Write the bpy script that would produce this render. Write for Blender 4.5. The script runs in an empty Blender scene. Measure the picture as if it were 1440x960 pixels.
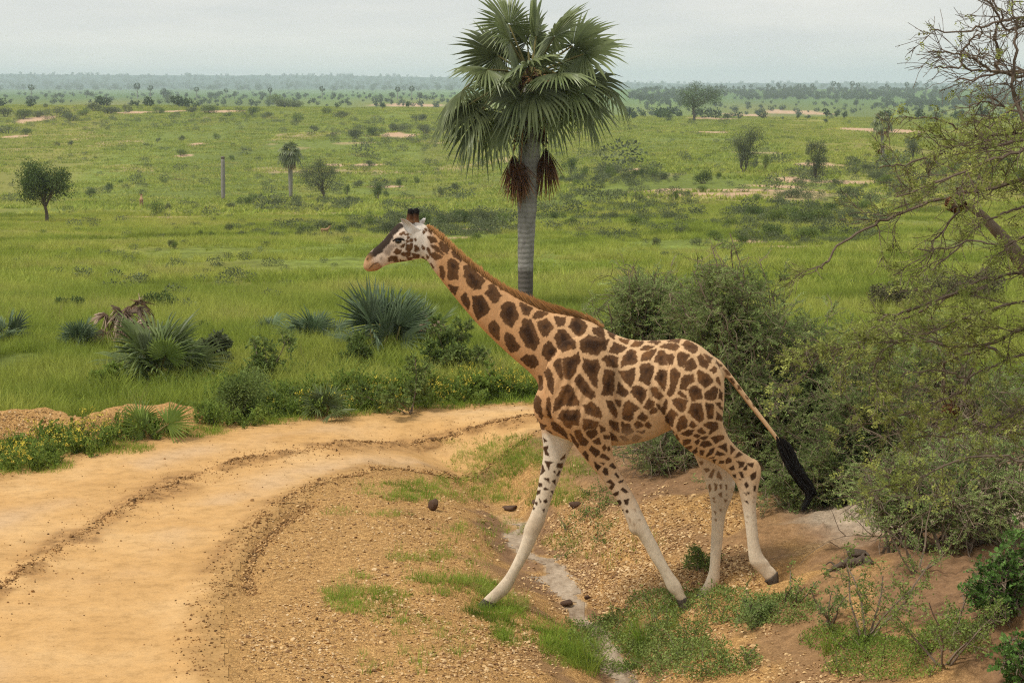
import bpy, math
import numpy as np
from mathutils import Vector, Matrix

scene = bpy.context.scene
COL = scene.collection
RNG = np.random.default_rng(11)

# ------------------------------------------------------------------ camera
F = 2600.0                      # focal length in photograph pixels (1440 wide)
EYE = np.array([0.0, 0.0, 5.6])
PITCH = math.atan(360.0 / F)
cam_d = bpy.data.cameras.new('camera')
cam_d.sensor_width = 36.0
cam_d.lens = F / 1440.0 * 36.0
cam_d.clip_start = 0.5
cam_d.clip_end = 60000
cam_d.dof.use_dof = True
cam_d.dof.focus_distance = 20.5
cam_d.dof.aperture_fstop = 11.0
cam = bpy.data.objects.new('camera', cam_d)
cam.location = EYE
cam.rotation_euler = (math.pi / 2 - PITCH, 0, 0)
COL.objects.link(cam)
scene.camera = cam

# ------------------------------------------------------------------ sky, sun
SUN_EL, SUN_AZ = math.radians(58), math.radians(-118)     # azimuth from +Y, clockwise
world = bpy.data.worlds.new('World')
scene.world = world
world.use_nodes = True
nt = world.node_tree
nt.nodes.clear()
N = nt.nodes.new
out = N('ShaderNodeOutputWorld'); bg = N('ShaderNodeBackground')
sky = N('ShaderNodeTexSky'); sky.sky_type = 'NISHITA'; sky.sun_disc = False
sky.sun_elevation = SUN_EL; sky.sun_rotation = SUN_AZ; sky.dust_density = 2.0
tc = N('ShaderNodeTexCoord'); mp = N('ShaderNodeMapping'); mp.inputs['Scale'].default_value = (2.2, 2.2, 16)
nz = N('ShaderNodeTexNoise'); nz.inputs['Scale'].default_value = 3.0; nz.inputs['Detail'].default_value = 7; nz.inputs['Roughness'].default_value = 0.55
cr = N('ShaderNodeValToRGB')
cr.color_ramp.elements[0].position = 0.36; cr.color_ramp.elements[0].color = (6.6, 6.72, 6.65, 1)
cr.color_ramp.elements[1].position = 0.66; cr.color_ramp.elements[1].color = (7.95, 7.8, 7.4, 1)
mx = N('ShaderNodeMix'); mx.data_type = 'RGBA'; mx.inputs[0].default_value = 0.93
L = nt.links.new
L(tc.outputs['Generated'], mp.inputs['Vector']); L(mp.outputs[0], nz.inputs['Vector']); L(nz.outputs['Fac'], cr.inputs[0])
L(sky.outputs[0], mx.inputs[6]); L(cr.outputs[0], mx.inputs[7]); L(mx.outputs[2], bg.inputs['Color'])
bg.inputs['Strength'].default_value = 0.098
L(bg.outputs[0], out.inputs['Surface'])
sun_d = bpy.data.lights.new('sun', 'SUN'); sun_d.energy = 2.5; sun_d.angle = math.radians(8); sun_d.color = (1, 0.95, 0.86)
sun = bpy.data.objects.new('sun', sun_d); COL.objects.link(sun)
sdir = Vector((math.sin(SUN_AZ) * math.cos(SUN_EL), math.cos(SUN_AZ) * math.cos(SUN_EL), math.sin(SUN_EL)))
sun.rotation_euler = (-sdir).to_track_quat('-Z', 'Y').to_euler()
sun.location = (-10, -10, 40)
scene.view_settings.view_transform = 'Standard'
scene.view_settings.look = 'None'
scene.view_settings.exposure = 0.21
scene.view_settings.gamma = 1.0
scene.render.engine = 'CYCLES'
cy = scene.cycles
cy.max_bounces = 8; cy.diffuse_bounces = 4; cy.glossy_bounces = 1; cy.transmission_bounces = 4
cy.volume_bounces = 2; cy.transparent_max_bounces = 4
cy.use_denoising = False; cy.sample_clamp_indirect = 4.0; cy.sampling_pattern = 'TABULATED_SOBOL'; cy.filter_width = 1.15
try:
    cy.denoiser = 'OPENIMAGEDENOISE'
except Exception:
    pass
cy.volume_max_steps = 64

# ------------------------------------------------------------------ projection helpers
CF = np.array([0, math.cos(PITCH), -math.sin(PITCH)]); CU = np.array([0, math.sin(PITCH), math.cos(PITCH)]); CR = np.array([1.0, 0, 0])
def rays(px, py):
    px = np.asarray(px, float)[..., None]; py = np.asarray(py, float)[..., None]
    return CF * F + CR * (px - 720) + CU * (480 - py)
def on_y(px, py, Y):            # where the sight line meets the upright plane y = Y
    d = rays(px, py)
    return EYE + d * ((np.asarray(Y, float) / d[..., 1])[..., None])
def on_z(px, py, z):
    d = rays(px, py)
    return EYE + d * (((z - EYE[2]) / d[..., 2])[..., None])
def project(P):
    q = P - EYE
    zc = q @ CF
    return 720 + F * (q @ CR) / zc, 480 - F * (q @ CU) / zc

# ------------------------------------------------------------------ noise
_T = np.random.default_rng(5).random((256, 256))
def vnoise(x, y, s=0):
    x = np.asarray(x, float) + s * 17.37; y = np.asarray(y, float) + s * 9.71
    xi = np.floor(x).astype(int); yi = np.floor(y).astype(int)
    fx = x - xi; fy = y - yi
    fx = fx * fx * (3 - 2 * fx); fy = fy * fy * (3 - 2 * fy)
    a = _T[xi & 255, yi & 255]; b = _T[(xi + 1) & 255, yi & 255]
    c = _T[xi & 255, (yi + 1) & 255]; d = _T[(xi + 1) & 255, (yi + 1) & 255]
    return (a * (1 - fx) + b * fx) * (1 - fy) + (c * (1 - fx) + d * fx) * fy
def fbm(x, y, o=4, s=0):
    v = 0; a = 0.5; t = 0
    for k in range(o):
        v = v + a * vnoise(x * 2 ** k, y * 2 ** k, s + k * 3); t += a; a *= 0.5
    return v / t            # 0..1
def sstep(a, b, x):
    t = np.clip((x - a) / (b - a), 0, 1)
    return t * t * (3 - 2 * t)

# ------------------------------------------------------------------ polyline distances
def poly_sd(pts, x, y):
    """distance to a polyline, side (+ right of travel) and position along it"""
    best = np.full(x.shape, 1e9); side = np.zeros(x.shape); along = np.zeros(x.shape); acc = 0
    for (ax, ay), (bx, by) in zip(pts[:-1], pts[1:]):
        ex, ey = bx - ax, by - ay; l2 = ex * ex + ey * ey
        t = np.clip(((x - ax) * ex + (y - ay) * ey) / l2, 0, 1)
        dx = x - (ax + t * ex); dy = y - (ay + t * ey)
        d = np.hypot(dx, dy); m = d < best
        cr_ = ex * dy - ey * dx
        best = np.where(m, d, best); side = np.where(m, -np.sign(cr_), side)
        along = np.where(m, acc + t * math.sqrt(l2), along); acc += math.sqrt(l2)
    return best, side, along
def inside(poly, x, y):
    r = np.zeros(x.shape, bool); n = len(poly)
    for i in range(n):
        x1, y1 = poly[i]; x2, y2 = poly[(i + 1) % n]
        if y1 == y2: continue
        c = ((y1 > y) != (y2 > y)) & (x < (x2 - x1) * (y - y1) / (y2 - y1) + x1)
        r ^= c
    return r
def W(p, z=0.0):
    a = np.array(p, float)
    return on_z(a[:, 0], a[:, 1], z)[:, :2]

# ------------------------------------------------------------------ the lie of the land (metres; giraffe stands near x=1, y=20)
FAR_EDGE = W([(-900, 1060), (-700, 960), (-400, 820), (-150, 724), (0, 670), (100, 641), (200, 619), (300, 603), (400, 591), (500, 581), (640, 573), (750, 568), (850, 566), (1000, 568), (1300, 580), (1700, 600)])
NEAR_EDGE = W([(372, 1120), (345, 1030), (328, 960), (320, 900), (322, 850), (335, 800), (370, 745), (430, 697), (480, 670), (560, 646), (650, 629), (755, 611), (850, 605), (1000, 606), (1300, 622), (1700, 648)])
ROAD = np.vstack([FAR_EDGE, NEAR_EDGE[::-1]])
RUT_MID = W([(-300, 990), (-120, 890), (0, 828), (80, 775), (170, 718), (250, 678), (330, 654), (400, 639), (480, 623), (600, 605), (700, 594), (800, 588)])
RUT_NEAR = W([(290, 960), (280, 900), (296, 840), (318, 790), (350, 745), (400, 705), (460, 676), (540, 650), (640, 630), (755, 613)])
RUT_NEAR2 = W([(352, 830), (348, 800), (365, 765), (400, 730), (440, 705)])
DITCH = W([(640, 655), (688, 688), (712, 722), (738, 765), (770, 800), (802, 835), (830, 872), (850, 912), (866, 960), (885, 1040), (920, 1200)], -0.56)
HEAP = W([(-250, 640), (-60, 588), (0, 577), (60, 574), (120, 580), (180, 563), (250, 560)], 0.45)

DK = np.log(np.array([1, 38, 52, 75, 100, 150, 200, 320, 450, 600, 750, 860, 1000, 1300, 1800, 2500, 3200, 4000, 6000, 7600, 8600, 9600, 14000.]))
def zs(lst): return np.array(lst)
def zpy(d, py): return -(py - 120) / F * d
D_ = np.exp(DK)
ZL = np.array([0, 0, zpy(52, 440) + 5.6, zpy(75, 383) + 5.6, zpy(100, 345) + 5.6, zpy(150, 314) + 5.6, zpy(200, 298) + 5.6, zpy(320, 273) + 5.6, zpy(450, 226) + 5.6,
               zpy(600, 182) + 5.6, zpy(750, 155) + 5.6, zpy(860, 147) + 5.6, -9.5, -10.3, -9.0, -8.0, -9.5, -10, -6, 18, 52, 60, 40])
ZR = np.array([0, 0, zpy(52, 440) + 5.6, zpy(75, 380) + 5.6, zpy(100, 345) + 5.6, zpy(150, 308) + 5.6, zpy(200, 280) + 5.6, zpy(320, 229) + 5.6, zpy(450, 199) + 5.6,
               zpy(600, 179) + 5.6, zpy(750, 167) + 5.6, -9.5, -15, -16.2, -14, -10.2, -1.2, -8, -8, -2, 13, 19, 12])
def base(x, y):
    a = x / np.maximum(y, 20)
    w = sstep(-0.06, 0.09, a)
    l = np.log(np.maximum(y, 1.0))
    zl = np.interp(l, DK, ZL); zr = np.interp(l, DK, ZR)
    z = zl * (1 - w) + zr * w
    far = sstep(3000, 7000, y)
    z = z - far * sstep(0.0, 0.30, np.abs(a + 0.28)) * np.maximum(z, 0) * 0.22
    return z
def height0(x, y):
    x = np.asarray(x, float); y = np.asarray(y, float)
    z = base(x, y)
    # rolling ground
    z = z + (fbm(x / 38, y / 38, 3, 1) - .5) * 0.9 * sstep(36, 120, y) * (1 - sstep(700, 1500, y))
    z = z + (fbm(x / 9, y / 9, 2, 2) - .5) * 0.35 * sstep(33, 48, y) * (1 - sstep(200, 500, y))
    z = z + (fbm(x / 140, y / 140, 3, 4) - .5) * 3.0 * sstep(350, 900, y) * (1 - sstep(2000, 4000, y))
    far = sstep(5200, 7600, y)
    z = z + far * ((fbm(x / 900, y / 700, 4, 6) - .5) * 16 + (fbm(x / 70, y / 200, 3, 8) - .5) * 9)
    near = y < 46
    if near.any():
        xn, yn = x[near], y[near]
        zn = (fbm(xn * 1.3, yn * 1.3, 4, 11) - .5) * 0.09
        dr, _, _ = poly_sd(ROAD, xn, yn)
        ins = inside(ROAD, xn, yn)
        rd = np.where(ins, dr, -dr)
        k = sstep(-0.1, 0.6, rd)
        zn = zn * (1 - k * .75)
        # ruts: raised clods beside the wheel tracks
        d, sd_, al = poly_sd(RUT_MID, xn, yn)
        cl = sstep(.25, .75, fbm(xn * 2.2, yn * 2.2, 4, 21))
        zn += 0.07 * np.exp(-(d / .12) ** 2) * cl * (.5 + fbm(xn * 7, yn * 7, 2, 22)) + 0.012 * np.exp(-((d + .0) / .5) ** 2) - 0.012 * np.exp(-((d - .45) / .22) ** 2)
        d, sd_, al = poly_sd(RUT_NEAR, xn, yn)
        zn += 0.05 * np.exp(-(d / .18) ** 2) * cl - 0.012 * np.exp(-((d - .5) / .22) ** 2)
        d, sd_, al = poly_sd(RUT_NEAR2, xn, yn)
        zn -= 0.05 * np.exp(-(d / .09) ** 2)
        # far shoulder
        d, s_, _ = poly_sd(FAR_EDGE, xn, yn)
        zn += 0.05 * np.exp(-(d / .2) ** 2) * sstep(.3, .7, fbm(xn * 3, yn * 3, 3, 25))
        zn += -0.12 * np.exp(-((d - .9) / .5) ** 2) * (s_ < 0)
        d, _, al = poly_sd(HEAP, xn, yn)
        zn += 0.42 * np.exp(-(d / .55) ** 2) * (0.80 + 0.2 * fbm(al * 1.1, d * .8, 2, 31) + .40 * fbm(xn * 3.2, yn * 3.2, 4, 33)) * (1 - sstep(9.2, 10.6, al))
        for (hx, hy, hz, hr, hh) in ((590, 548, .1, .6, .12), (640, 543, .1, .5, .1), (470, 545, .15, .5, .2)):
            c = W([(hx, hy)], hz)[0]
            zn += hh * np.exp(-(((xn - c[0]) / (hr * 1.6)) ** 2 + ((yn - c[1]) / hr) ** 2))
        # drainage ditch and the gravel bank beyond it
        d, s_, al = poly_sd(DITCH, xn, yn)
        s = d * s_ + (fbm(xn * .9, yn * .9, 3, 41) - .5) * .5
        # DITCH runs towards the camera: its right-hand side (seen from the camera) is the left of travel
        s = -s
        b = np.interp(s, [-3.2, -1.8, -.85, -.2, .2, .55, 1.15, 2.3, 4.0, 6.5, 12], [0, -.06, -.28, -.60, -.58, -.30, 0.02, .30, .62, .80, .72])
        fade = (1 - sstep(27.5, 32, yn)) * sstep(0, 4, yn)
        zn += b * fade
        for (mx_, my_, mz_, rx_, ry_, hh) in ((1245, 815, .55, .85, 1.0, .33), (1500, 905, .6, 1.3, 1.2, .75), (950, 655, .8, 1.2, .9, .15)):
            c = W([(mx_, my_)], mz_)[0]
            zn += hh * np.exp(-(((xn - c[0]) / rx_) ** 2 + ((yn - c[1]) / ry_) ** 2))
        run_ = sstep(2.0, 3.2, s) * fade; zn += run_ * (np.abs(fbm(xn * 1.4 + yn * 2.6, xn * 6.5 - yn * 1.6, 3, 47) - .5) - .12) * .22
        bankm = sstep(.3, 1.2, s) * fade
        zn += bankm * (fbm(xn * 2.5, yn * 2.5, 4, 44) - .5) * .16
        z = z.copy(); z[near] += zn
    return z
# where the three planted hooves and the lifted one are (set by the giraffe's pose below)
YN, YF = 19.93, 20.36           # planes of the near and the far legs
HOOF_SPOTS = []
for (px_, py_, Y_) in ((961, 855, YN), (688, 854, YF), (988, 843, YF), (1094, 839, YN)):
    HOOF_SPOTS.append(on_y(np.array([px_]), np.array([py_]), Y_)[0])
_dz = [float(p[2] - height0(np.array([p[0]]), np.array([p[1]]))[0]) for p in HOOF_SPOTS]
def height(x, y):
    z = height0(x, y)
    for p, dz in zip(HOOF_SPOTS, _dz):
        r2 = ((x - p[0]) / .30) ** 2 + ((y - p[1]) / .30) ** 2
        z = z + dz * np.exp(-np.minimum(r2, 50))
    return z
def terrain_rows():
    ys = [-60, -25, -8, 2, 7, 10, 12.0]; y = 13.0
    while y < 12600:
        ys.append(y); y += y * (0.0023 if y < 36 else 0.0042 if y < 90 else 0.0075 if y < 1200 else 0.02)
    return np.array(ys)
TY = terrain_rows()
_side = np.cumsum(np.geomspace(.006, .35, 16))
TU = np.concatenate([-.335 - _side[::-1], np.linspace(-.335, .335, 331), .335 + _side])
TX = TU[None, :] * (np.maximum(TY, 12.5)[:, None] + 1.0)
TYY = np.repeat(TY[:, None], len(TU), 1)
TZ = height(TX.ravel(), TYY.ravel()).reshape(TX.shape)
def hfast(x, y):
    r = np.interp(y, TY, np.arange(len(TY))); i = np.clip(r.astype(int), 0, len(TY) - 2); fy = r - i
    u = np.asarray(x) / (np.maximum(y, 12.5) + 1.0); c = np.interp(u, TU, np.arange(len(TU))); j = np.clip(c.astype(int), 0, len(TU) - 2); fx = c - j
    return (TZ[i, j] * (1 - fx) + TZ[i, j + 1] * fx) * (1 - fy) + (TZ[i + 1, j] * (1 - fx) + TZ[i + 1, j + 1] * fx) * fy
_YS = TY[TY > 12.5]
def ground_at(px, py, lift=0.0):
    """first point of the ground on each sight line (N,3)"""
    px = np.atleast_1d(np.asarray(px, float)); py = np.atleast_1d(np.asarray(py, float))
    res = np.full((len(px), 3), np.nan)
    for s0 in range(0, len(px), 4000):
        d = rays(px[s0:s0 + 4000], py[s0:s0 + 4000])
        t = _YS[None, :] / d[:, 1:2]
        X = EYE[0] + d[:, 0:1] * t; Z = EYE[2] + d[:, 2:3] * t
        Y = np.broadcast_to(_YS[None, :], X.shape)
        H = hfast(X.ravel(), Y.ravel()).reshape(X.shape)
        g = Z - H
        hit = g <= 0
        i = np.where(hit.any(1), hit.argmax(1), -1)
        k = np.where(i > 0)[0]; ik = i[k]
        g0, g1 = g[k, ik - 1], g[k, ik]; f = g0 / np.where(g0 == g1, 1, g0 - g1)
        yy = _YS[ik - 1] * (1 - f) + _YS[ik] * f
        res[s0 + k] = np.stack([d[k, 0] * yy / d[k, 1], yy, 0 * yy], -1)
    ok = ~np.isnan(res[:, 0])
    res[ok, 2] = hfast(res[ok, 0], res[ok, 1])
    return res
def G(px, py):
    return ground_at([px], [py])[0]

# ------------------------------------------------------------------ mesh builder
class MB:
    def __init__(s): s.V = []; s.F3 = []; s.F4 = []; s.M3 = []; s.M4 = []; s.T = []; s.n = 0
    def add(s, V, F3=None, F4=None, mat=0, tint=1.0):
        V = np.asarray(V, float).reshape(-1, 3)
        if F3 is not None and len(F3):
            F3 = np.asarray(F3, int).reshape(-1, 3); s.F3.append(F3 + s.n); s.M3.append(np.full(len(F3), mat))
        if F4 is not None and len(F4):
            F4 = np.asarray(F4, int).reshape(-1, 4); s.F4.append(F4 + s.n); s.M4.append(np.full(len(F4), mat))
        t = np.empty(len(V)); t[:] = tint
        s.T.append(t); s.V.append(V); s.n += len(V)
    def tube(s, P, r, sides=5, mat=0, tint=1.0, cap=True):
        P = np.asarray(P, float); n = len(P); r = np.broadcast_to(np.asarray(r, float), (n,))
        d = np.gradient(P, axis=0); d /= np.linalg.norm(d, axis=1)[:, None] + 1e-9
        ref = np.array([0, 0, 1.0]) if abs(d[:, 2]).mean() < .8 else np.array([1.0, 0.2, 0])
        u = np.cross(d, ref); u /= np.linalg.norm(u, axis=1)[:, None] + 1e-9
        v = np.cross(d, u)
        a = np.arange(sides) * 2 * math.pi / sides
        V = P[:, None, :] + r[:, None, None] * (np.cos(a)[None, :, None] * u[:, None, :] + np.sin(a)[None, :, None] * v[:, None, :])
        i = np.arange(n - 1)[:, None] * sides + np.arange(sides)[None, :]
        j = np.arange(n - 1)[:, None] * sides + (np.arange(sides)[None, :] + 1) % sides
        F4 = np.stack([i, j, j + sides, i + sides], -1).reshape(-1, 4)
        V = V.reshape(-1, 3); F3 = []
        if cap:
            V = np.vstack([V, P[:1], P[-1:]]); c0 = n * sides; k = np.arange(sides); k2 = (k + 1) % sides
            F3 = np.vstack([np.stack([k2, k, np.full(sides, c0)], -1), np.stack([(n - 1) * sides + k, (n - 1) * sides + k2, np.full(sides, c0 + 1)], -1)])
        s.add(V, F3, F4, mat, tint)
    def many(s, tpl, Mx, T, mat=None, tint=None):
        """copies of a template (V, F3, F4) under 3x3 matrices Mx and offsets T"""
        V0, F3, F4 = tpl[0], tpl[1], tpl[2]; n = len(T); m = len(V0)
        if n == 0: return
        V = np.einsum('nij,mj->nmi', Mx, V0) + T[:, None, :]
        off = (np.arange(n) * m)[:, None, None]
        f3 = (F3[None] + off).reshape(-1, 3) if F3 is not None and len(F3) else None
        f4 = (F4[None] + off).reshape(-1, 4) if F4 is not None and len(F4) else None
        t = 1.0 if tint is None else np.repeat(tint, m)
        s.add(V.reshape(-1, 3), f3, f4, mat or 0, t)
    def mesh(s, name, mats, smooth=False):
        V = np.vstack(s.V) if s.V else np.zeros((0, 3))
        F3 = np.vstack(s.F3) if s.F3 else np.zeros((0, 3), int); F4 = np.vstack(s.F4) if s.F4 else np.zeros((0, 4), int)
        M = np.concatenate([np.concatenate(s.M3) if s.M3 else np.zeros(0, int), np.concatenate(s.M4) if s.M4 else np.zeros(0, int)])
        me = fast_mesh(name, V, F3, F4, M, smooth)
        at = me.attributes.new('tint', 'FLOAT', 'POINT')
        at.data.foreach_set('value', np.concatenate(s.T).astype(np.float32) if s.T else np.zeros(0, np.float32))
        for m in mats: me.materials.append(m)
        return me
    def obj(s, name, mats, parent=None, smooth=False):
        return link(name, s.mesh(name, mats, smooth), parent)
def fast_mesh(name, V, F3, F4, M=None, smooth=False):
    me = bpy.data.meshes.new(name)
    n3, n4 = len(F3), len(F4)
    me.vertices.add(len(V)); me.vertices.foreach_set('co', np.ascontiguousarray(V, np.float32).ravel())
    me.loops.add(n3 * 3 + n4 * 4)
    me.loops.foreach_set('vertex_index', np.concatenate([np.asarray(F3).ravel(), np.asarray(F4).ravel()]).astype(np.int32))
    me.polygons.add(n3 + n4)
    me.polygons.foreach_set('loop_start', np.concatenate([np.arange(n3) * 3, n3 * 3 + np.arange(n4) * 4]).astype(np.int32))
    if M is not None and len(M): me.polygons.foreach_set('material_index', M.astype(np.int32))
    me.polygons.foreach_set('use_smooth', np.full(n3 + n4, smooth))
    me.update(calc_edges=True)
    return me
def link(name, me, parent=None):
    o = bpy.data.objects.new(name, me); COL.objects.link(o)
    if parent is not None: o.parent = parent
    return o
def tag(o, label=None, cat=None, group=None, kind=None):
    if label: o['label'] = label
    if cat: o['category'] = cat
    if group: o['group'] = group
    if kind: o['kind'] = kind
    return o
def thing(name, label, cat, loc=(0, 0, 0), group=None):
    o = bpy.data.objects.new(name, None); COL.objects.link(o)
    o.location = [float(v) for v in loc]; o.empty_display_size = .2
    return tag(o, label, cat, group)
def copy_tree(root, loc, label=None, group=None, rotz=0.0, s=1.0):
    r = root.copy(); COL.objects.link(r); r.location = [float(v) for v in loc]; r.rotation_euler = (0, 0, rotz); r.scale = (s, s, s)
    if label: r['label'] = label
    if group: r['group'] = group
    for ch in list(root.children):
        c = ch.copy(); COL.objects.link(c); c.parent = r
        for g in list(ch.children):
            e = g.copy(); COL.objects.link(e); e.parent = c
    return r
def rot_to(dirs, roll=None):
    """matrices whose columns are (side, dir, up): template axis +Y runs along dir, its face normal (+Z) up"""
    d = dirs / (np.linalg.norm(dirs, axis=1)[:, None] + 1e-9)
    up = np.tile([0, 0, 1.0], (len(d), 1)); up[np.abs(d[:, 2]) > .95] = (1, 0, 0)
    s = np.cross(d, up); s /= np.linalg.norm(s, axis=1)[:, None]
    n = np.cross(s, d)
    if roll is not None:
        c, q = np.cos(roll)[:, None], np.sin(roll)[:, None]
        s, n = s * c + n * q, n * c - s * q
    return np.stack([s, d, n], -1)

# ------------------------------------------------------------------ materials
def new_mat(name):
    m = bpy.data.materials.new(name); m.use_nodes = True
    t = m.node_tree; b = t.nodes['Principled BSDF']
    b.inputs['Roughness'].default_value = .8
    b.inputs['Specular IOR Level'].default_value = .1
    return m, t, b
def noise_node(t, scale, detail=4, rough=.6, coord='Object', stretch=None):
    c = t.nodes.new('ShaderNodeTexCoord'); n = t.nodes.new('ShaderNodeTexNoise')
    n.inputs['Scale'].default_value = scale; n.inputs['Detail'].default_value = detail; n.inputs['Roughness'].default_value = rough
    if stretch:
        mp = t.nodes.new('ShaderNodeMapping'); mp.inputs['Scale'].default_value = stretch
        t.links.new(c.outputs[coord], mp.inputs['Vector']); t.links.new(mp.outputs[0], n.inputs['Vector'])
    else:
        t.links.new(c.outputs[coord], n.inputs['Vector'])
    return n
def ramp(t, fac, stops):
    r = t.nodes.new('ShaderNodeValToRGB'); e = r.color_ramp.elements
    while len(e) < len(stops): e.new(.5)
    for k, (p, c) in enumerate(stops):
        e[k].position = p; e[k].color = (*c, 1) if len(c) == 3 else c
    t.links.new(fac, r.inputs[0]); return r.outputs[0]
def mixc(t, fac, a, b, mode='MIX'):
    m = t.nodes.new('ShaderNodeMix'); m.data_type = 'RGBA'; m.blend_type = mode
    for sock, v in ((0, fac), (6, a), (7, b)):
        if hasattr(v, 'is_linked'): t.links.new(v, m.inputs[sock])
        elif sock == 0: m.inputs[0].default_value = v
        else: m.inputs[sock].default_value = (*v, 1)
    return m.outputs[2]
def math_(t, op, a, b=None):
    m = t.nodes.new('ShaderNodeMath'); m.operation = op
    for k, v in ((0, a), (1, b)):
        if v is None: continue
        if hasattr(v, 'is_linked'): t.links.new(v, m.inputs[k])
        else: m.inputs[k].default_value = v
    return m.outputs[0]
def attr(t, name):
    a = t.nodes.new('ShaderNodeAttribute'); a.attribute_name = name; return a
def bump(t, b, h, strength, dist):
    n = t.nodes.new('ShaderNodeBump'); n.inputs['Strength'].default_value = strength; n.inputs['Distance'].default_value = dist
    t.links.new(h, n.inputs['Height']); t.links.new(n.outputs[0], b.inputs['Normal']); return n
def leaf_mat(name, ca, cb, trans=.35, rough=.55, scale=3.0, spec=.10, loc=None):
    """leaf: colour varies leaf by leaf (tint) and patch by patch (noise); some light passes through"""
    m, t, b = new_mat(name)
    n = noise_node(t, scale, 2)
    c = mixc(t, ramp(t, n.outputs['Fac'], [(.35, (0, 0, 0)), (.65, (1, 1, 1))]), ca, cb)
    oi = t.nodes.new('ShaderNodeObjectInfo')
    if loc:         # grass: colour follows the patch of ground each tuft stands on
        n2 = t.nodes.new('ShaderNodeTexNoise'); n2.inputs['Scale'].default_value = loc; n2.inputs['Detail'].default_value = 6; n2.inputs['Roughness'].default_value = .68; t.links.new(oi.outputs['Location'], n2.inputs['Vector'])
        c = ramp(t, n2.outputs['Fac'], [(.30, tuple(v * .52 for v in ca)), (.44, ca), (.56, cb), (.68, (cb[0] * 1.06, cb[1] * .90, cb[2] * 1.5)), (.8, tuple(v * .7 for v in ca))])
    v = math_(t, 'MULTIPLY', attr(t, 'tint').outputs['Fac'], math_(t, 'ADD', math_(t, 'MULTIPLY', oi.outputs['Random'], .35), .83))
    cc = t.nodes.new('ShaderNodeVectorMath'); cc.operation = 'SCALE'
    t.links.new(c, cc.inputs[0]); t.links.new(v, cc.inputs['Scale'])
    t.links.new(cc.outputs[0], b.inputs['Base Color']); b.inputs['Roughness'].default_value = rough
    b.inputs['Specular IOR Level'].default_value = spec
    tr = t.nodes.new('ShaderNodeBsdfTranslucent'); t.links.new(cc.outputs[0], tr.inputs['Color'])
    ms = t.nodes.new('ShaderNodeMixShader'); ms.inputs[0].default_value = trans
    o = t.nodes['Material Output']
    t.links.new(b.outputs[0], ms.inputs[1]); t.links.new(tr.outputs[0], ms.inputs[2]); t.links.new(ms.outputs[0], o.inputs['Surface'])
    return m
def bark_mat(name, ca, cb, scale=6, stretch=(1, 1, .25), bs=.5):
    m, t, b = new_mat(name)
    n = noise_node(t, scale, 5, .7, 'Object', stretch)
    c = mixc(t, n.outputs['Fac'], ca, cb)
    t.links.new(c, b.inputs['Base Color']); b.inputs['Roughness'].default_value = .9
    bump(t, b, n.outputs['Fac'], bs, .02)
    return m
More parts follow.
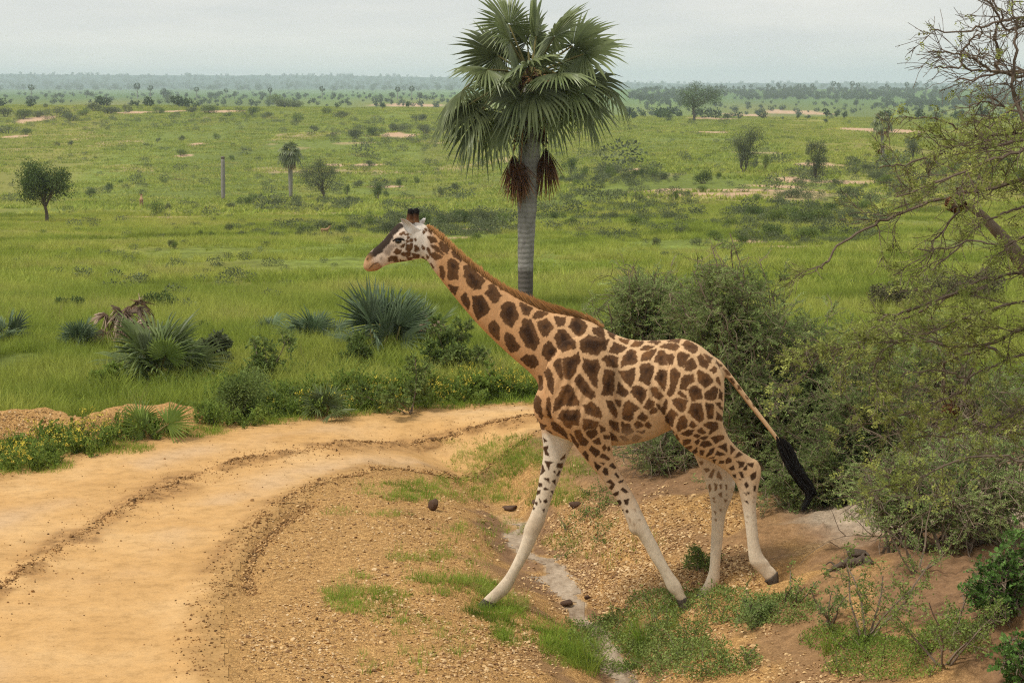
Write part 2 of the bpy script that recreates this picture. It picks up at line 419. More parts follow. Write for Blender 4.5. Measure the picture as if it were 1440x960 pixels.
# ------------------------------------------------------------------ ground
def make_ground():
    X, Y = TX, TYY
    x, y = X.ravel(), Y.ravel()
    z = TZ.ravel()
    nr, nc = X.shape
    # ---- what covers the ground where (these are covers, not light)
    bare = np.zeros(len(x)); road = np.zeros(len(x)); wet = np.zeros(len(x)); grav = np.zeros(len(x)); red = np.zeros(len(x)); rut = np.zeros(len(x)); grey = np.zeros(len(x))
    nr_ = y < 46
    xn, yn = x[nr_], y[nr_]
    wob = (fbm(xn * 1.6, yn * 1.6, 4, 51) - .5)
    wob2 = (fbm(xn * 5, yn * 5, 3, 52) - .5)
    d, _, _ = poly_sd(ROAD, xn, yn); rd = np.where(inside(ROAD, xn, yn), d, -d) + wob * .35 + wob2 * .12
    r_ = sstep(-.02, .06, rd); road[nr_] = r_
    redge = np.zeros(len(x)); redge[nr_] = (1 - sstep(0, .55, rd + wob2 * .4 - .05)); rsoft = np.zeros(len(x)); rsoft[nr_] = sstep(-.35, .12, rd + wob2 * .6)
    # trodden gravel between road and bank
    d, s_, al = poly_sd(DITCH, xn, yn); s = -d * s_ + wob * .6
    dn, sn_, _ = poly_sd(NEAR_EDGE, xn, yn)
    right_of_road = (sn_ > 0) & ~inside(ROAD, xn, yn)
    g_ = (right_of_road | inside(ROAD, xn, yn)) * (1 - sstep(6.3, 8.5, s)) * (1 - sstep(30, 32.5, yn + wob * 3)); g_ = np.maximum(g_, inside(ROAD, xn, yn) * 1.0)
    df, sf_, _ = poly_sd(FAR_EDGE, xn, yn)
    g_ = np.maximum(g_, (sf_ < 0) * (1 - sstep(.15, .35, df + wob * .5 + wob2 * .25)))
    dh, _, alh = poly_sd(HEAP, xn, yn)
    heap = (1 - sstep(.55, 1.25, dh + wob * 1.0)) * (1 - sstep(9.4, 10.8, alh)); g_ = np.maximum(g_, heap)
    for (hx, hy, hz, rx, ry) in ((600, 548, .2, 1.2, .5), (470, 546, .2, .8, .4), (330, 560, .2, .7, .4)):
        c = W([(hx, hy)], hz)[0]
        g_ = np.maximum(g_, .9 * (1 - sstep(.5, 1.1, np.hypot((xn - c[0]) / rx, (yn - c[1]) / ry) + wob)))
    grav[nr_] = np.clip(g_, 0, 1)
    wet[nr_] = (1 - sstep(.07, .20, np.abs(s + .02 + wob2 * .3))) * (1 - sstep(24.5, 27, yn)) * sstep(-.32, -.1, wob + .12)
    # dark clayey soil under the shrubs, on the banks and beside the ruts
    soil = sstep(.5, .62, fbm(xn * 1.1 + 3, yn * 1.1, 4, 57)) * sstep(-1.6, -.3, s) * (1 - sstep(-.2, 1.2, s)) * .9
    soil = np.maximum(soil, sstep(.48, .66, fbm(xn * .9 + 8, yn * .9, 4, 58)) * sstep(.8, 1.6, s) * .75)
    soil = np.maximum(soil, sstep(1.9, 2.9, s + wob * 1.2) * .95)
    soil = np.maximum(soil, sstep(.5, 1.3, s) * sstep(22.6, 24.2, yn + wob * 2.5) * .9)
    ero = (sstep(.12, .2, np.abs(s)) * (1 - sstep(.3, .75, np.abs(s) + wob2 * .5))) * sstep(.4, .6, fbm(xn * 2.4, yn * 1.2, 3, 59)) * (1 - sstep(26, 28, yn))
    soil = np.maximum(soil, ero * .95)
    red[nr_] = soil
    d, _, _ = poly_sd(RUT_MID, xn, yn); cl = sstep(.3, .7, fbm(xn * 2.2, yn * 2.2, 4, 21))
    q = np.exp(-(d / .17) ** 2) * cl + .55 * np.exp(-(d / .55) ** 2) * sstep(.35, .7, fbm(xn * 1.1, yn * 1.1, 3, 61))
    d, _, _ = poly_sd(RUT_NEAR, xn, yn)
    q += (.75 * np.exp(-(d / .2) ** 2) * sstep(.3, .65, fbm(xn * 1.5, yn * 1.5, 4, 62)) + .3 * np.exp(-((d - .25) / .4) ** 2) * sstep(.35, .7, fbm(xn * .8, yn * .8, 3, 64))) * (.35 + .65 * sstep(19, 22, yn))
    d, _, _ = poly_sd(RUT_NEAR2, xn, yn); q += .8 * np.exp(-(d / .09) ** 2)
    rut[nr_] = np.clip(q, 0, 1)
    g1 = 0
    for off in (-1.25, 1.15):
        d, sd, _ = poly_sd(RUT_MID, xn, yn); g1 = g1 + np.exp(-((d * sd - off) / .42) ** 2)
    grey[nr_] = np.clip(g1, 0, 1) * sstep(.38, .62, fbm(xn * .55, yn * .55, 3, 66)) * r_ * .65
    # pale sand flat behind the thorn bushes on the right
    pale = np.zeros(len(x))
    c1 = G(1330, 700); pale[nr_] = 1 - sstep(.6, 1.1, np.hypot((xn - c1[0] - .2) / 2.2, (yn - c1[1]) / 2.0) + wob * .8)
    # worn bare patches in the savanna
    far = y > 40
    for (px, py, rx, ry) in PATCHES:
        c = G(px, py)
        if np.isnan(c[0]): continue
        sel = (np.abs(y - c[1]) < 4 * ry) & (np.abs(x - c[0]) < 3 * rx)
        e = np.hypot((x[sel] - c[0]) / rx, (y[sel] - c[1]) / ry) + (fbm(x[sel] / rx * 2, y[sel] / ry * 2, 3, 71) - .5) * 1.6
        bare[sel] = np.maximum(bare[sel], 1 - sstep(.6, .95, e))
    spk = sstep(.68, .74, fbm(x / 22, y / 40, 4, 73)) * sstep(90, 200, y) * (1 - sstep(900, 1200, y)) * .5
    bare = np.maximum(bare, spk)
    lush = fbm(x / (6 + y * .03), y / (9 + y * .09), 4, 75)
    dry = sstep(.45, .7, fbm(x / (10 + y * .05), y / (14 + y * .2), 4, 77))
    green = np.stack([.165 + .09 * dry, .205 + .035 * dry, .038 + .02 * dry], -1) * (0.62 + .6 * lush)[:, None]
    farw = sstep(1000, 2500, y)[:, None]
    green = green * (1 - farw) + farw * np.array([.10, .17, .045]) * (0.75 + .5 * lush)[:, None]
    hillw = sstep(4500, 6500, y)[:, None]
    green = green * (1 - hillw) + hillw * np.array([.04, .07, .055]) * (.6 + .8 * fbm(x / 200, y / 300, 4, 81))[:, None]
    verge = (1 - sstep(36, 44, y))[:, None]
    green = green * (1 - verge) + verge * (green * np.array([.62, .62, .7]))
    cgrav = np.array([.50, .295, .115]); cred = np.array([.225, .13, .07]); cbare = np.array([.50, .335, .21]); cpale = np.array([.38, .295, .21]); cwet = np.array([.46, .36, .25])
    col = green
    for m, c in ((bare, cbare), (grav, cgrav), (red * grav, cred), (pale, cpale), (wet, cwet)):
        col = col * (1 - m[:, None]) + c * m[:, None]
    col = col * (1 - rsoft[:, None]) + np.array([.43, .25, .093]) * rsoft[:, None]
    grassy = (1 - bare) * (1 - grav) * (1 - pale) * (1 - wet) * (1 - rsoft)
    i = np.arange(nr - 1)[:, None] * nc + np.arange(nc - 1)[None, :]
    F4 = np.stack([i, i + 1, i + nc + 1, i + nc], -1).reshape(-1, 4)
    V = np.stack([x, y, z], -1)
    fy = y[F4].mean(1)
    hill = fy > 5600
    def build(name, V, F4, mats, atts):
        me = fast_mesh(name, V, np.zeros((0, 3), int), F4, None, True)
        for k, v in atts.items():
            if v.ndim == 2:
                a = me.attributes.new(k, 'FLOAT_COLOR', 'POINT'); a.data.foreach_set('color', np.concatenate([v, np.ones((len(v), 1))], 1).astype(np.float32).ravel())
            else:
                a = me.attributes.new(k, 'FLOAT', 'POINT'); a.data.foreach_set('value', v.astype(np.float32))
        for m in mats: me.materials.append(m)
        return tag(link(name, me), kind='structure')
    def sub(mask, dz):
        f = F4[mask]; used = np.unique(f); mp = np.zeros(len(V), int); mp[used] = np.arange(len(used))
        v = V[used].copy(); v[:, 2] += dz
        return v, mp[f], used
    f = F4[~hill]; used = np.unique(f); mp = np.zeros(len(V), int); mp[used] = np.arange(len(used))
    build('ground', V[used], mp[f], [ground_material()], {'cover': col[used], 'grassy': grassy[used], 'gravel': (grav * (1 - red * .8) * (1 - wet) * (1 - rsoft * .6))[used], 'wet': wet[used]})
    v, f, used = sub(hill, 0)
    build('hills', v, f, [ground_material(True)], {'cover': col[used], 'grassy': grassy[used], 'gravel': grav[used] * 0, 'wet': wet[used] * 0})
    v, f, used = sub((road[F4].mean(1) > .5), .008)
    build('dirt_road', v, f, [road_material()], {'rut': rut[used], 'grey': grey[used], 'edge': redge[used]})
    v, f, used = sub((wet[F4].mean(1) > .55), .006)
    build('ditch_sediment', v, f, [sediment_material()], {})

def ground_material(hills=False):
    m, t, b = new_mat('hill_cover' if hills else 'ground_cover')
    cov = attr(t, 'cover').outputs['Color']; gr = attr(t, 'grassy').outputs['Fac']; gv = attr(t, 'gravel').outputs['Fac']
    n1 = noise_node(t, .02 if hills else .55, 6, .7); n2 = noise_node(t, .1 if hills else 3.2, 5, .7)
    g = math_(t, 'MULTIPLY', ramp(t, n1.outputs['Fac'], [(.3, (.62,) * 3), (.7, (1.38,) * 3)]), ramp(t, n2.outputs['Fac'], [(.3, (.6,) * 3), (.72, (1.4,) * 3)]))
    c = t.nodes.new('ShaderNodeTexCoord'); vo = t.nodes.new('ShaderNodeTexVoronoi'); vo.inputs['Scale'].default_value = 36; t.links.new(c.outputs['Object'], vo.inputs['Vector'])
    vo2 = t.nodes.new('ShaderNodeTexVoronoi'); vo2.inputs['Scale'].default_value = 36; vo2.feature = 'DISTANCE_TO_EDGE'; t.links.new(c.outputs['Object'], vo2.inputs['Vector'])
    sep = t.nodes.new('ShaderNodeSeparateColor'); t.links.new(vo.outputs['Color'], sep.inputs[0])
    stone = ramp(t, sep.outputs[0], [(0, (.42, .38, .34)), (.35, (.82, .74, .66)), (.7, (1.15, 1.1, 1.02)), (1, (1.5, 1.55, 1.6))])
    n3 = noise_node(t, 8, 5, .75)
    soiln = ramp(t, n3.outputs['Fac'], [(.3, (.6,) * 3), (.7, (1.35,) * 3)])
    det = mixc(t, gv, soiln, mixc(t, .6, soiln, stone, 'MIX'))
    det = mixc(t, gr, det, g)
    full = mixc(t, 1.0, cov, det, 'MULTIPLY')
    t.links.new(full, b.inputs['Base Color']); b.inputs['Roughness'].default_value = .95; b.inputs['Specular IOR Level'].default_value = .08
    if not hills:
        hgt = math_(t, 'ADD', math_(t, 'MULTIPLY', n3.outputs['Fac'], .6), math_(t, 'MULTIPLY', math_(t, 'MINIMUM', vo2.outputs['Distance'], .2), math_(t, 'MULTIPLY', gv, 3.0)))
        bump(t, b, hgt, .7, .03)
    return m
def road_material():
    m, t, b = new_mat('road_dirt')
    n1 = noise_node(t, .5, 6, .65); n2 = noise_node(t, 4.5, 6, .75); n3 = noise_node(t, 40, 4, .8)
    c = ramp(t, n1.outputs['Fac'], [(.3, (.465, .265, .098)), (.5, (.555, .33, .133)), (.7, (.61, .39, .18))])
    c = mixc(t, attr(t, 'grey').outputs['Fac'], c, (.53, .365, .215))
    n5 = noise_node(t, 9, 5, .8)
    rf = math_(t, 'MULTIPLY', attr(t, 'rut').outputs['Fac'], 1.5); rf = ramp(t, math_(t, 'SUBTRACT', math_(t, 'ADD', rf, n5.outputs['Fac']), .62), [(.12, (0, 0, 0)), (.5, (1, 1, 1))])
    c = mixc(t, math_(t, 'MULTIPLY', rf, .8), c, ramp(t, n2.outputs['Fac'], [(.35, (.19, .095, .035)), (.6, (.42, .235, .09))]))
    c = mixc(t, attr(t, 'edge').outputs['Fac'], c, ramp(t, noise_node(t, 8, 5, .75).outputs['Fac'], [(.3, (.32, .185, .07)), (.7, (.53, .315, .122))]))
    c = mixc(t, 1.0, c, ramp(t, n2.outputs['Fac'], [(.28, (.70, .68, .64)), (.5, (1, 1, 1)), (.75, (1.16, 1.15, 1.12))]), 'MULTIPLY')
    c = mixc(t, 1.0, c, ramp(t, n3.outputs['Fac'], [(.30, (.68, .64, .60)), (.42, (1, 1, 1)), (.8, (1.12, 1.12, 1.12))]), 'MULTIPLY')
    t.links.new(c, b.inputs['Base Color']); b.inputs['Roughness'].default_value = .9
    bump(t, b, math_(t, 'ADD', n2.outputs['Fac'], math_(t, 'MULTIPLY', n3.outputs['Fac'], .5)), .6, .025)
    return m
def sediment_material():
    m, t, b = new_mat('pale_sediment')
    n1 = noise_node(t, 5, 6, .7, 'Object', (1, .35, 1)); n2 = noise_node(t, 22, 4, .7)
    c = ramp(t, n1.outputs['Fac'], [(.32, (.17, .11, .065)), (.48, (.33, .245, .165)), (.7, (.50, .395, .285))])
    c = mixc(t, 1.0, c, ramp(t, n2.outputs['Fac'], [(.3, (.75,) * 3), (.6, (1.08,) * 3)]), 'MULTIPLY')
    t.links.new(c, b.inputs['Base Color']); b.inputs['Roughness'].default_value = .7
    bump(t, b, n1.outputs['Fac'], .5, .03)
    return m

# bare patches of the savanna: picture position for the look-up, half sizes in metres on the ground
PATCHES = [(680, 322, 2.4, 3.0), (735, 327, 1.6, 2.2), (640, 335, 1.4, 2.5), (790, 325, 1.2, 2.5), (1130, 348, 2.6, 1.8), (1060, 340, 1.2, 2.4), (1190, 347, 1.5, 1.4), (1290, 350, 1.5, 2.0),
           (50, 168, 7, 26), (22, 192, 5, 16), (190, 158, 9, 20), (310, 157, 12, 16), (280, 203, 3, 9), (254, 219, 3, 6), (1225, 182, 12, 26), (1270, 185, 9, 20), (1120, 253, 4, 10),
           (1185, 256, 4, 7), (1080, 268, 9, 6), (990, 273, 7, 5), (930, 268, 5, 7), (1050, 164, 22, 70), (1010, 168, 14, 40), (1110, 158, 26, 60), (1150, 160, 14, 40), (1000, 186, 6, 16),
           (60, 314, 3.5, 4), (295, 297, 4, 5), (195, 306, 4, 4), (470, 232, 4, 9), (545, 263, 4, 5), (560, 190, 8, 16), (515, 232, 5, 9), (1210, 322, 2, 3), (1150, 232, 5, 14),
           (590, 148, 30, 60), (1100, 262, 4, 6), (885, 240, 3, 8), (240, 157, 8, 12)]

# ------------------------------------------------------------------ scattering: one object that carries its templates and the spots to put them
def scatter(name, templates, mats, P, variant, scale, rotz, tilt=None, kind='stuff', label=None, parent=None):
    """templates: list of MB.  P (n,3) spots, variant (n,), scale (n,) or (n,3), rotz (n,)"""
    n = len(P)
    allm = MB(); isp = []; var = []
    for k, mb in enumerate(templates):
        V = np.vstack(mb.V); F3 = np.vstack(mb.F3) if mb.F3 else None; F4 = np.vstack(mb.F4) if mb.F4 else None
        off = allm.n
        allm.V.append(V); allm.T.append(np.concatenate(mb.T)); allm.n += len(V)
        if F3 is not None: allm.F3.append(F3 + off); allm.M3.append(np.concatenate(mb.M3))
        if F4 is not None: allm.F4.append(F4 + off); allm.M4.append(np.concatenate(mb.M4))
        var.append(np.full(len(V), k)); isp.append(np.zeros(len(V), int))
    allm.V.append(P); allm.T.append(np.ones(n)); allm.n += n
    var.append(np.asarray(variant)); isp.append(np.ones(n, int))
    me = allm.mesh(name, mats)
    def att(nm, typ, prop, v):
        a = me.attributes.new(nm, typ, 'POINT'); a.data.foreach_set(prop, v)
    var = np.concatenate(var).astype(np.int32); isp = np.concatenate(isp)
    att('variant', 'INT', 'value', var); att('spot', 'BOOLEAN', 'value', isp.astype(bool))
    tot = len(var); sc = np.zeros((tot, 3), np.float32); ro = np.zeros((tot, 3), np.float32)
    s = np.asarray(scale, float); sc[-n:] = s if s.ndim == 2 else s[:, None]
    ro[-n:, 2] = rotz
    if tilt is not None: ro[-n:, 0] = tilt[:, 0]; ro[-n:, 1] = tilt[:, 1]
    att('sc', 'FLOAT_VECTOR', 'vector', sc.ravel()); att('ro', 'FLOAT_VECTOR', 'vector', ro.ravel())
    o = link(name, me, parent)
    ng = bpy.data.node_groups.new(name + '_scatter', 'GeometryNodeTree')
    ng.interface.new_socket('Geometry', in_out='INPUT', socket_type='NodeSocketGeometry')
    ng.interface.new_socket('Geometry', in_out='OUTPUT', socket_type='NodeSocketGeometry')
    A = ng.nodes.new; K = ng.links.new
    gi = A('NodeGroupInput'); go = A('NodeGroupOutput')
    def named(nm, ty):
        x = A('GeometryNodeInputNamedAttribute'); x.data_type = ty; x.inputs['Name'].default_value = nm; return x.outputs['Attribute']
    sp = A('GeometryNodeSeparateGeometry'); sp.domain = 'POINT'; K(gi.outputs[0], sp.inputs[0]); K(named('spot', 'BOOLEAN'), sp.inputs['Selection'])
    jn = A('GeometryNodeJoinGeometry')
    for k in reversed(range(len(templates))):
        cmp_ = A('FunctionNodeCompare'); cmp_.data_type = 'INT'; cmp_.operation = 'EQUAL'
        K(named('variant', 'INT'), cmp_.inputs[2]); cmp_.inputs[3].default_value = k
        s2 = A('GeometryNodeSeparateGeometry'); s2.domain = 'POINT'; K(sp.outputs[1], s2.inputs[0]); K(cmp_.outputs[0], s2.inputs['Selection'])
        g2 = A('GeometryNodeGeometryToInstance'); K(s2.outputs[0], g2.inputs[0]); K(g2.outputs[0], jn.inputs[0])
    ip = A('GeometryNodeInstanceOnPoints'); K(sp.outputs[0], ip.inputs['Points']); K(jn.outputs[0], ip.inputs['Instance'])
    ip.inputs['Pick Instance'].default_value = True
    K(named('variant', 'INT'), ip.inputs['Instance Index']); K(named('ro', 'FLOAT_VECTOR'), ip.inputs['Rotation']); K(named('sc', 'FLOAT_VECTOR'), ip.inputs['Scale'])
    K(ip.outputs[0], go.inputs[0])
    md = o.modifiers.new('scatter', 'NODES'); md.node_group = ng
    return tag(o, label, kind=kind)
# ------------------------------------------------------------------ templates for small growth
def blade_tuft(n, h, spread, w, rng, lean=.35, segs=2, seed_head=False, tint=(.75, 1.25)):
    mb = MB()
    for k in range(n):
        a = rng.uniform(0, 6.283); r = spread * math.sqrt(rng.random()); hh = h * rng.uniform(.55, 1.1)
        p = np.array([r * math.cos(a), r * math.sin(a), -.03]); b = a + rng.normal(0, .6)
        ln = lean * rng.uniform(.2, 1.3) * hh
        dr = np.array([math.cos(b), math.sin(b), 0]); sd = np.array([-dr[1], dr[0], 0]); sd = sd * math.cos(.8) + dr * math.sin(.8) * rng.choice([-1, 1])
        t = np.linspace(0, 1, segs + 1)
        C = p + dr * (ln * t ** 2)[:, None] + np.array([0, 0, 1.0]) * (hh * (t - .18 * t ** 3 * ln / hh))[:, None]
        ww = w * (1 - t ** 1.6) * rng.uniform(.7, 1.2)
        V = np.concatenate([C[:-1] - sd * ww[:-1, None] / 2, C[:-1] + sd * ww[:-1, None] / 2, C[-1:]])
        q = [[i, i + segs, i + segs + 1, i + 1] for i in range(segs - 1)]
        mb.add(V, [[segs - 1, 2 * segs - 1, 2 * segs]], q if q else None, 0, rng.uniform(*tint))
    return mb
def leaf_clump(n, rad, size, rng, h=None, mat=0, tint=(.6, 1.3), aspect=.5):
    """many small leaves through a volume"""
    mb = MB(); h = h or rad
    d = rng.normal(size=(n, 3)); d /= np.linalg.norm(d, axis=1)[:, None]
    P = d * (rng.random(n) ** .45)[:, None] * np.array([rad, rad, h])
    add_leaves(mb, P, d + rng.normal(size=(n, 3)) * .7, size, rng, mat, tint, aspect)
    return mb
def add_leaves(mb, P, dirs, size, rng, mat=0, tint=(.7, 1.3), aspect=.45):
    n = len(P)
    if n == 0: return
    Mx = rot_to(dirs + 1e-6, rng.uniform(-1.4, 1.4, n)) * (size * rng.uniform(.6, 1.25, n))[:, None, None]
    tpl = (np.array([[0, 0, 0], [aspect / 2, .45, .06], [0, 1, 0], [-aspect / 2, .45, .06]]), np.array([[0, 1, 2], [0, 2, 3]]), None)
    mb.many(tpl, Mx, P, mat, rng.uniform(*tint, n))
def feather_spray(rng, n=9, leaf=.16, w=.05, twig=True):
    """a thorny twig of unit length along +Y with paired feathery leaves; mat 0 leaf, mat 1 twig"""
    mb = MB()
    P = np.array([[0, 0, 0], [rng.normal(0, .03), .35, rng.normal(.02, .03)], [rng.normal(0, .05), .7, rng.normal(.0, .05)], [rng.normal(0, .07), 1, rng.normal(-.05, .06)]])
    if twig: mb.tube(P, [.018, .015, .011, .005], 3, 1, 1.0, False)
    ts = np.linspace(.12, 1, n)
    C = np.stack([np.interp(ts, [0, .35, .7, 1], P[:, k]) for k in range(3)], -1)
    for s in (-1, 1):
        D = np.stack([s * rng.uniform(.6, 1.1, n), rng.uniform(.2, .9, n), rng.normal(.15, .4, n)], -1)
        Mx = rot_to(D, rng.uniform(-.7, .7, n)) * (leaf * rng.uniform(.6, 1.2, n))[:, None, None]
        mb.many((np.array([[0, 0, 0], [w / leaf, .5, .04], [0, 1, 0], [-w / leaf, .5, .04]]), np.array([[0, 1, 2], [0, 2, 3]]), None), Mx, C, 0, rng.uniform(.7, 1.3, n))
    return mb
def as_tpl(mb):
    return (np.vstack(mb.V), np.vstack(mb.F3) if mb.F3 else None, np.vstack(mb.F4) if mb.F4 else None, mb)
def stamp(mb, tpls, P, D, size, rng, roll=1.2, tint=(.75, 1.25), mats_from_template=True):
    """copies of multi-material templates along directions D"""
    v = rng.integers(0, len(tpls), len(P))
    size = np.broadcast_to(size, (len(P),))
    for k, tp in enumerate(tpls):
        m = v == k; nn = int(m.sum())
        if not nn: continue
        src = tp[3]
        Mx = rot_to(D[m], rng.uniform(-roll, roll, nn)) * size[m][:, None, None]
        V0 = tp[0]; mm = len(V0); V = np.einsum('nij,mj->nmi', Mx, V0) + P[m][:, None, :]
        off = (np.arange(nn) * mm)[:, None, None] + mb.n
        if src.F3:
            f = np.vstack(src.F3); mb.F3.append((f[None] + off).reshape(-1, 3)); mb.M3.append(np.tile(np.concatenate(src.M3), nn))
        if src.F4:
            f = np.vstack(src.F4); mb.F4.append((f[None] + off).reshape(-1, 4)); mb.M4.append(np.tile(np.concatenate(src.M4), nn))
        mb.V.append(V.reshape(-1, 3)); mb.T.append((np.tile(np.concatenate(src.T), nn) * np.repeat(rng.uniform(*tint, nn), mm))); mb.n += nn * mm
    return mb

# ------------------------------------------------------------------ woody growth
def wander(p, d, length, n, jit, rng, pull=(0, 0, 0)):
    P = [np.array(p, float)]; d = np.array(d, float); d /= np.linalg.norm(d); st = length / n
    for k in range(n):
        d = d + rng.normal(0, jit, 3) + np.array(pull) * st
        d /= np.linalg.norm(d); P.append(P[-1] + d * st)
    return np.array(P)
def at(P, t):
    s = np.concatenate([[0], np.cumsum(np.linalg.norm(np.diff(P, axis=0), axis=1))]); s /= s[-1]
    q = np.array([np.interp(t, s, P[:, k]) for k in range(3)])
    i = min(np.searchsorted(s, t, 'right') - 1, len(P) - 2); return q, (P[i + 1] - P[i]) / (np.linalg.norm(P[i + 1] - P[i]) + 1e-9)
def twigs_on(mb, P, r0, r1, count, length, rng, level, tips, mat=0, jit=.22, up=.0, sides=4, thorns=0, tmin=.15, spread=(.5, 1.1)):
    """side shoots off a limb, shoots off the shoots; collects leaf spots (point, direction)"""
    for k in range(count):
        t = rng.uniform(tmin, 1.0)
        q, d = at(P, t)
        ax = rng.normal(size=3); ax -= d * (ax @ d); ax /= np.linalg.norm(ax)
        ang = rng.uniform(*spread)
        dd = d * math.cos(ang) + ax * math.sin(ang)
        L_ = length * rng.uniform(.45, 1.2) * (1.1 - .5 * t); r = (r0 * (1 - t) + r1 * t) * rng.uniform(.45, .7)
        r = max(r, .0022)
        Q = wander(q, dd, L_, 5 if level else 3, jit, rng, (0, 0, up))
        mb.tube(Q, np.linspace(r, max(r * .35, .0018), len(Q)), sides if level else 3, mat, rng.uniform(.8, 1.2), False)
        if level > 0:
            twigs_on(mb, Q, r, r * .4, max(2, int(count * .55)), length * .5, rng, level - 1, tips, mat, jit, up, 3, thorns, .1, spread)
        for t2 in np.linspace(.2, 1, 4 if level else 5):
            q2, d2 = at(Q, t2); tips.append((q2, d2, level))
        for _ in range(thorns):
            q2, d2 = at(Q, rng.uniform(.1, 1)); ax2 = rng.normal(size=3); ax2 /= np.linalg.norm(ax2)
            e = q2 + (ax2 + d2 * .3) * rng.uniform(.018, .045); w_ = np.cross(ax2, d2) * .0022
            mb.add([q2 - w_, q2 + w_, e], [[0, 1, 2]], None, mat, 1.3)
# ------------------------------------------------------------------ giraffe
YC = (YN + YF) / 2
def catmull(S, sub):
    S = np.asarray(S, float); n = len(S)
    Pp = np.vstack([2 * S[0] - S[1], S, 2 * S[-1] - S[-2]]); out_ = []
    for i in range(n - 1):
        p0, p1, p2, p3 = Pp[i], Pp[i + 1], Pp[i + 2], Pp[i + 3]
        for k in range(sub):
            t = k / sub
            out_.append(.5 * ((2 * p1) + (p2 - p0) * t + (2 * p0 - 5 * p1 + 4 * p2 - p3) * t * t + (3 * p1 - p0 - 3 * p2 + p3) * t ** 3))
    out_.append(S[-1]); return np.array(out_)
def loft(mb, st, Yc, sides=20, sub=4, ex=.9, mat=0, capr=.35):
    """st rows: ax, ay, bx, by, half width (m), y offset; a/b are the two outline points of the section"""
    st = catmull(st, sub)
    A = on_y(st[:, 0], st[:, 1], Yc + st[:, 5]); B = on_y(st[:, 2], st[:, 3], Yc + st[:, 5])
    c = (A + B) / 2; h = (A - B) / 2; w = st[:, 4]
    t = np.arange(sides) * 2 * math.pi / sides
    ct = np.sign(np.cos(t)) * np.abs(np.cos(t)) ** ex; sn = np.sign(np.sin(t)) * np.abs(np.sin(t)) ** ex
    V = c[:, None, :] + h[:, None, :] * ct[None, :, None] + np.array([0, 1.0, 0])[None, None, :] * (w[:, None] * sn[None, :])[:, :, None]
    n = len(st)
    i = np.arange(n - 1)[:, None] * sides + np.arange(sides)[None, :]; j = np.arange(n - 1)[:, None] * sides + (np.arange(sides)[None, :] + 1) % sides
    F4 = np.stack([i, j, j + sides, i + sides], -1).reshape(-1, 4)
    # rounded caps
    V = V.reshape(-1, 3); k = np.arange(sides); k2 = (k + 1) % sides
    e0 = c[0] + (c[0] - c[1]) / np.linalg.norm(c[0] - c[1]) * np.linalg.norm(h[0]) * capr; e1 = c[-1] + (c[-1] - c[-2]) / np.linalg.norm(c[-1] - c[-2]) * np.linalg.norm(h[-1]) * capr
    V = np.vstack([V, e0, e1]); c0 = n * sides
    F3 = np.vstack([np.stack([k2, k, np.full(sides, c0)], -1), np.stack([(n - 1) * sides + k, (n - 1) * sides + k2, np.full(sides, c0 + 1)], -1)])
    mb.add(V, F3, F4, mat)
    return c

TRUNK = [(592, 314, 590, 362, .100, 0), (601, 318, 601, 367, .105, 0), (612, 328, 606, 375, .098, 0), (630, 344, 615, 387, .098, 0), (655, 368, 630, 406, .105, 0), (683, 390, 651, 432, .118, 0),
         (711, 409, 673, 457, .132, 0), (740, 425, 698, 482, .155, 0), (768, 437, 723, 505, .182, 0), (800, 443, 746, 525, .215, 0), (832, 452, 757, 543, .25, 0), (850, 462, 750, 566, .285, 0),
         (861, 468, 755, 590, .31, 0), (873, 473, 780, 613, .33, 0), (886, 477, 820, 624, .36, 0), (902, 478.5, 861, 626, .395, 0), (920, 478.5, 888, 623, .41, 0), (940, 478, 914, 617, .41, 0),
         (960, 476.5, 942, 604, .38, 0), (978, 482, 975, 592, .345, 0), (994, 493, 1000, 580, .28, 0), (1006, 504, 1012, 562, .19, 0), (1013, 512, 1017, 545, .11, 0)]
HEAD = [(604, 322, 598, 364, .095, 0), (592, 314, 589, 364, .108, 0), (578, 312.5, 577, 366.5, .115, 0), (565, 314.5, 567, 368, .118, 0), (557.5, 316.5, 558, 369.5, .108, 0), (550, 324, 549, 371, .090, 0),
        (541, 335, 541.5, 374, .074, 0), (532, 344, 536, 377, .064, 0), (523, 351.5, 530.5, 380.5, .060, 0), (516.5, 358.5, 524, 381.5, .060, 0), (512.5, 366, 517, 381.5, .052, 0), (511, 372, 513, 379, .032, 0)]
NFORE = [(790, 480, 850, 478, .06, -.17), (768, 515, 862, 515, .085, -.20), (766, 555, 864, 560, .105, -.20), (779, 592, 862, 592, .115, -.19), (803, 619, 860, 618, .105, -.10), (822, 645, 863, 641, .092, -.02), (841, 667, 872, 662, .083, 0),
         (853, 683, 882, 680, .078, 0), (866, 702, 894, 701, .074, 0), (877, 722, 903, 720, .072, 0), (885.5, 742, 911, 737, .079, 0), (897, 754, 918, 752, .07, 0), (906, 768, 926, 767, .058, 0), (914.5, 784, 933, 782, .052, 0),
         (929, 807, 945.5, 804, .050, 0), (938.5, 828, 957.5, 820.5, .058, 0), (948, 838, 962, 833, .055, 0), (954, 846, 967, 841, .05, 0)]
FFORE = [(760, 550, 830, 560, .09, .0), (757, 585, 822, 592, .11, -.02), (762, 612, 810, 618, .10, -.02), (764, 637, 799, 640, .085, 0), (759.5, 665, 788, 668, .075, 0), (752.5, 703, 775, 704, .068, 0), (745, 725, 769, 723, .068, 0), (737, 742, 764.5, 738, .076, 0), (735, 754, 757.5, 752, .064, 0),
         (727, 777, 746, 777, .050, 0), (713, 805, 731.5, 802, .049, 0), (699.5, 822, 721, 823.5, .056, 0), (691, 830.5, 713.5, 834.5, .053, 0), (683, 838, 703, 843, .048, 0), (678, 843, 698, 848, .045, 0)]
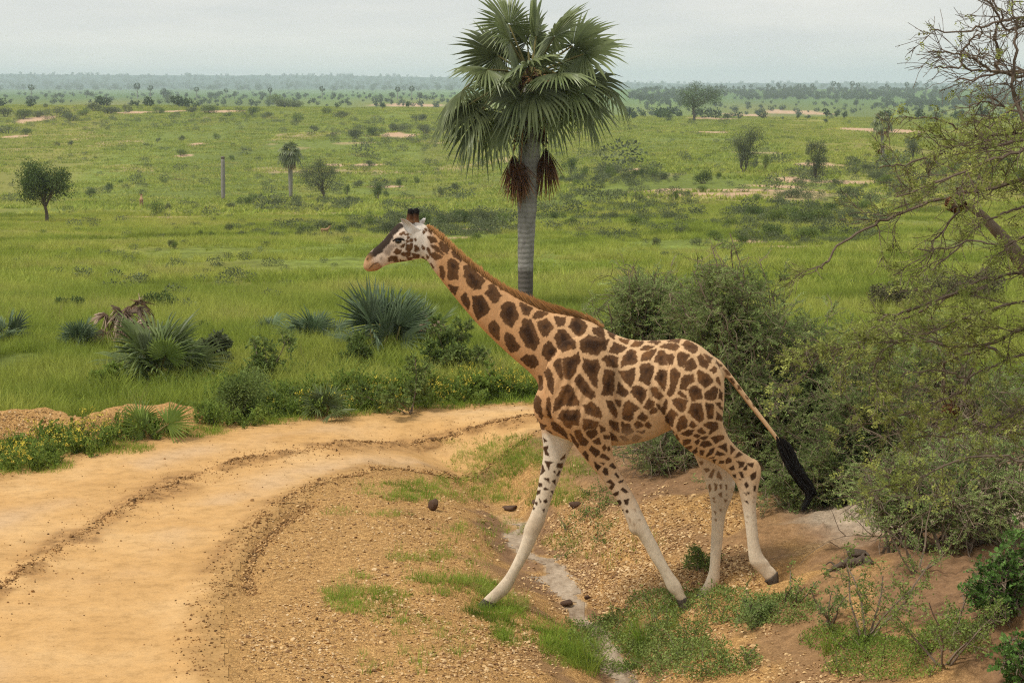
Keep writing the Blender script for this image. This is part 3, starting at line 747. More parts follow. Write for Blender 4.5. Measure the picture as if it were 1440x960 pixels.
NHIND = [(955, 490, 1008, 510, .08, -.13), (940, 525, 1018, 532, .11, -.17), (938, 568, 1018.5, 566, .13, -.17), (942, 598, 1016.5, 594, .13, -.14), (954, 620, 1025, 615, .12, -.08), (974, 637, 1040, 632, .102, -.03), (999, 649, 1056.5, 643, .085, 0), (1021, 662, 1069, 654, .07, 0),
         (1033, 677, 1070.5, 667, .062, 0), (1039, 692, 1066.5, 686, .055, 0), (1045, 719, 1063.5, 713, .048, 0), (1049.5, 752, 1066.5, 752, .045, 0), (1051.5, 772, 1070, 772, .047, 0), (1053, 785, 1075.5, 783, .052, 0), (1055.5, 793, 1080.5, 788.5, .052, 0), (1063, 801, 1084, 794.5, .042, 0), (1070.5, 808.5, 1088.5, 798.5, .039, 0), (1077, 816, 1093, 804, .04, 0)]
FHIND = [(945, 560, 1012, 560, .10, 0), (952, 595, 1014, 592, .11, 0), (965, 620, 1026, 618, .105, 0), (976, 640, 1031, 647, .092, 0), (989.5, 672, 1033, 677, .075, 0), (997.5, 698, 1030, 698, .063, 0), (1000.5, 726, 1020.5, 724, .05, 0), (999.5, 762, 1016, 762, .046, 0),
         (997.5, 797, 1012.5, 800, .048, 0), (993.5, 813, 1012, 815, .055, 0), (988, 824, 1008, 827.5, .05, 0), (981.5, 832, 1002, 837, .047, 0)]
TAIL = [(1003, 500, 1008, 514, .05, 0), (1013, 507, 1010, 520, .05, 0), (1021, 516, 1014, 524, .040, 0), (1033, 531.5, 1026.5, 537, .034, 0), (1051, 556, 1045, 561, .029, 0), (1070, 581, 1064.5, 585.5, .025, 0), (1089, 606, 1084, 610, .022, 0), (1099, 620, 1094, 624, .02, 0)]

# coat blotches, traced corner by corner: per close-up (offset x, offset y, scale)
BL = {}
BL['A'] = (580, 300, 8, '''180,262 260,275 270,325 215,325 178,292|300,345 325,315 415,380 395,450 350,430 310,380|215,362 265,368 310,420 350,465 270,420|170,392 200,430 222,485 195,465|222,450 260,445 330,495 265,525 235,495
450,440 470,422 565,500 545,535 470,480|400,525 440,515 520,565 515,625 500,640 505,740 460,735 430,745 395,725 410,640 395,600|305,600 330,590 360,680 345,740 315,690|585,595 625,585 680,625 735,680 815,760 770,800 765,845 700,855 625,800 605,740 580,700 595,655
405,805 515,835 480,910 440,870|25,360 55,365 75,415 30,422|110,370 130,380 130,415 112,405|5,455 75,470 70,495 10,498|160,480 180,490 175,508|145,165 160,180 155,205|118,190 135,205 128,235|185,180 215,205 210,225 190,200|110,490 155,530 120,520|210,570 245,615 235,610''')
BL['B'] = (640, 400, 8, '''335,90 375,60 380,20 430,0 460,50 520,130 480,160 480,190 430,205 405,180 390,140|65,155 120,95 150,170 160,255 145,280 95,210|200,135 300,135 345,200 385,270 355,325 300,355 260,395 215,300 205,240 210,185
520,245 590,190 670,225 680,280 715,355 685,400 640,480 570,440 505,340 525,300|740,205 790,230 870,265 835,310 825,350 770,325 735,250|375,465 440,405 495,480 490,620 440,580 390,530|555,600 575,545 640,565 690,650 725,700 690,745 630,755 595,700
770,390 850,400 890,500 945,640 900,735 800,690 720,540 755,470|875,360 920,305 985,300 1045,322 970,370 905,380|925,430 1035,385 1070,430 1110,485 1060,530 1040,575 985,585 955,510|1115,360 1240,370 1225,460 1150,470|745,840 800,790 890,800 940,875 890,935 800,900
1005,680 1060,630 1110,700 1145,755 1100,815 1050,860 980,790''')
BL['C'] = (740, 420, 8, '''315,445 370,345 430,350 490,420 550,480 550,560 470,575 410,595 360,550|475,315 520,225 570,208 650,260 690,320 660,370 590,420 545,400 520,345|605,560 615,470 700,410 760,430 935,465 890,575 840,580 805,635 720,620 640,600|750,325 860,325 885,400 880,445 800,420 745,365
920,365 1000,405 985,455 940,430|1040,445 1165,465 1130,515 1070,480|935,600 985,490 1130,550 1080,590 1020,620|850,680 890,645 960,635 1030,665 1025,770 970,765 905,750 890,710|1065,765 1085,660 1165,575 1230,585 1255,710 1200,730|410,675 520,650 590,605 605,700 565,770 545,840 480,905 440,890 415,780
305,740 340,685 390,675 415,880 390,905 350,830|630,760 650,670 730,700 800,680 830,770 800,870 700,875|705,885 800,880 798,960 800,1000 740,960|865,900 880,800 990,820 985,960 970,1085 850,1080 870,1000|1040,815 1130,810 1225,780 1215,900 1180,985 1110,930|205,830 240,770 290,850 310,940 295,1070 250,1000 230,900''')
BL['D'] = (740, 520, 8, '''535,125 600,50 640,90 700,180 770,255 775,300 730,330 640,270 580,180|305,470 320,330 370,280 400,200 470,165 525,210 545,280 590,345 585,395 480,400 430,390 380,430|355,540 400,460 470,450 600,450 610,520 580,625 520,615 490,660 440,640 410,575
640,400 740,360 820,430 850,500 840,545 760,520 680,480|635,620 650,550 740,575 815,590 790,640 650,680|680,700 780,655 805,710 735,775 690,740|540,690 600,675 640,750 700,805 670,850 610,835 570,770|495,720 520,740 590,840 580,870 530,810|1020,260 1040,140 1095,200 1150,250 1120,300 1060,290
900,345 970,350 1025,490 1015,535 960,490 925,420|1005,330 1060,350 1060,400 1045,420 1015,380|1080,480 1110,370 1160,350 1270,430 1210,480 1200,540 1170,575 1085,550|935,570 1030,590 1040,700 980,660 940,620|1070,590 1160,620 1205,690 1130,730 1080,700|1060,745 1130,755 1150,795 1090,790
945,700 1000,740 1030,795 960,790|750,800 820,760 840,835 790,835|860,870 885,845 895,885 875,905|80,340 120,290 160,330 170,440 190,520 170,545 120,480 90,420|230,330 255,305 275,390 275,545 250,520 235,430|140,70 180,70 190,180 180,230 140,215 150,150
120,560 150,600 215,625 200,665 290,710 270,730 180,690|280,600 325,590 440,690 470,770 380,710 310,680|820,620 880,650 890,680 840,700|870,730 950,740 930,775 880,770''')
BL['E'] = (880, 460, 8, '''55,220 100,155 200,165 165,210|250,165 330,150 390,165 350,195|465,155 530,140 610,140 600,170|385,225 440,185 570,180 600,220 560,265 480,240|640,190 690,145 805,215 800,270 760,290 660,235|160,250 225,205 325,215 240,260|180,310 270,265 350,245 310,320 270,365 180,375
325,350 380,265 440,275 465,330 460,425 390,425 340,390|450,310 530,300 540,340 530,400 495,425 465,370|580,310 620,275 720,320 670,385 650,450 590,430|665,400 745,345 800,440 740,490 670,480|810,330 850,305 935,410 910,465 830,420|880,300 975,345 955,395 930,400
155,450 180,415 270,405 320,450 290,550 265,660 205,620 155,600 170,520|330,580 375,480 460,490 455,640 430,715 380,640|500,490 545,460 615,520 580,620 540,740 490,780 470,750 510,620|630,580 660,540 760,535 775,600 690,660 680,705 605,690|800,500 830,480 930,530 985,610 900,680 830,630
945,480 990,440 1025,470 990,525|1020,570 1055,565 1065,650 1030,630|60,740 80,670 130,655 230,710 225,780 175,860 120,800|275,690 340,675 380,730 425,770 370,810 310,770|200,900 260,805 325,840 300,900 240,925|580,730 620,720 680,770 690,805 620,780|700,700 780,655 850,710 860,800 740,835 725,760
890,740 1000,660 1030,700 1020,800 960,825 895,800|1055,700 1085,740 1085,820 1050,800|1015,375 1080,430 1060,450|1100,465 1150,490 1180,540 1140,530|1165,580 1200,575 1225,620 1210,640|1255,650 1285,670 1290,700 1265,690|1350,770 1370,790 1375,810 1360,800|1420,850 1440,870 1450,890 1430,880''')
BL['F'] = (880, 540, 8, '''520,180 580,155 690,185 665,290 630,315 570,265|270,300 325,255 355,290 340,320 280,335|135,370 180,315 250,370 210,420 160,400|215,460 255,420 290,470 250,500|95,450 125,415 195,445 180,475 120,500|130,530 220,525 190,560|70,610 110,570 180,600 130,640 75,640
390,290 450,180 475,200 460,270 430,350|345,225 375,225 400,290 385,290|450,365 510,275 580,345 540,400 525,475 460,430|570,480 610,370 650,350 690,400 685,490 590,525|700,310 740,220 850,215 865,300 880,390 830,430 780,380 740,360|900,215 980,225 990,310 985,390 920,380 910,290
1010,215 1060,210 1090,300|1030,310 1090,370 1085,410 1025,400|710,470 740,415 800,460 760,490|880,455 960,425 1030,440 1040,500 950,560 935,560 950,510|810,515 850,490 900,540 870,560 830,545|620,555 710,515 765,520 740,565 690,580|765,580 800,560 840,580 800,600|840,605 900,585 930,590 880,625
960,605 1040,575 1110,580 1100,615 1010,665|470,535 520,520 545,545 490,560|530,615 570,570 600,620 590,650|640,630 725,625 720,665 650,685|775,650 820,615 835,640 800,680|670,710 740,695 745,715 700,735|835,690 870,640 940,640 970,680 880,710 860,690|1040,700 1130,670 1140,760 1090,725
740,770 800,715 800,765 770,780|835,745 880,745 870,795 840,790|900,820 950,735 1000,715 985,760 930,810|1010,790 1030,755 1120,790 1060,805|1180,690 1225,735 1180,785|970,850 1020,845 1000,890|1045,890 1060,860 1105,860 1100,890|1120,860 1150,825 1190,840 1185,880 1125,895|935,835 1005,810 990,830''')
BL['G'] = (780, 620, 8, '''390,95 415,55 505,110 500,150 460,180 430,140|315,140 345,110 380,160 380,225 350,190|500,180 535,145 560,150 625,195 600,220 560,195|440,230 525,280 485,330 455,290|505,240 565,245 550,270|535,340 560,295 600,310 600,380 570,385|610,275 650,245 695,300 670,315|670,370 690,350 725,400 715,420
710,455 775,430 770,460 730,475|580,455 630,430 680,490 640,550 610,525 640,490|735,545 770,520 830,570 800,585|645,600 720,560 715,600 680,620|695,665 735,660 755,690 720,740 705,710|780,660 835,645 820,720 790,710|740,770 775,770 765,820|800,780 820,768 832,795 810,808|540,70 565,40 580,80 560,105|595,70 615,60 625,95 600,110|740,360 760,370 755,385''')
BL['I'] = (940, 620, 8, '''735,185 800,125 830,155 780,180|760,220 860,235 840,290 790,305 800,270|880,250 965,245 945,295 910,280|840,310 890,265 885,320 850,330|915,380 990,335 980,420 935,440|790,345 830,345 850,410 820,410|850,490 880,460 905,500 880,530|960,500 985,500 980,565 960,560|675,305 730,270 745,320 700,325
845,580 885,600 880,612|880,575 915,575 905,598|855,670 885,670 900,705|720,380 755,370 760,415 735,410|625,340 660,340 660,365|795,425 815,425 810,440''')
BL['faint'] = (780, 620, 8, '''890,760 905,750 915,790 905,800|820,850 860,880 850,920|930,880 970,870 960,900|880,925 910,930 900,960|2230,620 2250,620 2245,645|2220,680 2250,680 2240,705|2150,840 2185,850 2170,865|2225,790 2240,800 2230,815|2150,900 2170,905 2160,925|2225,880 2245,890 2230,905''')
BL['hind'] = (940, 620, 8, '''345,225 390,220 395,250 365,270|395,310 450,300 465,330 425,350|450,400 500,310 525,320 490,415|540,400 560,330 600,400 600,440|445,500 470,480 480,540 465,575|515,470 550,490 550,540 520,560|560,590 605,565 600,630 575,620|640,490 660,490 660,550 645,540|490,640 520,625 515,665|575,490 600,485 600,535 580,535|500,670 535,680 515,690|650,590 662,600 650,605
510,780 540,800 530,830|520,880 545,870 535,905|620,650 660,660 640,690|570,760 600,770 590,800''')
BL['fore'] = (700, 600, 8, '''515,230 565,215 550,260 580,330 540,310|530,385 625,395 590,420 575,490 550,440|480,540 500,420 535,490 500,530|665,410 730,405 725,460 660,455|660,540 690,490 710,500 680,555|515,580 580,575 585,630|610,610 655,585 645,650|460,630 490,630 500,670 465,670|510,690 540,680 575,705 530,710|440,720 480,712 470,750 440,760
515,830 545,805 560,840 530,860|415,845 445,850 435,880|625,500 650,490 645,520|510,130 550,155 530,165|700,365 760,310 755,350 715,375|470,810 490,840 480,850|395,900 415,910 400,930|500,930 530,920 520,960|590,770 600,770 590,800|595,720 625,715 615,750''')
BL['head'] = (500, 280, 8.725, '''470,650 510,605 550,625 545,665 510,680|435,700 510,715 525,770 480,765|400,735 425,715 450,760 410,760|570,670 595,650 615,660 615,695 580,695|630,660 680,655 670,690 635,700|625,560 640,560 650,630 625,625|655,560 680,600 680,635 655,630|640,720 690,720 690,745 655,755|555,580 600,550 580,600|550,750 620,755 560,770
635,465 648,458 656,472 644,480|633,436 640,433 646,441 638,447|606,434 613,431 617,440 609,444|672,498 690,490 698,508 680,518|625,508 645,498 660,515 635,525|545,425 565,420 560,435|575,412 598,405 592,428|728,492 738,490 738,504|678,545 695,545 692,600 684,600''')
BL['dark'] = (500, 280, 8.725, '''500,285 575,300 595,345 565,355 530,380 490,425 462,460 470,485 440,495 420,545 360,605 335,655 260,695 205,730 150,770 120,735 140,680 240,585 350,490 410,405 435,335 460,300|465,500 500,488 560,485 592,490 570,520 535,548 495,535''')
BL['greybrown'] = (500, 280, 8.725, '''410,560 470,545 505,580 440,630 420,690 370,695 340,640|180,800 240,775 275,770 250,795|300,715 330,700 330,740 300,750''')
BL['lips'] = (500, 280, 8.725, '''165,850 200,800 275,770 330,810 300,885 200,890''')
BL['nostril'] = (500, 280, 8.725, '''130,745 150,715 165,720 150,755|160,852 205,803 275,772 278,778 212,812 168,858''')
def blotch_sd(keys, px, py, jit=1.0):
    """signed distance (picture pixels, + inside) to the union of the traced blotches"""
    best = np.full(px.shape, -50.0)
    for key in keys:
        ox, oy, sc, txt = BL[key]
        for part in txt.replace('\n', '|').split('|'):
            Q = np.array([[float(v) for v in q.split(',')] for q in part.split()]) / sc + np.array([ox, oy])
            lo, hi = Q.min(0) - 3, Q.max(0) + 3
            m = (px > lo[0]) & (px < hi[0]) & (py > lo[1]) & (py < hi[1])
            if not m.any(): continue
            x, y = px[m], py[m]
            d, _, _ = poly_sd(np.vstack([Q, Q[:1]]), x, y)
            best[m] = np.maximum(best[m], np.where(inside(Q, x, y), d, -d))
    return best
def lap_smooth(V, E, it, lam=.5):
    n = len(V); deg = np.bincount(E.ravel(), minlength=n)[:, None]
    for _ in range(it):
        acc = np.zeros_like(V)
        for k in range(3):
            acc[:, k] = np.bincount(E[:, 0], V[E[:, 1], k], n) + np.bincount(E[:, 1], V[E[:, 0], k], n)
        V = V + lam * (acc / np.maximum(deg, 1) - V)
    return V
def ellipsoid(mb, c, r, rotz=0, rx=0, seg=16, mat=0, tint=1.0):
    u = np.linspace(0, math.pi, seg // 2 + 1)[1:-1]; v = np.arange(seg) * 2 * math.pi / seg
    P = np.stack([np.sin(u)[:, None] * np.cos(v)[None], np.sin(u)[:, None] * np.sin(v)[None], np.repeat(np.cos(u)[:, None], seg, 1)], -1).reshape(-1, 3)
    P = np.vstack([P, [0, 0, 1], [0, 0, -1]]) * np.array(r)
    P = P @ np.array(Matrix.Rotation(rotz, 3, 'Y').transposed()) + np.array(c)
    n = len(u); i = np.arange(n - 1)[:, None] * seg + np.arange(seg)[None]; j = np.arange(n - 1)[:, None] * seg + (np.arange(seg)[None] + 1) % seg
    F4 = np.stack([i, i + seg, j + seg, j], -1).reshape(-1, 4); k = np.arange(seg); k2 = (k + 1) % seg
    F3 = np.vstack([np.stack([k, k2, np.full(seg, n * seg)], -1), np.stack([(n - 1) * seg + k2, (n - 1) * seg + k, np.full(seg, n * seg + 1)], -1)])
    mb.add(P, F3, F4, mat, tint)

def giraffe():
    root_p = on_y(np.array([860.]), np.array([850.]), YC)[0]
    g = thing('giraffe', 'giraffe striding left across the ditch beside the dirt road', 'giraffe', root_p)
    def child(o): o.parent = g; o.location = [-v for v in root_p]; return o
    mb = MB()
    loft(mb, TRUNK, YC, 32, 5, .95); loft(mb, HEAD, YC, 24, 5, .92)
    loft(mb, NFORE, YN, 20, 5, .95); loft(mb, FFORE, YF, 20, 5, .95); loft(mb, NHIND, YN, 20, 5, .95); loft(mb, FHIND, YF, 20, 5, .95)
    loft(mb, TAIL, YC, 12, 4, 1.0)
    # bony and muscular landmarks
    def lump(px, py, y, r, rot=0): ellipsoid(mb, on_y(np.array([px]), np.array([py]), y)[0], r, rot)
    lump(770, 562, YN - .07, (.13, .10, .20), .1); lump(842, 596, YN - .12, (.12, .08, .14)); lump(905, 735, YN, (.05, .06, .07)) if False else None
    lump(962, 500, YN - .03, (.13, .09, .10), .4); lump(960, 590, YN - .08, (.12, .10, .20), .2)
    lump(835, 480, YC, (.22, .17, .14), .3); lump(562, 333, YC - .085, (.06, .045, .05)); lump(562, 333, YC + .085, (.06, .045, .05))
    lump(1059, 654, YN, (.07, .055, .08), -.5)
    lump(892, 742, YN, (.062, .066, .085), -.45); lump(747, 741, YF, (.062, .066, .085), .4); lump(952, 828, YN, (.052, .055, .05), -.5); lump(708, 829, YF, (.052, .055, .05), .6); lump(1003, 818, YF, (.056, .056, .055)); lump(1070, 789, YN, (.056, .055, .05)); lump(1028, 684, YF, (.045, .06, .09), .2)
    lump(570, 318, YC, (.10, .07, .05))
    raw = mb.mesh('giraffe_raw', [])
    o = bpy.data.objects.new('giraffe_raw', raw); COL.objects.link(o)
    m = o.modifiers.new('r', 'REMESH'); m.mode = 'VOXEL'; m.voxel_size = .0095; m.adaptivity = 0
    dg = bpy.context.evaluated_depsgraph_get(); ev = o.evaluated_get(dg); me = bpy.data.meshes.new_from_object(ev)
    bpy.data.objects.remove(o); bpy.data.meshes.remove(raw)
    n = len(me.vertices); V = np.empty(n * 3, np.float32); me.vertices.foreach_get('co', V); V = V.reshape(-1, 3).astype(float)
    E = np.empty(len(me.edges) * 2, np.int32); me.edges.foreach_get('vertices', E); E = E.reshape(-1, 2)
    V = lap_smooth(V, E, 5, .5)
    # loose skin: faint ripples at shoulder, flank and throat
    px, py = project(V)
    rip = np.exp(-(((px - 800) / 30) ** 2 + ((py - 560) / 45) ** 2)) * np.sin((px * .8 + py * .35) * .55) * .006
    rip += np.exp(-(((px - 925) / 28) ** 2 + ((py - 540) / 45) ** 2)) * np.sin(px * .45) * .010
    rip += np.exp(-(((px - 850) / 12) ** 2 + ((py - 580) / 45) ** 2)) * -.012
    V[:, 1] -= rip * (V[:, 1] < YC)
    me.vertices.foreach_set('co', V.astype(np.float32).ravel())
    # ---- coat colours
    px, py = project(V)
    yv = V[:, 1]
    jk = 1 - .55 * sstep(590, 640, py); jx = px + jk * ((fbm(px * .32, py * .32, 3, 91) - .5) * 3.2 + (fbm(px * .9, py * .9, 2, 95) - .5) * 2.0); jy = py + jk * ((fbm(px * .32 + 50, py * .32, 3, 92) - .5) * 3.2 + (fbm(px * .9 + 9, py * .9, 2, 96) - .5) * 2.0)
    farleg = yv > YC + .02
    ff = farleg & (py > 604) & (px < 905); fh = farleg & (py > 604) & (px >= 905)
    ff |= (py > 612) & (px < 801) & (yv > YC - .1); 
    sd = blotch_sd(['A', 'B', 'C', 'D', 'E', 'F', 'G', 'I'], jx, jy)
    sdf = blotch_sd(['fore'], jx, jy); sdh = blotch_sd(['hind'], jx, jy); sdq = blotch_sd(['faint'], jx, jy); hd = blotch_sd(['head'], jx, jy)
    sd = np.where(ff, sdf, np.where(fh, sdh, sd))
    head = px < 606
    sd = np.where(head & (px < 597), np.maximum(sd, hd), sd)
    tan = np.array([.55, .30, .138]); cream = np.array([.61, .39, .21]); white = np.array([.68, .565, .42]); pale = np.array([.74, .68, .585])
    lg = sstep(640, 745, py + (px < 800) * 35 + ff * 45 + fh * 40 + (fbm(px * .08, py * .08, 3, 97) - .5) * 50)
    lg = np.maximum(lg, ff * sstep(604, 614, py))
    bc = tan * (1 - sstep(700, 900, px)[:, None]) + cream * sstep(700, 900, px)[:, None]
    bc = bc * (1 - lg[:, None]) + white * lg[:, None]
    brightw = ff * np.exp(-(((px - 788) / 22) ** 2 + ((py - 625) / 22) ** 2))
    bc = bc * (1 - brightw[:, None]) + pale * brightw[:, None]
    hw = (1 - sstep(596, 616, px + (py - 345) * -.15)) * (1 - sstep(385, 400, py))
    bc = bc * (1 - hw[:, None]) + np.array([.66, .585, .50]) * hw[:, None]
    face = hw * (1 - sstep(555, 578, px)); bc = bc * (1 - face[:, None] * .6) + np.array([.60, .42, .29]) * face[:, None] * .6
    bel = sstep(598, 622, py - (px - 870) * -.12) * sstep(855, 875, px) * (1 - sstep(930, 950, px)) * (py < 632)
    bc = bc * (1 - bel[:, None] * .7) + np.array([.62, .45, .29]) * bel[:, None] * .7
    knee = np.maximum(np.exp(-(((px - 753) / 16) ** 2 + ((py - 738) / 13) ** 2)) * ff, np.exp(-(((px - 893) / 14) ** 2 + ((py - 738) / 13) ** 2)))
    knee = np.maximum(knee, fh * np.exp(-(((px - 1012) / 18) ** 2 + ((py - 708) / 18) ** 2)) * .8)
    bc = bc * (1 - knee[:, None] * .45) + np.array([.36, .24, .13]) * knee[:, None] * .45
    bc = bc * (0.86 + .28 * fbm(px * .22, py * .22, 4, 98))[:, None]
    # brown: warm mid brown with a darker heart, darker down the legs
    hrt = sstep(2.0, 9.0, sd + (fbm(px * .12, py * .12, 3, 99) - .5) * 9)
    dk = np.array([.042, .020, .010]); md = np.array([.108, .052, .022]); dark = np.array([.026, .016, .011])
    warm = fbm(px * .05, py * .05, 3, 101)[:, None]
    br = md * (1 - hrt[:, None]) + dk * hrt[:, None]; br = br * (0.72 + .6 * warm); glow = sstep(.52, .74, fbm(px * .085 + 31, py * .06, 3, 113))[:, None] * sstep(740, 800, px)[:, None] * .75; br = br * (1 - glow) + np.array([.175, .078, .027]) * glow
    lowd = np.maximum(sstep(600, 680, py), (1 - sstep(668, 690, px + (470 - py) * -.2)) * sstep(390, 440, py) * .6)[:, None]
    br = br * (1 - lowd * .6) + dark * lowd * .6
    br = br * (0.8 + .4 * fbm(px * .5, py * .5, 3, 103))[:, None]
    br[ff] = br[ff] * .3 + np.array([.16, .085, .042]) * .7 * (1 - .6 * sstep(745, 762, 800 - (px[ff] - 740)))[:, None] if ff.any() else br[ff]
    br[fh] = np.array([.235, .14, .072]) * (.8 + .4 * fbm(px[fh] * .3, py[fh] * .3, 2, 105))[:, None]
    legfade = np.where(ff | fh, 1.0, 1.0)
    mk = sstep(-.7, .7, sd + .85 + .45 * (px < 760) - .5 * (py > 640))[:, None] * legfade[:, None]
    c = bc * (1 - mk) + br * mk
    q = sstep(-1.2, .8, sdq)[:, None] * .6; q[ff | fh] = 0; c = c * (1 - q) + np.array([.26, .155, .08]) * q
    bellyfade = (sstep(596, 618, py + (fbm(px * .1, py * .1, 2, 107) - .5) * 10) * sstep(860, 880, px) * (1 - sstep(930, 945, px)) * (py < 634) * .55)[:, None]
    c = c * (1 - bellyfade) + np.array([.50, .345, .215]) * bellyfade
    hm = head & (py < 392)
    for key, colr, soft, k in (('greybrown', (.16, .115, .085), 2.2, .75), ('dark', (.020, .011, .007), 1.4, .97), ('lips', (.30, .13, .045), 1.2, .8), ('nostril', (.03, .015, .01), .8, .9)):
        s2 = (sstep(-soft, soft, blotch_sd([key], jx, jy)) * hm)[:, None] * k; c = c * (1 - s2) + np.array(colr) * s2
    muz = (hm * (1 - sstep(518, 533, px - (py - 370) * .35)) * sstep(352, 366, py))[:, None] * .8
    c = c * (1 - muz) + (np.array([.44, .235, .10]) * (.75 + .5 * fbm(px * .5, py * .5, 3, 109))[:, None]) * muz
    s2 = (sstep(-.8, .8, blotch_sd(['nostril'], px, py)) * hm)[:, None] * .85; c = c * (1 - s2) + np.array([.03, .016, .01]) * s2
    # dusty, muddy lower legs
    mud = (sstep(775, 845, py) * fbm(px * .12, py * .12, 3, 111) * .55)[:, None]; c = c * (1 - mud) + np.array([.30, .21, .13]) * mud
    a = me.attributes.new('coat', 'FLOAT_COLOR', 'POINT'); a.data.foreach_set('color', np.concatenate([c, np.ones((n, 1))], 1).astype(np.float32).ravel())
    me.polygons.foreach_set('use_smooth', np.ones(len(me.polygons), bool))
    mat, t, b = new_mat('giraffe_coat'); 
    fine = noise_node(t, 90, 4, .7, 'Object', (1, 1, .35)); 
    cc = mixc(t, 1.0, attr(t, 'coat').outputs['Color'], ramp(t, fine.outputs['Fac'], [(.3, (.80,) * 3), (.7, (1.16,) * 3)]), 'MULTIPLY')
    t.links.new(cc, b.inputs['Base Color']); b.inputs['Roughness'].default_value = .7; b.inputs['Specular IOR Level'].default_value = .10
    bump(t, b, fine.outputs['Fac'], .4, .006)
    me.materials.clear(); me.materials.append(mat); me.name = 'body'
    child(link('body', me))
    # ---- mane
    hair, t, b = new_mat('mane_hair'); hn = noise_node(t, 30, 3)
    cc = mixc(t, hn.outputs['Fac'], (.29, .135, .048), (.50, .28, .115)); v = t.nodes.new('ShaderNodeVectorMath'); v.operation = 'SCALE'
    t.links.new(cc, v.inputs[0]); t.links.new(attr(t, 'tint').outputs['Fac'], v.inputs['Scale']); t.links.new(v.outputs[0], b.inputs['Base Color']); b.inputs['Roughness'].default_value = .6
    MB_ = np.array([(600, 319), (606, 325), (621, 336), (636, 352), (655, 369.5), (674, 385), (692, 399), (711, 410.5), (730, 421), (749, 430.5), (767, 437), (792, 442), (817, 446), (836, 454), (846, 460)], float)
    MT_ = np.array([(601, 315), (608, 318), (622.5, 328), (637.5, 342), (654, 358), (669, 370), (684.5, 382.5), (701, 394.5), (719, 404.5), (733, 410), (748, 417), (764, 423.5), (795, 432.5), (826, 441.5), (850, 458.5)], float)
    rng = np.random.default_rng(3); mm = MB()
    nst = 2600; tt = rng.random(nst) * (len(MB_) - 1); i = np.floor(tt).astype(int); f = (tt - i)[:, None]
    root2 = MB_[i] * (1 - f) + MB_[i + 1] * f; tip2 = MT_[i] * (1 - f) + MT_[i + 1] * f
    dirn = tip2 - root2; ln = np.linalg.norm(dirn, axis=1)[:, None]; 
    root2 = root2 - dirn / ln * 3.0
    tip2 = tip2 + dirn * rng.normal(-.12, .12, (nst, 1)) + rng.normal(0, 1.2, (nst, 2)) + np.array([1.2, .6])
    yo = rng.normal(0, .016, nst)
    A = on_y(root2[:, 0], root2[:, 1], YC + yo); B = on_y(tip2[:, 0], tip2[:, 1], YC + yo * 1.3 + rng.normal(0, .01, nst)); Mx_ = (A + B) / 2
    for k in range(nst):
        d = B[k] - A[k]; s = np.cross(d, (0.3, 1, .2)); s = s / np.linalg.norm(s) * .0055
        mm.add([A[k] - s, A[k] + s, Mx_[k] + s * .9, Mx_[k] - s * .9, B[k]], [[3, 2, 4]], [[0, 1, 2, 3]], 0, np.array([.45, .45, .85, .85, 1.7]) * rng.uniform(.75, 1.2))
    loft(mm, [(a[0], a[1], b_[0], b_[1], .016, 0) for a, b_ in zip(MT_ * .72 + MB_ * .28, MB_ + (MB_ - MT_) * .25)], YC, 8, 2, 1.0)
    child(mm.obj('mane', [hair]))
    # ---- tail tuft
    blk, t, b = new_mat('tail_hair'); b.inputs['Base Color'].default_value = (.019, .017, .016, 1); b.inputs['Roughness'].default_value = 1.0; b.inputs['Specular IOR Level'].default_value = .0
    mm = MB(); Lx = np.array([(1091, 612), (1091, 628), (1097, 643), (1106, 660), (1119, 677), (1131, 690), (1137, 697), (1133, 708), (1128, 718)], float); Rx = np.array([(1101, 617), (1114, 625), (1120, 637), (1123, 650), (1133, 665), (1143, 680), (1147, 690), (1137, 704), (1129, 719)], float)
    Mid = (Lx + Rx) / 2; kk = np.array([1.0, .72, .70, .72, .74, .75, .8, .9, 1.0])[:, None]; Lx = Mid + (Lx - Mid) * kk; Rx = Mid + (Rx - Mid) * kk
    for k in range(620):
        q = rng.uniform(-.06, 1.06); yy = YC + rng.normal(0, .035); t0, t1 = sorted((rng.uniform(0, 4.5), rng.uniform(3, 7.9))); 
        if rng.random() < .4: t1 = rng.uniform(6.5, 8)
        ts = np.linspace(t0, t1, 6); I = np.minimum(np.floor(ts).astype(int), 7); fr = (ts - I)[:, None]
        Lp = Lx[I] * (1 - fr) + Lx[I + 1] * fr; Rp = Rx[I] * (1 - fr) + Rx[I + 1] * fr
        C = Lp * (1 - q) + Rp * q + np.cumsum(rng.normal(0, .55, (6, 2)), axis=0)
        P = on_y(C[:, 0], C[:, 1], yy + np.cumsum(rng.normal(0, .004, 6))); mm.tube(P, np.linspace(.0065, .002, 6), 4, 0, 1, False)
    child(mm.obj('tail_tuft', [blk]))
    # ---- horns, ears, eyes, hooves
    hm_, t, b = new_mat('horn_fur'); z = attr(t, 'tint').outputs['Fac']; nn = noise_node(t, 60, 3)
    c2 = ramp(t, z, [(.0, (.20, .10, .045)), (.3, (.11, .048, .02)), (.58, (.055, .026, .013)), (.68, (.012, .009, .008)), (1, (.010, .009, .009))]); c2 = mixc(t, 1., c2, ramp(t, nn.outputs['Fac'], [(.3, (.7,) * 3), (.7, (1.3,) * 3)]), 'MULTIPLY')
    t.links.new(c2, b.inputs['Base Color']); b.inputs['Roughness'].default_value = .7
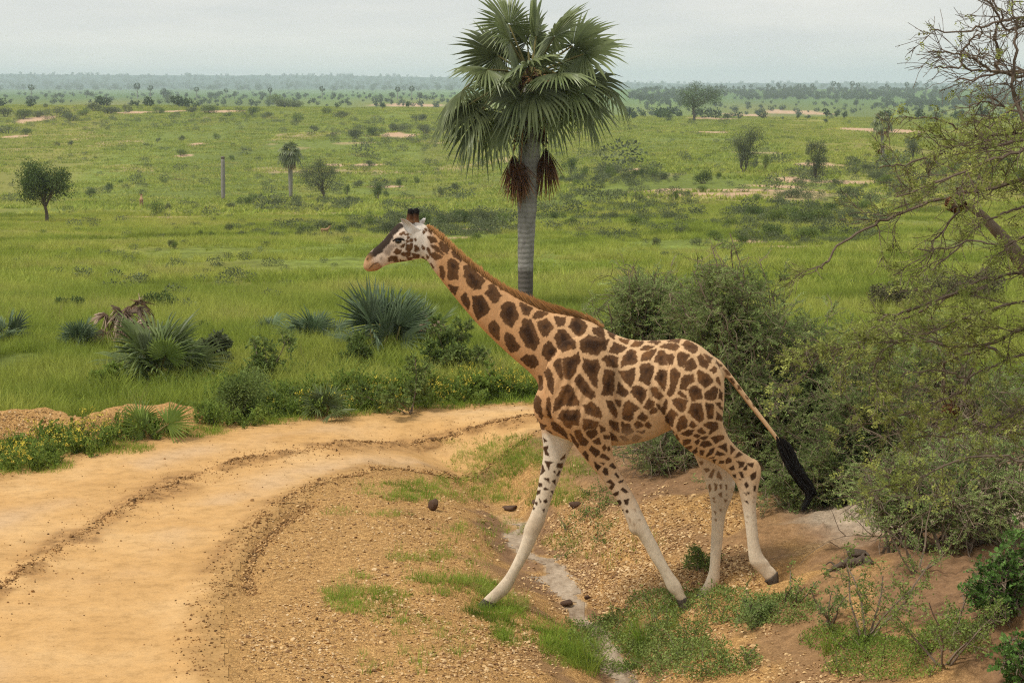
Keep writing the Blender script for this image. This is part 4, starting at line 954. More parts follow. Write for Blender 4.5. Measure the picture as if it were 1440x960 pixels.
    for (b0, b1, yo) in (((576.5, 313), (578.6, 293), -.055), ((583.5, 315), (586.4, 292.3), .055)):
        h = MB(); ts = np.linspace(0, 1, 12)[:, None]; C = np.array(b0) * (1 - ts) + np.array(b1) * ts; C[:, 0] -= np.sin(ts[:, 0] * 3.1) * .6
        r = np.interp(ts[:, 0], [0, .25, .6, .78, .9, .97, 1], [.056, .042, .034, .037, .036, .024, .006])
        P = on_y(C[:, 0], C[:, 1], YC + yo + ts[:, 0] * yo * .25); h.tube(P, r, 14, 0, np.append(np.repeat(ts[:, 0], 14), [0, 1]))
        child(h.obj('horn', [hm_], None, True))
    em, t, b = new_mat('ear_fur'); nn = noise_node(t, 25, 4, .7, 'Object', (1, 1, .4)); 
    t.links.new(ramp(t, nn.outputs['Fac'], [(.3, (.52, .46, .41)), (.55, (.74, .69, .63)), (.8, (.82, .78, .72))]), b.inputs['Base Color']); bump(t, b, nn.outputs['Fac'], .4, .01)
    def ear(top, bot, y0, y1, cup):
        e = MB(); top = catmull(np.array(top, float), 5); bot = catmull(np.array(bot, float), 5); n_ = len(top); cols = 9
        u = np.linspace(0, 1, cols)[None, :, None]; P2 = top[:, None, :] * (1 - u) + bot[:, None, :] * u
        s = np.linspace(0, 1, n_)[:, None]; yy = y0 + (y1 - y0) * s + cup * np.sin(np.linspace(0, math.pi, cols))[None] * np.sin(np.clip(s * 1.25 + .1, 0, 1) * math.pi) 
        Pf = on_y(P2[..., 0].ravel(), P2[..., 1].ravel(), yy.ravel()); Pb = Pf + np.array([0, .014, 0])
        i = np.arange(n_ - 1)[:, None] * cols + np.arange(cols - 1)[None]; q = np.stack([i, i + 1, i + cols + 1, i + cols], -1).reshape(-1, 4); N_ = n_ * cols
        rim = list(range(cols)) + [k * cols + cols - 1 for k in range(1, n_)] + [(n_ - 1) * cols + k for k in range(cols - 2, -1, -1)] + [k * cols for k in range(n_ - 2, 0, -1)]
        rim = np.array(rim); r2 = np.roll(rim, -1)
        e.add(np.vstack([Pf, Pb]), None, np.vstack([q, q[:, ::-1] + N_, np.stack([rim, rim + N_, r2 + N_, r2], -1)]))
        child(e.obj('ear', [em], None, True))
    ear([(563.2, 307.2), (568.5, 308), (575.7, 312), (584.8, 319), (592, 323)], [(563.4, 308.2), (566.5, 315.5), (569.9, 323.5), (577, 330), (589, 334)], YC - .19, YC - .085, .05)
    ear([(598.5, 306.5), (597, 307), (595, 307), (590, 311), (586, 316)], [(598.5, 307.2), (598, 310), (597, 313.5), (594, 317), (590, 321)], YC + .19, YC + .085, -.04)
    eye, t, b = new_mat('eye_dark'); b.inputs['Base Color'].default_value = (.008, .006, .005, 1); b.inputs['Roughness'].default_value = .08; b.inputs['Specular IOR Level'].default_value = .6
    for s in (-1, 1):
        e = MB(); pp = on_y(np.array([560.4]), np.array([339.]), YC + s * .108)[0]; ellipsoid(e, pp, (.036, .030, .027), .1, 0, 18); child(e.obj('eye', [eye], None, True))
        e = MB(); P = on_y(np.linspace(552.5, 568.5, 9), 338.2 + np.array([1.2, -.6, -1.9, -2.6, -2.8, -2.5, -2.0, -1.3, -.2]), YC + s * (.118 + .022 * np.sin(np.linspace(.2, 2.9, 9))))
        e.tube(P, .0085, 8); child(e.obj('eyelid', [mat_dark()], None, True))
    hoof, t, b = new_mat('hoof_horn'); nn = noise_node(t, 30, 4); t.links.new(ramp(t, nn.outputs['Fac'], [(.3, (.035, .028, .022)), (.7, (.12, .095, .07))]), b.inputs['Base Color']); b.inputs['Roughness'].default_value = .6
    for st, Y in (([(951, 842, 966, 838, .05, 0), (954, 850, 970, 846, .056, 0), (956, 856, 974, 855, .068, 0), (955, 858.5, 976, 858, .066, 0)], YN),
                  ([(680, 841, 697, 847, .046, 0), (675.5, 845.5, 697, 851, .053, 0), (671.5, 850, 697, 856, .066, 0), (671, 852, 697, 858, .064, 0)], YF),
                  ([(983, 831, 1001, 836, .047, 0), (979.5, 836.5, 1000, 841, .055, 0), (976, 841, 999.5, 846, .066, 0), (975.5, 843, 999.5, 848, .064, 0)], YF),
                  ([(1075, 817, 1093.5, 803, .045, 0), (1081, 822.5, 1095, 809, .05, 0), (1087.5, 828, 1095, 818, .05, 0), (1092, 831.5, 1095, 827, .035, 0)], YN)):
        h = MB(); loft(h, st, Y, 14, 4, .9, 0, .08); child(h.obj('hoof', [hoof], None, True))
    return g
_md = []
def mat_dark():
    if not _md:
        m, t, b = new_mat('dark_lid'); b.inputs['Base Color'].default_value = (.02, .013, .010, 1); _md.append(m)
    return _md[0]
# ------------------------------------------------------------------ fan palms
def fan_leaf(mb, rng, R, a, b, n, P0, nseg=40, span=5.2, fuse=.5, droop=.25, tipdroop=.35, fold=.10, tint=1.0, mat=0, wave=.08, narrow=1.0, ragged=.86):
    """a costapalmate fan: pleated segments joined near the stalk and free at the tips.  a: stalk direction, b: sideways, n: face normal"""
    ph = np.linspace(-span / 2, span / 2, nseg); dphi = span / (nseg - 1)
    rs = np.array([.04, .26, fuse, .76, 1.0])
    V = []; F3 = []; F4 = []; T = []
    for k, f in enumerate(ph):
        Lk = R * (1 - .22 * abs(f / (span / 2)) ** 2) * rng.uniform(ragged, 1.06)
        f2 = f + rng.normal(0, .012)
        d = a * math.cos(f2) + b * math.sin(f2)
        s = -a * math.sin(f2) + b * math.cos(f2)
        extra = rng.normal(0, wave)
        drp = droop * rng.uniform(.8, 1.2); td = tipdroop * rng.uniform(.2, 1.7)
        pts = []
        for r in rs:
            q = P0 + d * (r * Lk) + n * (-.13 * R * abs(math.sin(f2 * .5)) * r + .10 * R * r * (1 - r)) + n * extra * R * max(0, r - fuse) * 1.2
            q = q - np.array([0, 0, 1.0]) * R * (drp * r * r + td * max(0, r - fuse) ** 1.8)
            pts.append(q)
        pts = np.array(pts); hw = np.array([.5 * dphi * rs[0] * Lk, .5 * dphi * rs[1] * Lk, .5 * dphi * rs[2] * Lk, .36 * dphi * rs[2] * Lk, 0]) * np.array([1, 1, 1, narrow, 1])
        up = n * fold * R * dphi * 2.2
        ridge = pts + up[None] * np.array([.2, .6, 1, .5, 0])[:, None]
        Lf = pts - s * hw[:, None]; Rt = pts + s * hw[:, None]
        o = len(V) * 0 + sum(len(v) for v in V)
        blk = np.concatenate([Lf[:4], ridge[:4], Rt[:4], pts[4:5]])
        V.append(blk); tk = tint * rng.uniform(.82, 1.15); T.append(np.concatenate([np.tile([tk, tk, tk, tk * 1.12], 3), [tk * 1.25]]))
        for i in range(3):
            F4 += [[o + i, o + 4 + i, o + 5 + i, o + 1 + i], [o + 4 + i, o + 8 + i, o + 9 + i, o + 5 + i]]
        F3 += [[o + 3, o + 7, o + 12], [o + 7, o + 11, o + 12]]
    mb.add(np.vstack(V), F3, F4, mat, np.concatenate(T))
def stalk(mb, P, r0, r1, mat=1):
    mb.tube(P, np.linspace(r0, r1, len(P)), 5, mat, 1.0, False)
def frond(rng, base, az, el, plen, R, nseg=40, mats=(0, 1), hang=.15, face=None, **kw):
    mb = MB(); d = np.array([math.cos(el) * math.sin(az), math.cos(el) * math.cos(az), math.sin(el)])
    t = np.linspace(0, 1, 6)[:, None]; P = base + d * plen * t - np.array([0, 0, 1.]) * hang * plen * t ** 2
    stalk(mb, P, .045 * R / 1.3, .022 * R / 1.3, mats[1])
    a = P[-1] - P[-2]; a /= np.linalg.norm(a)
    b = np.cross(a, [0, 0, 1.]); b /= np.linalg.norm(b) + 1e-9
    n = np.cross(b, a)
    if face is not None:            # turn the blade partly towards a direction
        n = n * (1 - face[0]) + np.array(face[1]) * face[0]; n -= a * (n @ a); n /= np.linalg.norm(n); b = np.cross(a, n)
    tw = rng.normal(0, .25); b, n = b * math.cos(tw) + n * math.sin(tw), n * math.cos(tw) - b * math.sin(tw)
    fan_leaf(mb, rng, R, a, b, n, P[-1], nseg, mat=mats[0], **kw)
    return mb

M_palm = leaf_mat('palm_leaf', (.15, .185, .08), (.24, .275, .125), .34, .36, 1.2, .3)
M_palm_blue = leaf_mat('palm_leaf_blue', (.115, .165, .088), (.17, .225, .115), .3, .4, 2, .25)
M_palm_bush = leaf_mat('palm_leaf_olive', (.12, .165, .052), (.19, .235, .08), .32, .4, 2, .25)
M_palm_lime = leaf_mat('palm_leaf_lime', (.16, .23, .045), (.22, .29, .065), .35, .4, 2)
M_stalk = bark_mat('palm_stalk', (.22, .20, .07), (.13, .10, .045), 8)
M_dead = leaf_mat('dead_palm_leaf', (.36, .18, .088), (.24, .115, .058), .12, .8, 4)
M_deadgrey = leaf_mat('dead_palm_leaf_grey', (.40, .30, .22), (.22, .15, .105), .12, .85, 4)
M_boots = bark_mat('palm_fibre', (.035, .020, .012), (.12, .065, .035), 10)
def palm_trunk_mat():
    m, t, b = new_mat('palm_trunk_bark')
    c = t.nodes.new('ShaderNodeTexCoord'); wv = t.nodes.new('ShaderNodeTexWave'); wv.bands_direction = 'Z'; wv.inputs['Scale'].default_value = 2.2; wv.inputs['Distortion'].default_value = 3.5; wv.inputs['Detail'].default_value = 4; wv.inputs['Detail Scale'].default_value = 2
    t.links.new(c.outputs['Object'], wv.inputs['Vector']); n = noise_node(t, 5, 6, .75, 'Object', (1, 1, .5)); n2 = noise_node(t, 1.0, 3)
    cc = ramp(t, n.outputs['Fac'], [(.3, (.15, .135, .12)), (.52, (.29, .27, .245)), (.75, (.40, .375, .34))])
    cc = mixc(t, math_(t, 'MULTIPLY', wv.outputs['Fac'], .35), cc, (.19, .17, .15))
    z = t.nodes.new('ShaderNodeSeparateXYZ'); t.links.new(c.outputs['Object'], z.inputs[0])
    low = ramp(t, math_(t, 'ADD', z.outputs[2], math_(t, 'MULTIPLY', n.outputs['Fac'], .25)), [(1.33 / 10, (1, 1, 1)), (1.40 / 10, (0, 0, 0))]) if False else None
    mr = t.nodes.new('ShaderNodeMapRange'); mr.inputs['From Min'].default_value = 1.42; mr.inputs['From Max'].default_value = 1.30; t.links.new(math_(t, 'ADD', z.outputs[2], math_(t, 'MULTIPLY', n.outputs['Fac'], .16)), mr.inputs['Value'])
    cc = mixc(t, math_(t, 'MULTIPLY', mr.outputs[0], .8), cc, (.085, .07, .06))
    t.links.new(cc, b.inputs['Base Color']); b.inputs['Roughness'].default_value = .9
    bump(t, b, math_(t, 'ADD', n.outputs['Fac'], math_(t, 'MULTIPLY', wv.outputs['Fac'], .5)), .6, .03)
    return m
def main_palm():
    rng = np.random.default_rng(21)
    b = G(739, 440); Y = b[1]; s = Y / F            # metres per picture pixel at the palm
    root = thing('palm_tree', 'tall fan palm with grey trunk rising behind the giraffe\'s neck', 'palm tree', b)
    c = np.array([746, 118]); crown = on_y(np.array([746.]), np.array([112.]), Y)[0] - b
    py = np.array([440, 405, 360, 300, 255, 215, 180, 150, 120]); px = np.array([739, 739, 739.3, 741, 743, 744.5, 745.5, 746, 746.5]); w = np.array([20.5, 21, 22.5, 26, 29, 31, 29, 25, 20])
    P = on_y(px.astype(float), py.astype(float), Y) - b; P[0, 2] = -.15
    mb = MB(); Pc = catmull(np.c_[P, w * s / 2], 6); r = Pc[:, 3] * (1 + .02 * np.sin(np.arange(len(Pc)) * 2.1)); mb.tube(Pc[:, :3], r, 24, 0)
    mb.obj('trunk', [palm_trunk_mat()], root, True)
    # old leaf bases under the crown
    mb = MB()
    for k in range(150):
        a = rng.uniform(0, 6.283); h = rng.uniform(-1.75, .35); rr = .24 + .05 * rng.random()
        q = crown + np.array([math.cos(a) * rr, math.sin(a) * rr, h]); e = q + np.array([math.cos(a) * rng.uniform(.08, .42), math.sin(a) * rng.uniform(.08, .42), rng.uniform(-.35, .25)])
        mb.tube(np.array([q, (q + e) / 2 + [0, 0, .05], e]), [.045, .04, .015], 4, 0, rng.uniform(.6, 1.3), False)
    mb.obj('leaf_bases', [M_boots], root)
    base = crown + np.array([0, 0, .05])
    # (azimuth: 0 away, 90 right; elevation, stalk, blade, towards-camera turn)
    spec = []
    n_ = 23
    for k in range(n_):
        az = k * 2.39996 + .4; f = k / (n_ - 1)
        el = math.radians(72 - 90 * f ** .8 + rng.normal(0, 11)); spec.append((az + rng.normal(0, .25), el, rng.uniform(1.1, 1.75) * (1 + .08 * f), rng.uniform(1.15, 1.55)))
    for (az, el, pl, R) in spec:
        f = float(np.clip((math.radians(76) - el) / math.radians(92), 0, 1))
        mb = frond(rng, base, az, el, pl, R, 42, hang=.05 + .30 * max(0, f - .3), droop=.04 + .34 * max(0, f - .25), tipdroop=.14 + .55 * max(0, f - .3), fold=.16, tint=rng.uniform(.6, 1.4), face=(rng.uniform(.2, .8), (rng.normal(0, .5), -1 if math.cos(az) < .5 else 1, .35)), span=5.2, fuse=.56, narrow=.95)
        mb.obj('frond', [M_palm, M_stalk], root)
    # hanging withered fronds
    for (px_, py0, py1, dy, R) in ((722, 215, 300, -.35, .95), (732, 232, 300, -.45, .85), (767, 205, 286, -.2, .95)):
        top = on_y(np.array([px_ * .75 + 746 * .25 + 0.0]), np.array([py0 - 62.]), Y + dy * .8)[0] - b; at_ = on_y(np.array([float(px_)]), np.array([py0 + 2.]), Y + dy)[0] - b
        mb = MB(); t = np.linspace(0, 1, 6)[:, None]; P = top * (1 - t) + at_ * t + np.array([0, -.1, 0]) * np.sin(t * 3.14); stalk(mb, P, .03, .02, 0)
        a = np.array([.04, -.05, -1.0]); a /= np.linalg.norm(a); bb = np.cross(a, [0, -1, 0]); bb /= np.linalg.norm(bb); nn = np.cross(bb, a)
        for lay in range(4):
            a2 = a + bb * rng.normal(0, .10) + nn * rng.normal(0, .16); a2 /= np.linalg.norm(a2); b2 = np.cross(a2, nn); b2 /= np.linalg.norm(b2)
            fan_leaf(mb, rng, (py1 - py0) * s * rng.uniform(.7, 1.05), a2, b2, np.cross(b2, a2), P[-1], 22, span=.78, fuse=.6, droop=0, tipdroop=.12, fold=.6, wave=.16, narrow=1.0, ragged=.6, tint=rng.uniform(.6, 1.3))
        mb.obj('dead_frond', [M_dead], root)
    # limp, half-dry fronds lower left and right
    for (px_, py_, R, az, mt) in ((672, 165, 1.2, -1.7, M_palm), (706, 172, 1.05, -2.4, M_palm), (812, 140, 1.2, 1.9, M_palm), (772, 138, 1.2, 2.7, M_palm), (650, 128, 1.2, -1.5, M_palm), (848, 118, 1.1, 1.45, M_palm)):
        q = on_y(np.array([float(px_)]), np.array([float(py_)]), Y - abs(math.cos(az)) * 1.0)[0] - b
        mb = MB(); t = np.linspace(0, 1, 7)[:, None]; P = base * (1 - t) + q * t + np.array([0, 0, .45]) * np.sin(t * 3.14); stalk(mb, P, .045, .022, 1)
        a = P[-1] - P[-2]; a /= np.linalg.norm(a); bb = np.cross(a, [0, 0, 1.]); bb /= np.linalg.norm(bb); nn = np.cross(bb, a)
        fan_leaf(mb, rng, R, a, bb, nn, P[-1], 40, span=4.6, droop=.34, tipdroop=1.0, fold=.18, tint=rng.uniform(.85, 1.15), narrow=.85)
        mb.obj('frond', [mt, M_stalk], root)
    # old flower stalks tangled in the crown heart
    mb = MB()
    for k in range(40):
        a = rng.uniform(0, 6.28); P = wander(base + np.array([math.cos(a) * .25, math.sin(a) * .25, -.1]), (math.cos(a), math.sin(a), .5), rng.uniform(.4, .8), 6, .5, rng, (0, 0, -2)); mb.tube(P, .016, 3, 0, rng.uniform(.7, 1.5), False)
    mb.obj('dry_stalks', [M_dead], root)

def palm_bush(px, py, rpx, label, n, mat, seed, dead=0, group=None, spread=(15, 75), turn=.35, droopk=1.0, fan=None):
    rng = np.random.default_rng(seed); b = G(px, py); s = b[1] / F; R = rpx * s * 1.15
    root = thing('palm_bush', label, 'palm bush', b, group)
    for k in range(n):
        az = k * 2.39996 + seed; el = math.radians(rng.uniform(*spread)); pl = R * rng.uniform(.35, .6)
        mb = frond(rng, np.array([rng.normal(0, .08 * R), rng.normal(0, .08 * R), -.03]), az, el, pl, R * rng.uniform(.62, .85), 26, hang=.1, droop=.10 * droopk, tipdroop=.22 * droopk, fold=.12, span=rng.uniform(2.6, 4.2), fuse=.42, face=(turn, (0, -1, .4)), tint=rng.uniform(.7, 1.25), narrow=.8)
        mb.obj('frond', [mat, M_stalk], root)
    if fan:         # one broad frond turned flat to the road
        mb = MB(); q0 = on_y(np.array([float(fan[0])]), np.array([float(fan[1])]), b[1] - 1.0)[0] - b; t = np.linspace(0, 1, 5)[:, None]; stalk(mb, q0 * t + np.array([0, -.05, .1]) * np.sin(t * 3.1), .02, .014, 1)
        fan_leaf(mb, rng, fan[2] * s, np.array([.25, -.3, .92]), np.array([.95, 0, -.25]), np.array([0, -.95, -.3]), q0, 26, span=4.4, fuse=.72, droop=0, tipdroop=.1, fold=.12, narrow=1.0)
        mb.obj('frond', [M_palm_lime, M_stalk], root)['label'] = 'broad lime green frond'
    for k in range(dead):
        az = k * 2.2 + 1 + seed; mb = frond(rng, np.array([rng.normal(0, .2 * R), 0, R * rng.uniform(.1, .5)]), az, math.radians(rng.uniform(30, 85)), R * rng.uniform(.4, .8), R * rng.uniform(.35, .6), 26, mats=(0, 0), hang=.35, droop=.30, tipdroop=1.0, fold=.5, span=3.2, fuse=.22, tint=rng.uniform(.6, 1.5), wave=.25, narrow=.55)
        mb.obj('dead_frond', [M_deadgrey], root)
    return root
def savanna_palm(px, py, top, wpx, label, seed, skirt=True):
    """smaller in view: trunk, a crown of fans, a brown skirt"""
    rng = np.random.default_rng(seed); b = G(px, py); s = b[1] / F; h = (py - top) * s; R = wpx * s * .34
    root = thing('palm_tree', label, 'palm tree', b, 'fan palms out in the savanna')
    mb = MB(); hz = h - R * 1.15; ts = np.linspace(0, 1, 9); lean = rng.normal(0, .02) * h
    mb.tube(np.c_[lean * ts, ts * 0, ts * hz - .2], .03 * h * (1 + .35 * np.sin(ts * 2.8)) * .9, 9, 0); mb.obj('trunk', [M_ptrunk], root, True)
    for k in range(18):
        f = k / 17; mb = frond(rng, np.array([lean, 0, hz]), k * 2.4 + seed, math.radians(80 - 120 * f), R * .62, R * .72, 14, hang=.3, droop=.25 + .3 * f, tipdroop=.3 + .5 * f, fold=.1, span=4.4, tint=rng.uniform(.7, 1.2))
        mb.obj('frond', [M_palm, M_stalk], root)
    if skirt:
        for k in range(4):
            mb = frond(rng, np.array([lean, 0, hz - .1 * R]), k * 1.7 + 1, math.radians(-55), R * .5, R * .55, 9, mats=(0, 0), hang=.5, droop=.6, tipdroop=.6, span=1.8, tint=rng.uniform(.8, 1.3)); mb.obj('dead_frond', [M_dead], root)
    return root
M_ptrunk = bark_mat('far_palm_bark', (.16, .145, .125), (.32, .30, .27), 3, (1, 1, .4), .3)
M_bark = bark_mat('acacia_bark', (.095, .07, .052), (.26, .20, .15), 14)
M_bark_far = bark_mat('tree_bark', (.07, .055, .045), (.15, .12, .095), 3)
M_twig = bark_mat('thorn_twig', (.14, .10, .07), (.26, .20, .145), 20)

# ------------------------------------------------------------------ savanna trees
M_leaf_dark = leaf_mat('acacia_leaf_dark', (.075, .115, .032), (.115, .155, .048), .32, .6, .7)
M_leaf_grey = leaf_mat('acacia_leaf_grey', (.125, .15, .07), (.17, .195, .10), .32, .7, .7)
M_leaf_mid = leaf_mat('bush_leaf_mid', (.13, .185, .045), (.20, .25, .075), .42, .6, 1.0)
def crown_tree(name, cat, px, py, crown, label, seed, mat, n=2200, leaf=.22, trunks=1, group=None, top_flat=1.0, ragged=.3, clumps=30, tw=.045, lean=0.0):
    """crown: (centre px, centre py, half width px, half height px).  Trunk and limbs reach into leaf clumps spread through the crown"""
    rng = np.random.default_rng(seed); b = G(px, py); s = b[1] / F
    root = thing(name, label, cat, b, group)
    cc = np.array([(crown[0] - px) * s, 0, (py - crown[1]) * s]); rx, rz = crown[2] * s, crown[3] * s
    mb = MB(); cl = []
    for k in range(clumps):
        d = rng.normal(size=3); d /= np.linalg.norm(d); r = rng.random() ** .4 * (1 - ragged * .5 * rng.random())
        q = cc + d * r * np.array([rx, rx, rz]) * np.array([1, 1, top_flat if d[2] > 0 else 1]); cl.append(q)
    cl = np.array(cl); h0 = max(cc[2] - rz, .12 * cc[2])
    for j in range(trunks):
        off = (j - (trunks - 1) / 2) * rx * .35
        T = catmull(np.array([[off * .2, 0, -.15], [off * .4 + lean, rng.normal(0, .02), h0 * .5], [off * .7 + rng.normal(0, .05) * rx, 0, h0 * 1.0], [off + cc[0] * .6, 0, h0 + rz * .6]]), 4)
        hh = cc[2] + rz; mb.tube(T, np.linspace(tw * hh, tw * hh * .45, len(T)) / math.sqrt(trunks), 8, 0)
        for k in range(j, clumps, trunks):
            q0 = T[rng.integers(len(T) // 2, len(T))]; q1 = cl[k]; t = np.linspace(0, 1, 5)[:, None]
            P = q0 * (1 - t) + q1 * t + np.array([0, 0, .12 * rz]) * np.sin(t * 3.14) + rng.normal(0, .03 * rx, (5, 3)) * np.sin(t * 3.14)
            mb.tube(P, np.linspace(.0075 * hh, .0025 * hh, 5), 4, 0, 1, False)
    mb.obj('trunk', [M_bark_far], root, True)
    n = int(n * 3.8); leaf *= .58; lf = MB(); per = n // clumps
    for q in cl:
        rr = rx * rng.uniform(.28, .50) * (1 if rz > rx * .5 else .8); d = rng.normal(size=(per, 3)); d /= np.linalg.norm(d, axis=1)[:, None]
        P = q + d * (rng.random(per) ** .5)[:, None] * np.array([rr, rr, rr * min(1, .75 * rz / rx + .2)])
        add_leaves(lf, P, d + rng.normal(size=(per, 3)) * .8, leaf, rng, 0, (.6, 1.35), .6)
    lf.obj('crown', [mat], root)['kind'] = 'stuff'
    return root
def low_shrub(px, py, wpx, hpx, label, seed, mat, n=260, leaf=None, group=None, name='shrub'):
    rng = np.random.default_rng(seed); b = G(px, py); s = b[1] / F; rx, rz = wpx * s / 2, hpx * s
    root = thing(name, label, 'shrub', b, group)
    lf = MB(); k = rng.integers(5, 9); leaf = (leaf or max(.10, 2.0 * s)) * .62; n = int(n * 2.4)
    mb = MB()
    for j in range(k):
        q = np.array([rng.uniform(-.7, .7) * rx, rng.uniform(-.7, .7) * rx, rz * rng.uniform(.25, .72)]); r = rx * rng.uniform(.28, .5)
        mb.tube(np.array([[q[0] * .3, q[1] * .3, -.08], [q[0] * .7, q[1] * .7, q[2] * .5], q]), [.02 * rz + .006, .015 * rz + .004, .005], 4, 0, 1, False)
        m = n // k; d = rng.normal(size=(m, 3)); d /= np.linalg.norm(d, axis=1)[:, None]
        P = q + d * (rng.random(m) ** .5)[:, None] * np.array([r, r, min(r, rz * .42)]); P[:, 2] = np.maximum(P[:, 2], .02)
        add_leaves(lf, P, d + rng.normal(size=(m, 3)) * .7, leaf, rng, 0, (.55, 1.35), .55)
    mb.obj('stems', [M_bark_far], root)['kind'] = 'stuff'; lf.obj('leaves', [mat], root)['kind'] = 'stuff'
    return root
# ------------------------------------------------------------------ thorn bushes and the near acacia
M_thorn_leaf = leaf_mat('thorn_leaf', (.20, .285, .085), (.31, .39, .135), .5, .55, 1.5)
M_acacia_leaf = leaf_mat('acacia_leaf', (.23, .275, .07), (.34, .36, .10), .45, .5, 2.5)
M_creep_leaf = leaf_mat('creeper_leaf', (.16, .22, .05), (.24, .30, .085), .3, .5, 3)
M_deep_leaf = leaf_mat('deep_green_leaf', (.075, .15, .03), (.12, .21, .05), .25, .45, 3)
M_dry_leaf = leaf_mat('dry_bush_leaf', (.12, .115, .06), (.17, .155, .085), .25, .7, 2)
def thorn_bush(name, label, cat, px, py, Yd, blobs, seed, mat, nspray=4000, spray=.17, nstem=16, group=None, wood=None, side=60, stray=.10, leafs=9, lw=.05, ll=.16, drop=0.0):
    """blobs: (centre px, centre py, half width px, half height px, depth offset, weight); sprays lie along shoots that run from the stems out through the blobs"""
    rng = np.random.default_rng(seed)
    b = G(px, py) if Yd is None else on_y(np.array([float(px)]), np.array([float(py)]), Yd)[0]
    if Yd is not None: b[2] = float(height(b[:1], b[1:2])[0])
    root = thing(name, label, cat, b, group); s = b[1] / F
    tp = [as_tpl(feather_spray(rng, leafs, ll, lw)) for _ in range(6)]
    wd = MB(); lf = MB(); wsum = sum(q[5] for q in blobs)
    for (cx, cy_, hx, hy, dy, w) in blobs:
        c = on_y(np.array([float(cx)]), np.array([float(cy_)]), b[1] + dy)[0] - b; rx, rz = hx * s, hy * s; ry = min(rx, 1.3)
        m = int(nstem * w / wsum) + 2; P_all = []; D_all = []
        for k in range(m):
            d = rng.normal(size=3); d /= np.linalg.norm(d); q = c + d * (rng.random() ** .45) * np.array([rx, ry, rz]) * .95
            if q[2] < .1: q[2] = .1 + rng.random() * .2
            t = np.linspace(0, 1, 7)[:, None]; p0 = np.array([rng.normal(0, min(.35, .3 * rx)) + c[0] * .45, rng.normal(0, min(.3, .25 * rx)) + dy * .3, -.08]); p0[2] = float(hfast(b[0] + p0[0], b[1] + p0[1])) - b[2] - .08
            P = p0 * (1 - t) + q * t + np.array([0, 0, 1.]) * np.sin(t * 2.6) * .16 * np.linalg.norm(q - p0) + rng.normal(0, .075, (7, 3)) * np.sin(t * 3.1)
            wd.tube(P, np.linspace(.013, .005, 7) * (1 + .8 * rng.random()), 5, 0, rng.uniform(.7, 1.2), False)
            for j in range(7):
                q0, d0 = at(P, rng.uniform(.35, 1)); dd = d0 * .7 + rng.normal(0, .65, 3) + np.array([0, 0, .15]); L_ = rng.uniform(.35, 1.0) * min(1, rx)
                Q = wander(q0, dd, L_, 6, .22, rng, (0, 0, -.25)); wd.tube(Q, np.linspace(.008, .0025, 7), 3, 0, rng.uniform(.8, 1.6), False)
                for _ in range(4):
                    q2, d2 = at(Q, rng.uniform(.2, 1)); Q2 = wander(q2, d2 + rng.normal(0, .7, 3), L_ * .5, 4, .2, rng); wd.tube(Q2, np.linspace(.0055, .0025, 5), 3, 0, rng.uniform(.9, 1.9), False)
                    for tt in np.linspace(.05, 1, 6): a_, b_ = at(Q2, tt); P_all.append(a_); D_all.append(b_)
                for tt in np.linspace(.1, 1, 8): a_, b_ = at(Q, tt); P_all.append(a_); D_all.append(b_)
        P_all = np.array(P_all); D_all = np.array(D_all); want = int(.85 * nspray * w / wsum); i = rng.integers(0, len(P_all), want)
        P = P_all[i] + rng.normal(0, .035, (want, 3)); D = (D_all[i] + rng.normal(0, .75, (want, 3))) * np.array([1, 1, .55]) + np.array([0, 0, .12 - drop])
        # keep the ragged outline near the traced mass
        e = np.sqrt((((P - c) / (np.array([rx, ry, rz]) * 1.25)) ** 2).sum(1)); keep = (e < 1) | (rng.random(want) < stray)
        P = P[keep]; D = D[keep]; P[:, 2] = np.maximum(P[:, 2], .03)
        stamp(lf, tp, P, D, spray * rng.uniform(.6, 1.35, len(P)), rng, 1.4, (.62, 1.38))
    wd.obj('branches', [wood or M_twig], root)['kind'] = 'stuff'; lf.obj('foliage', [mat, M_twig], root)['kind'] = 'stuff'
    return root
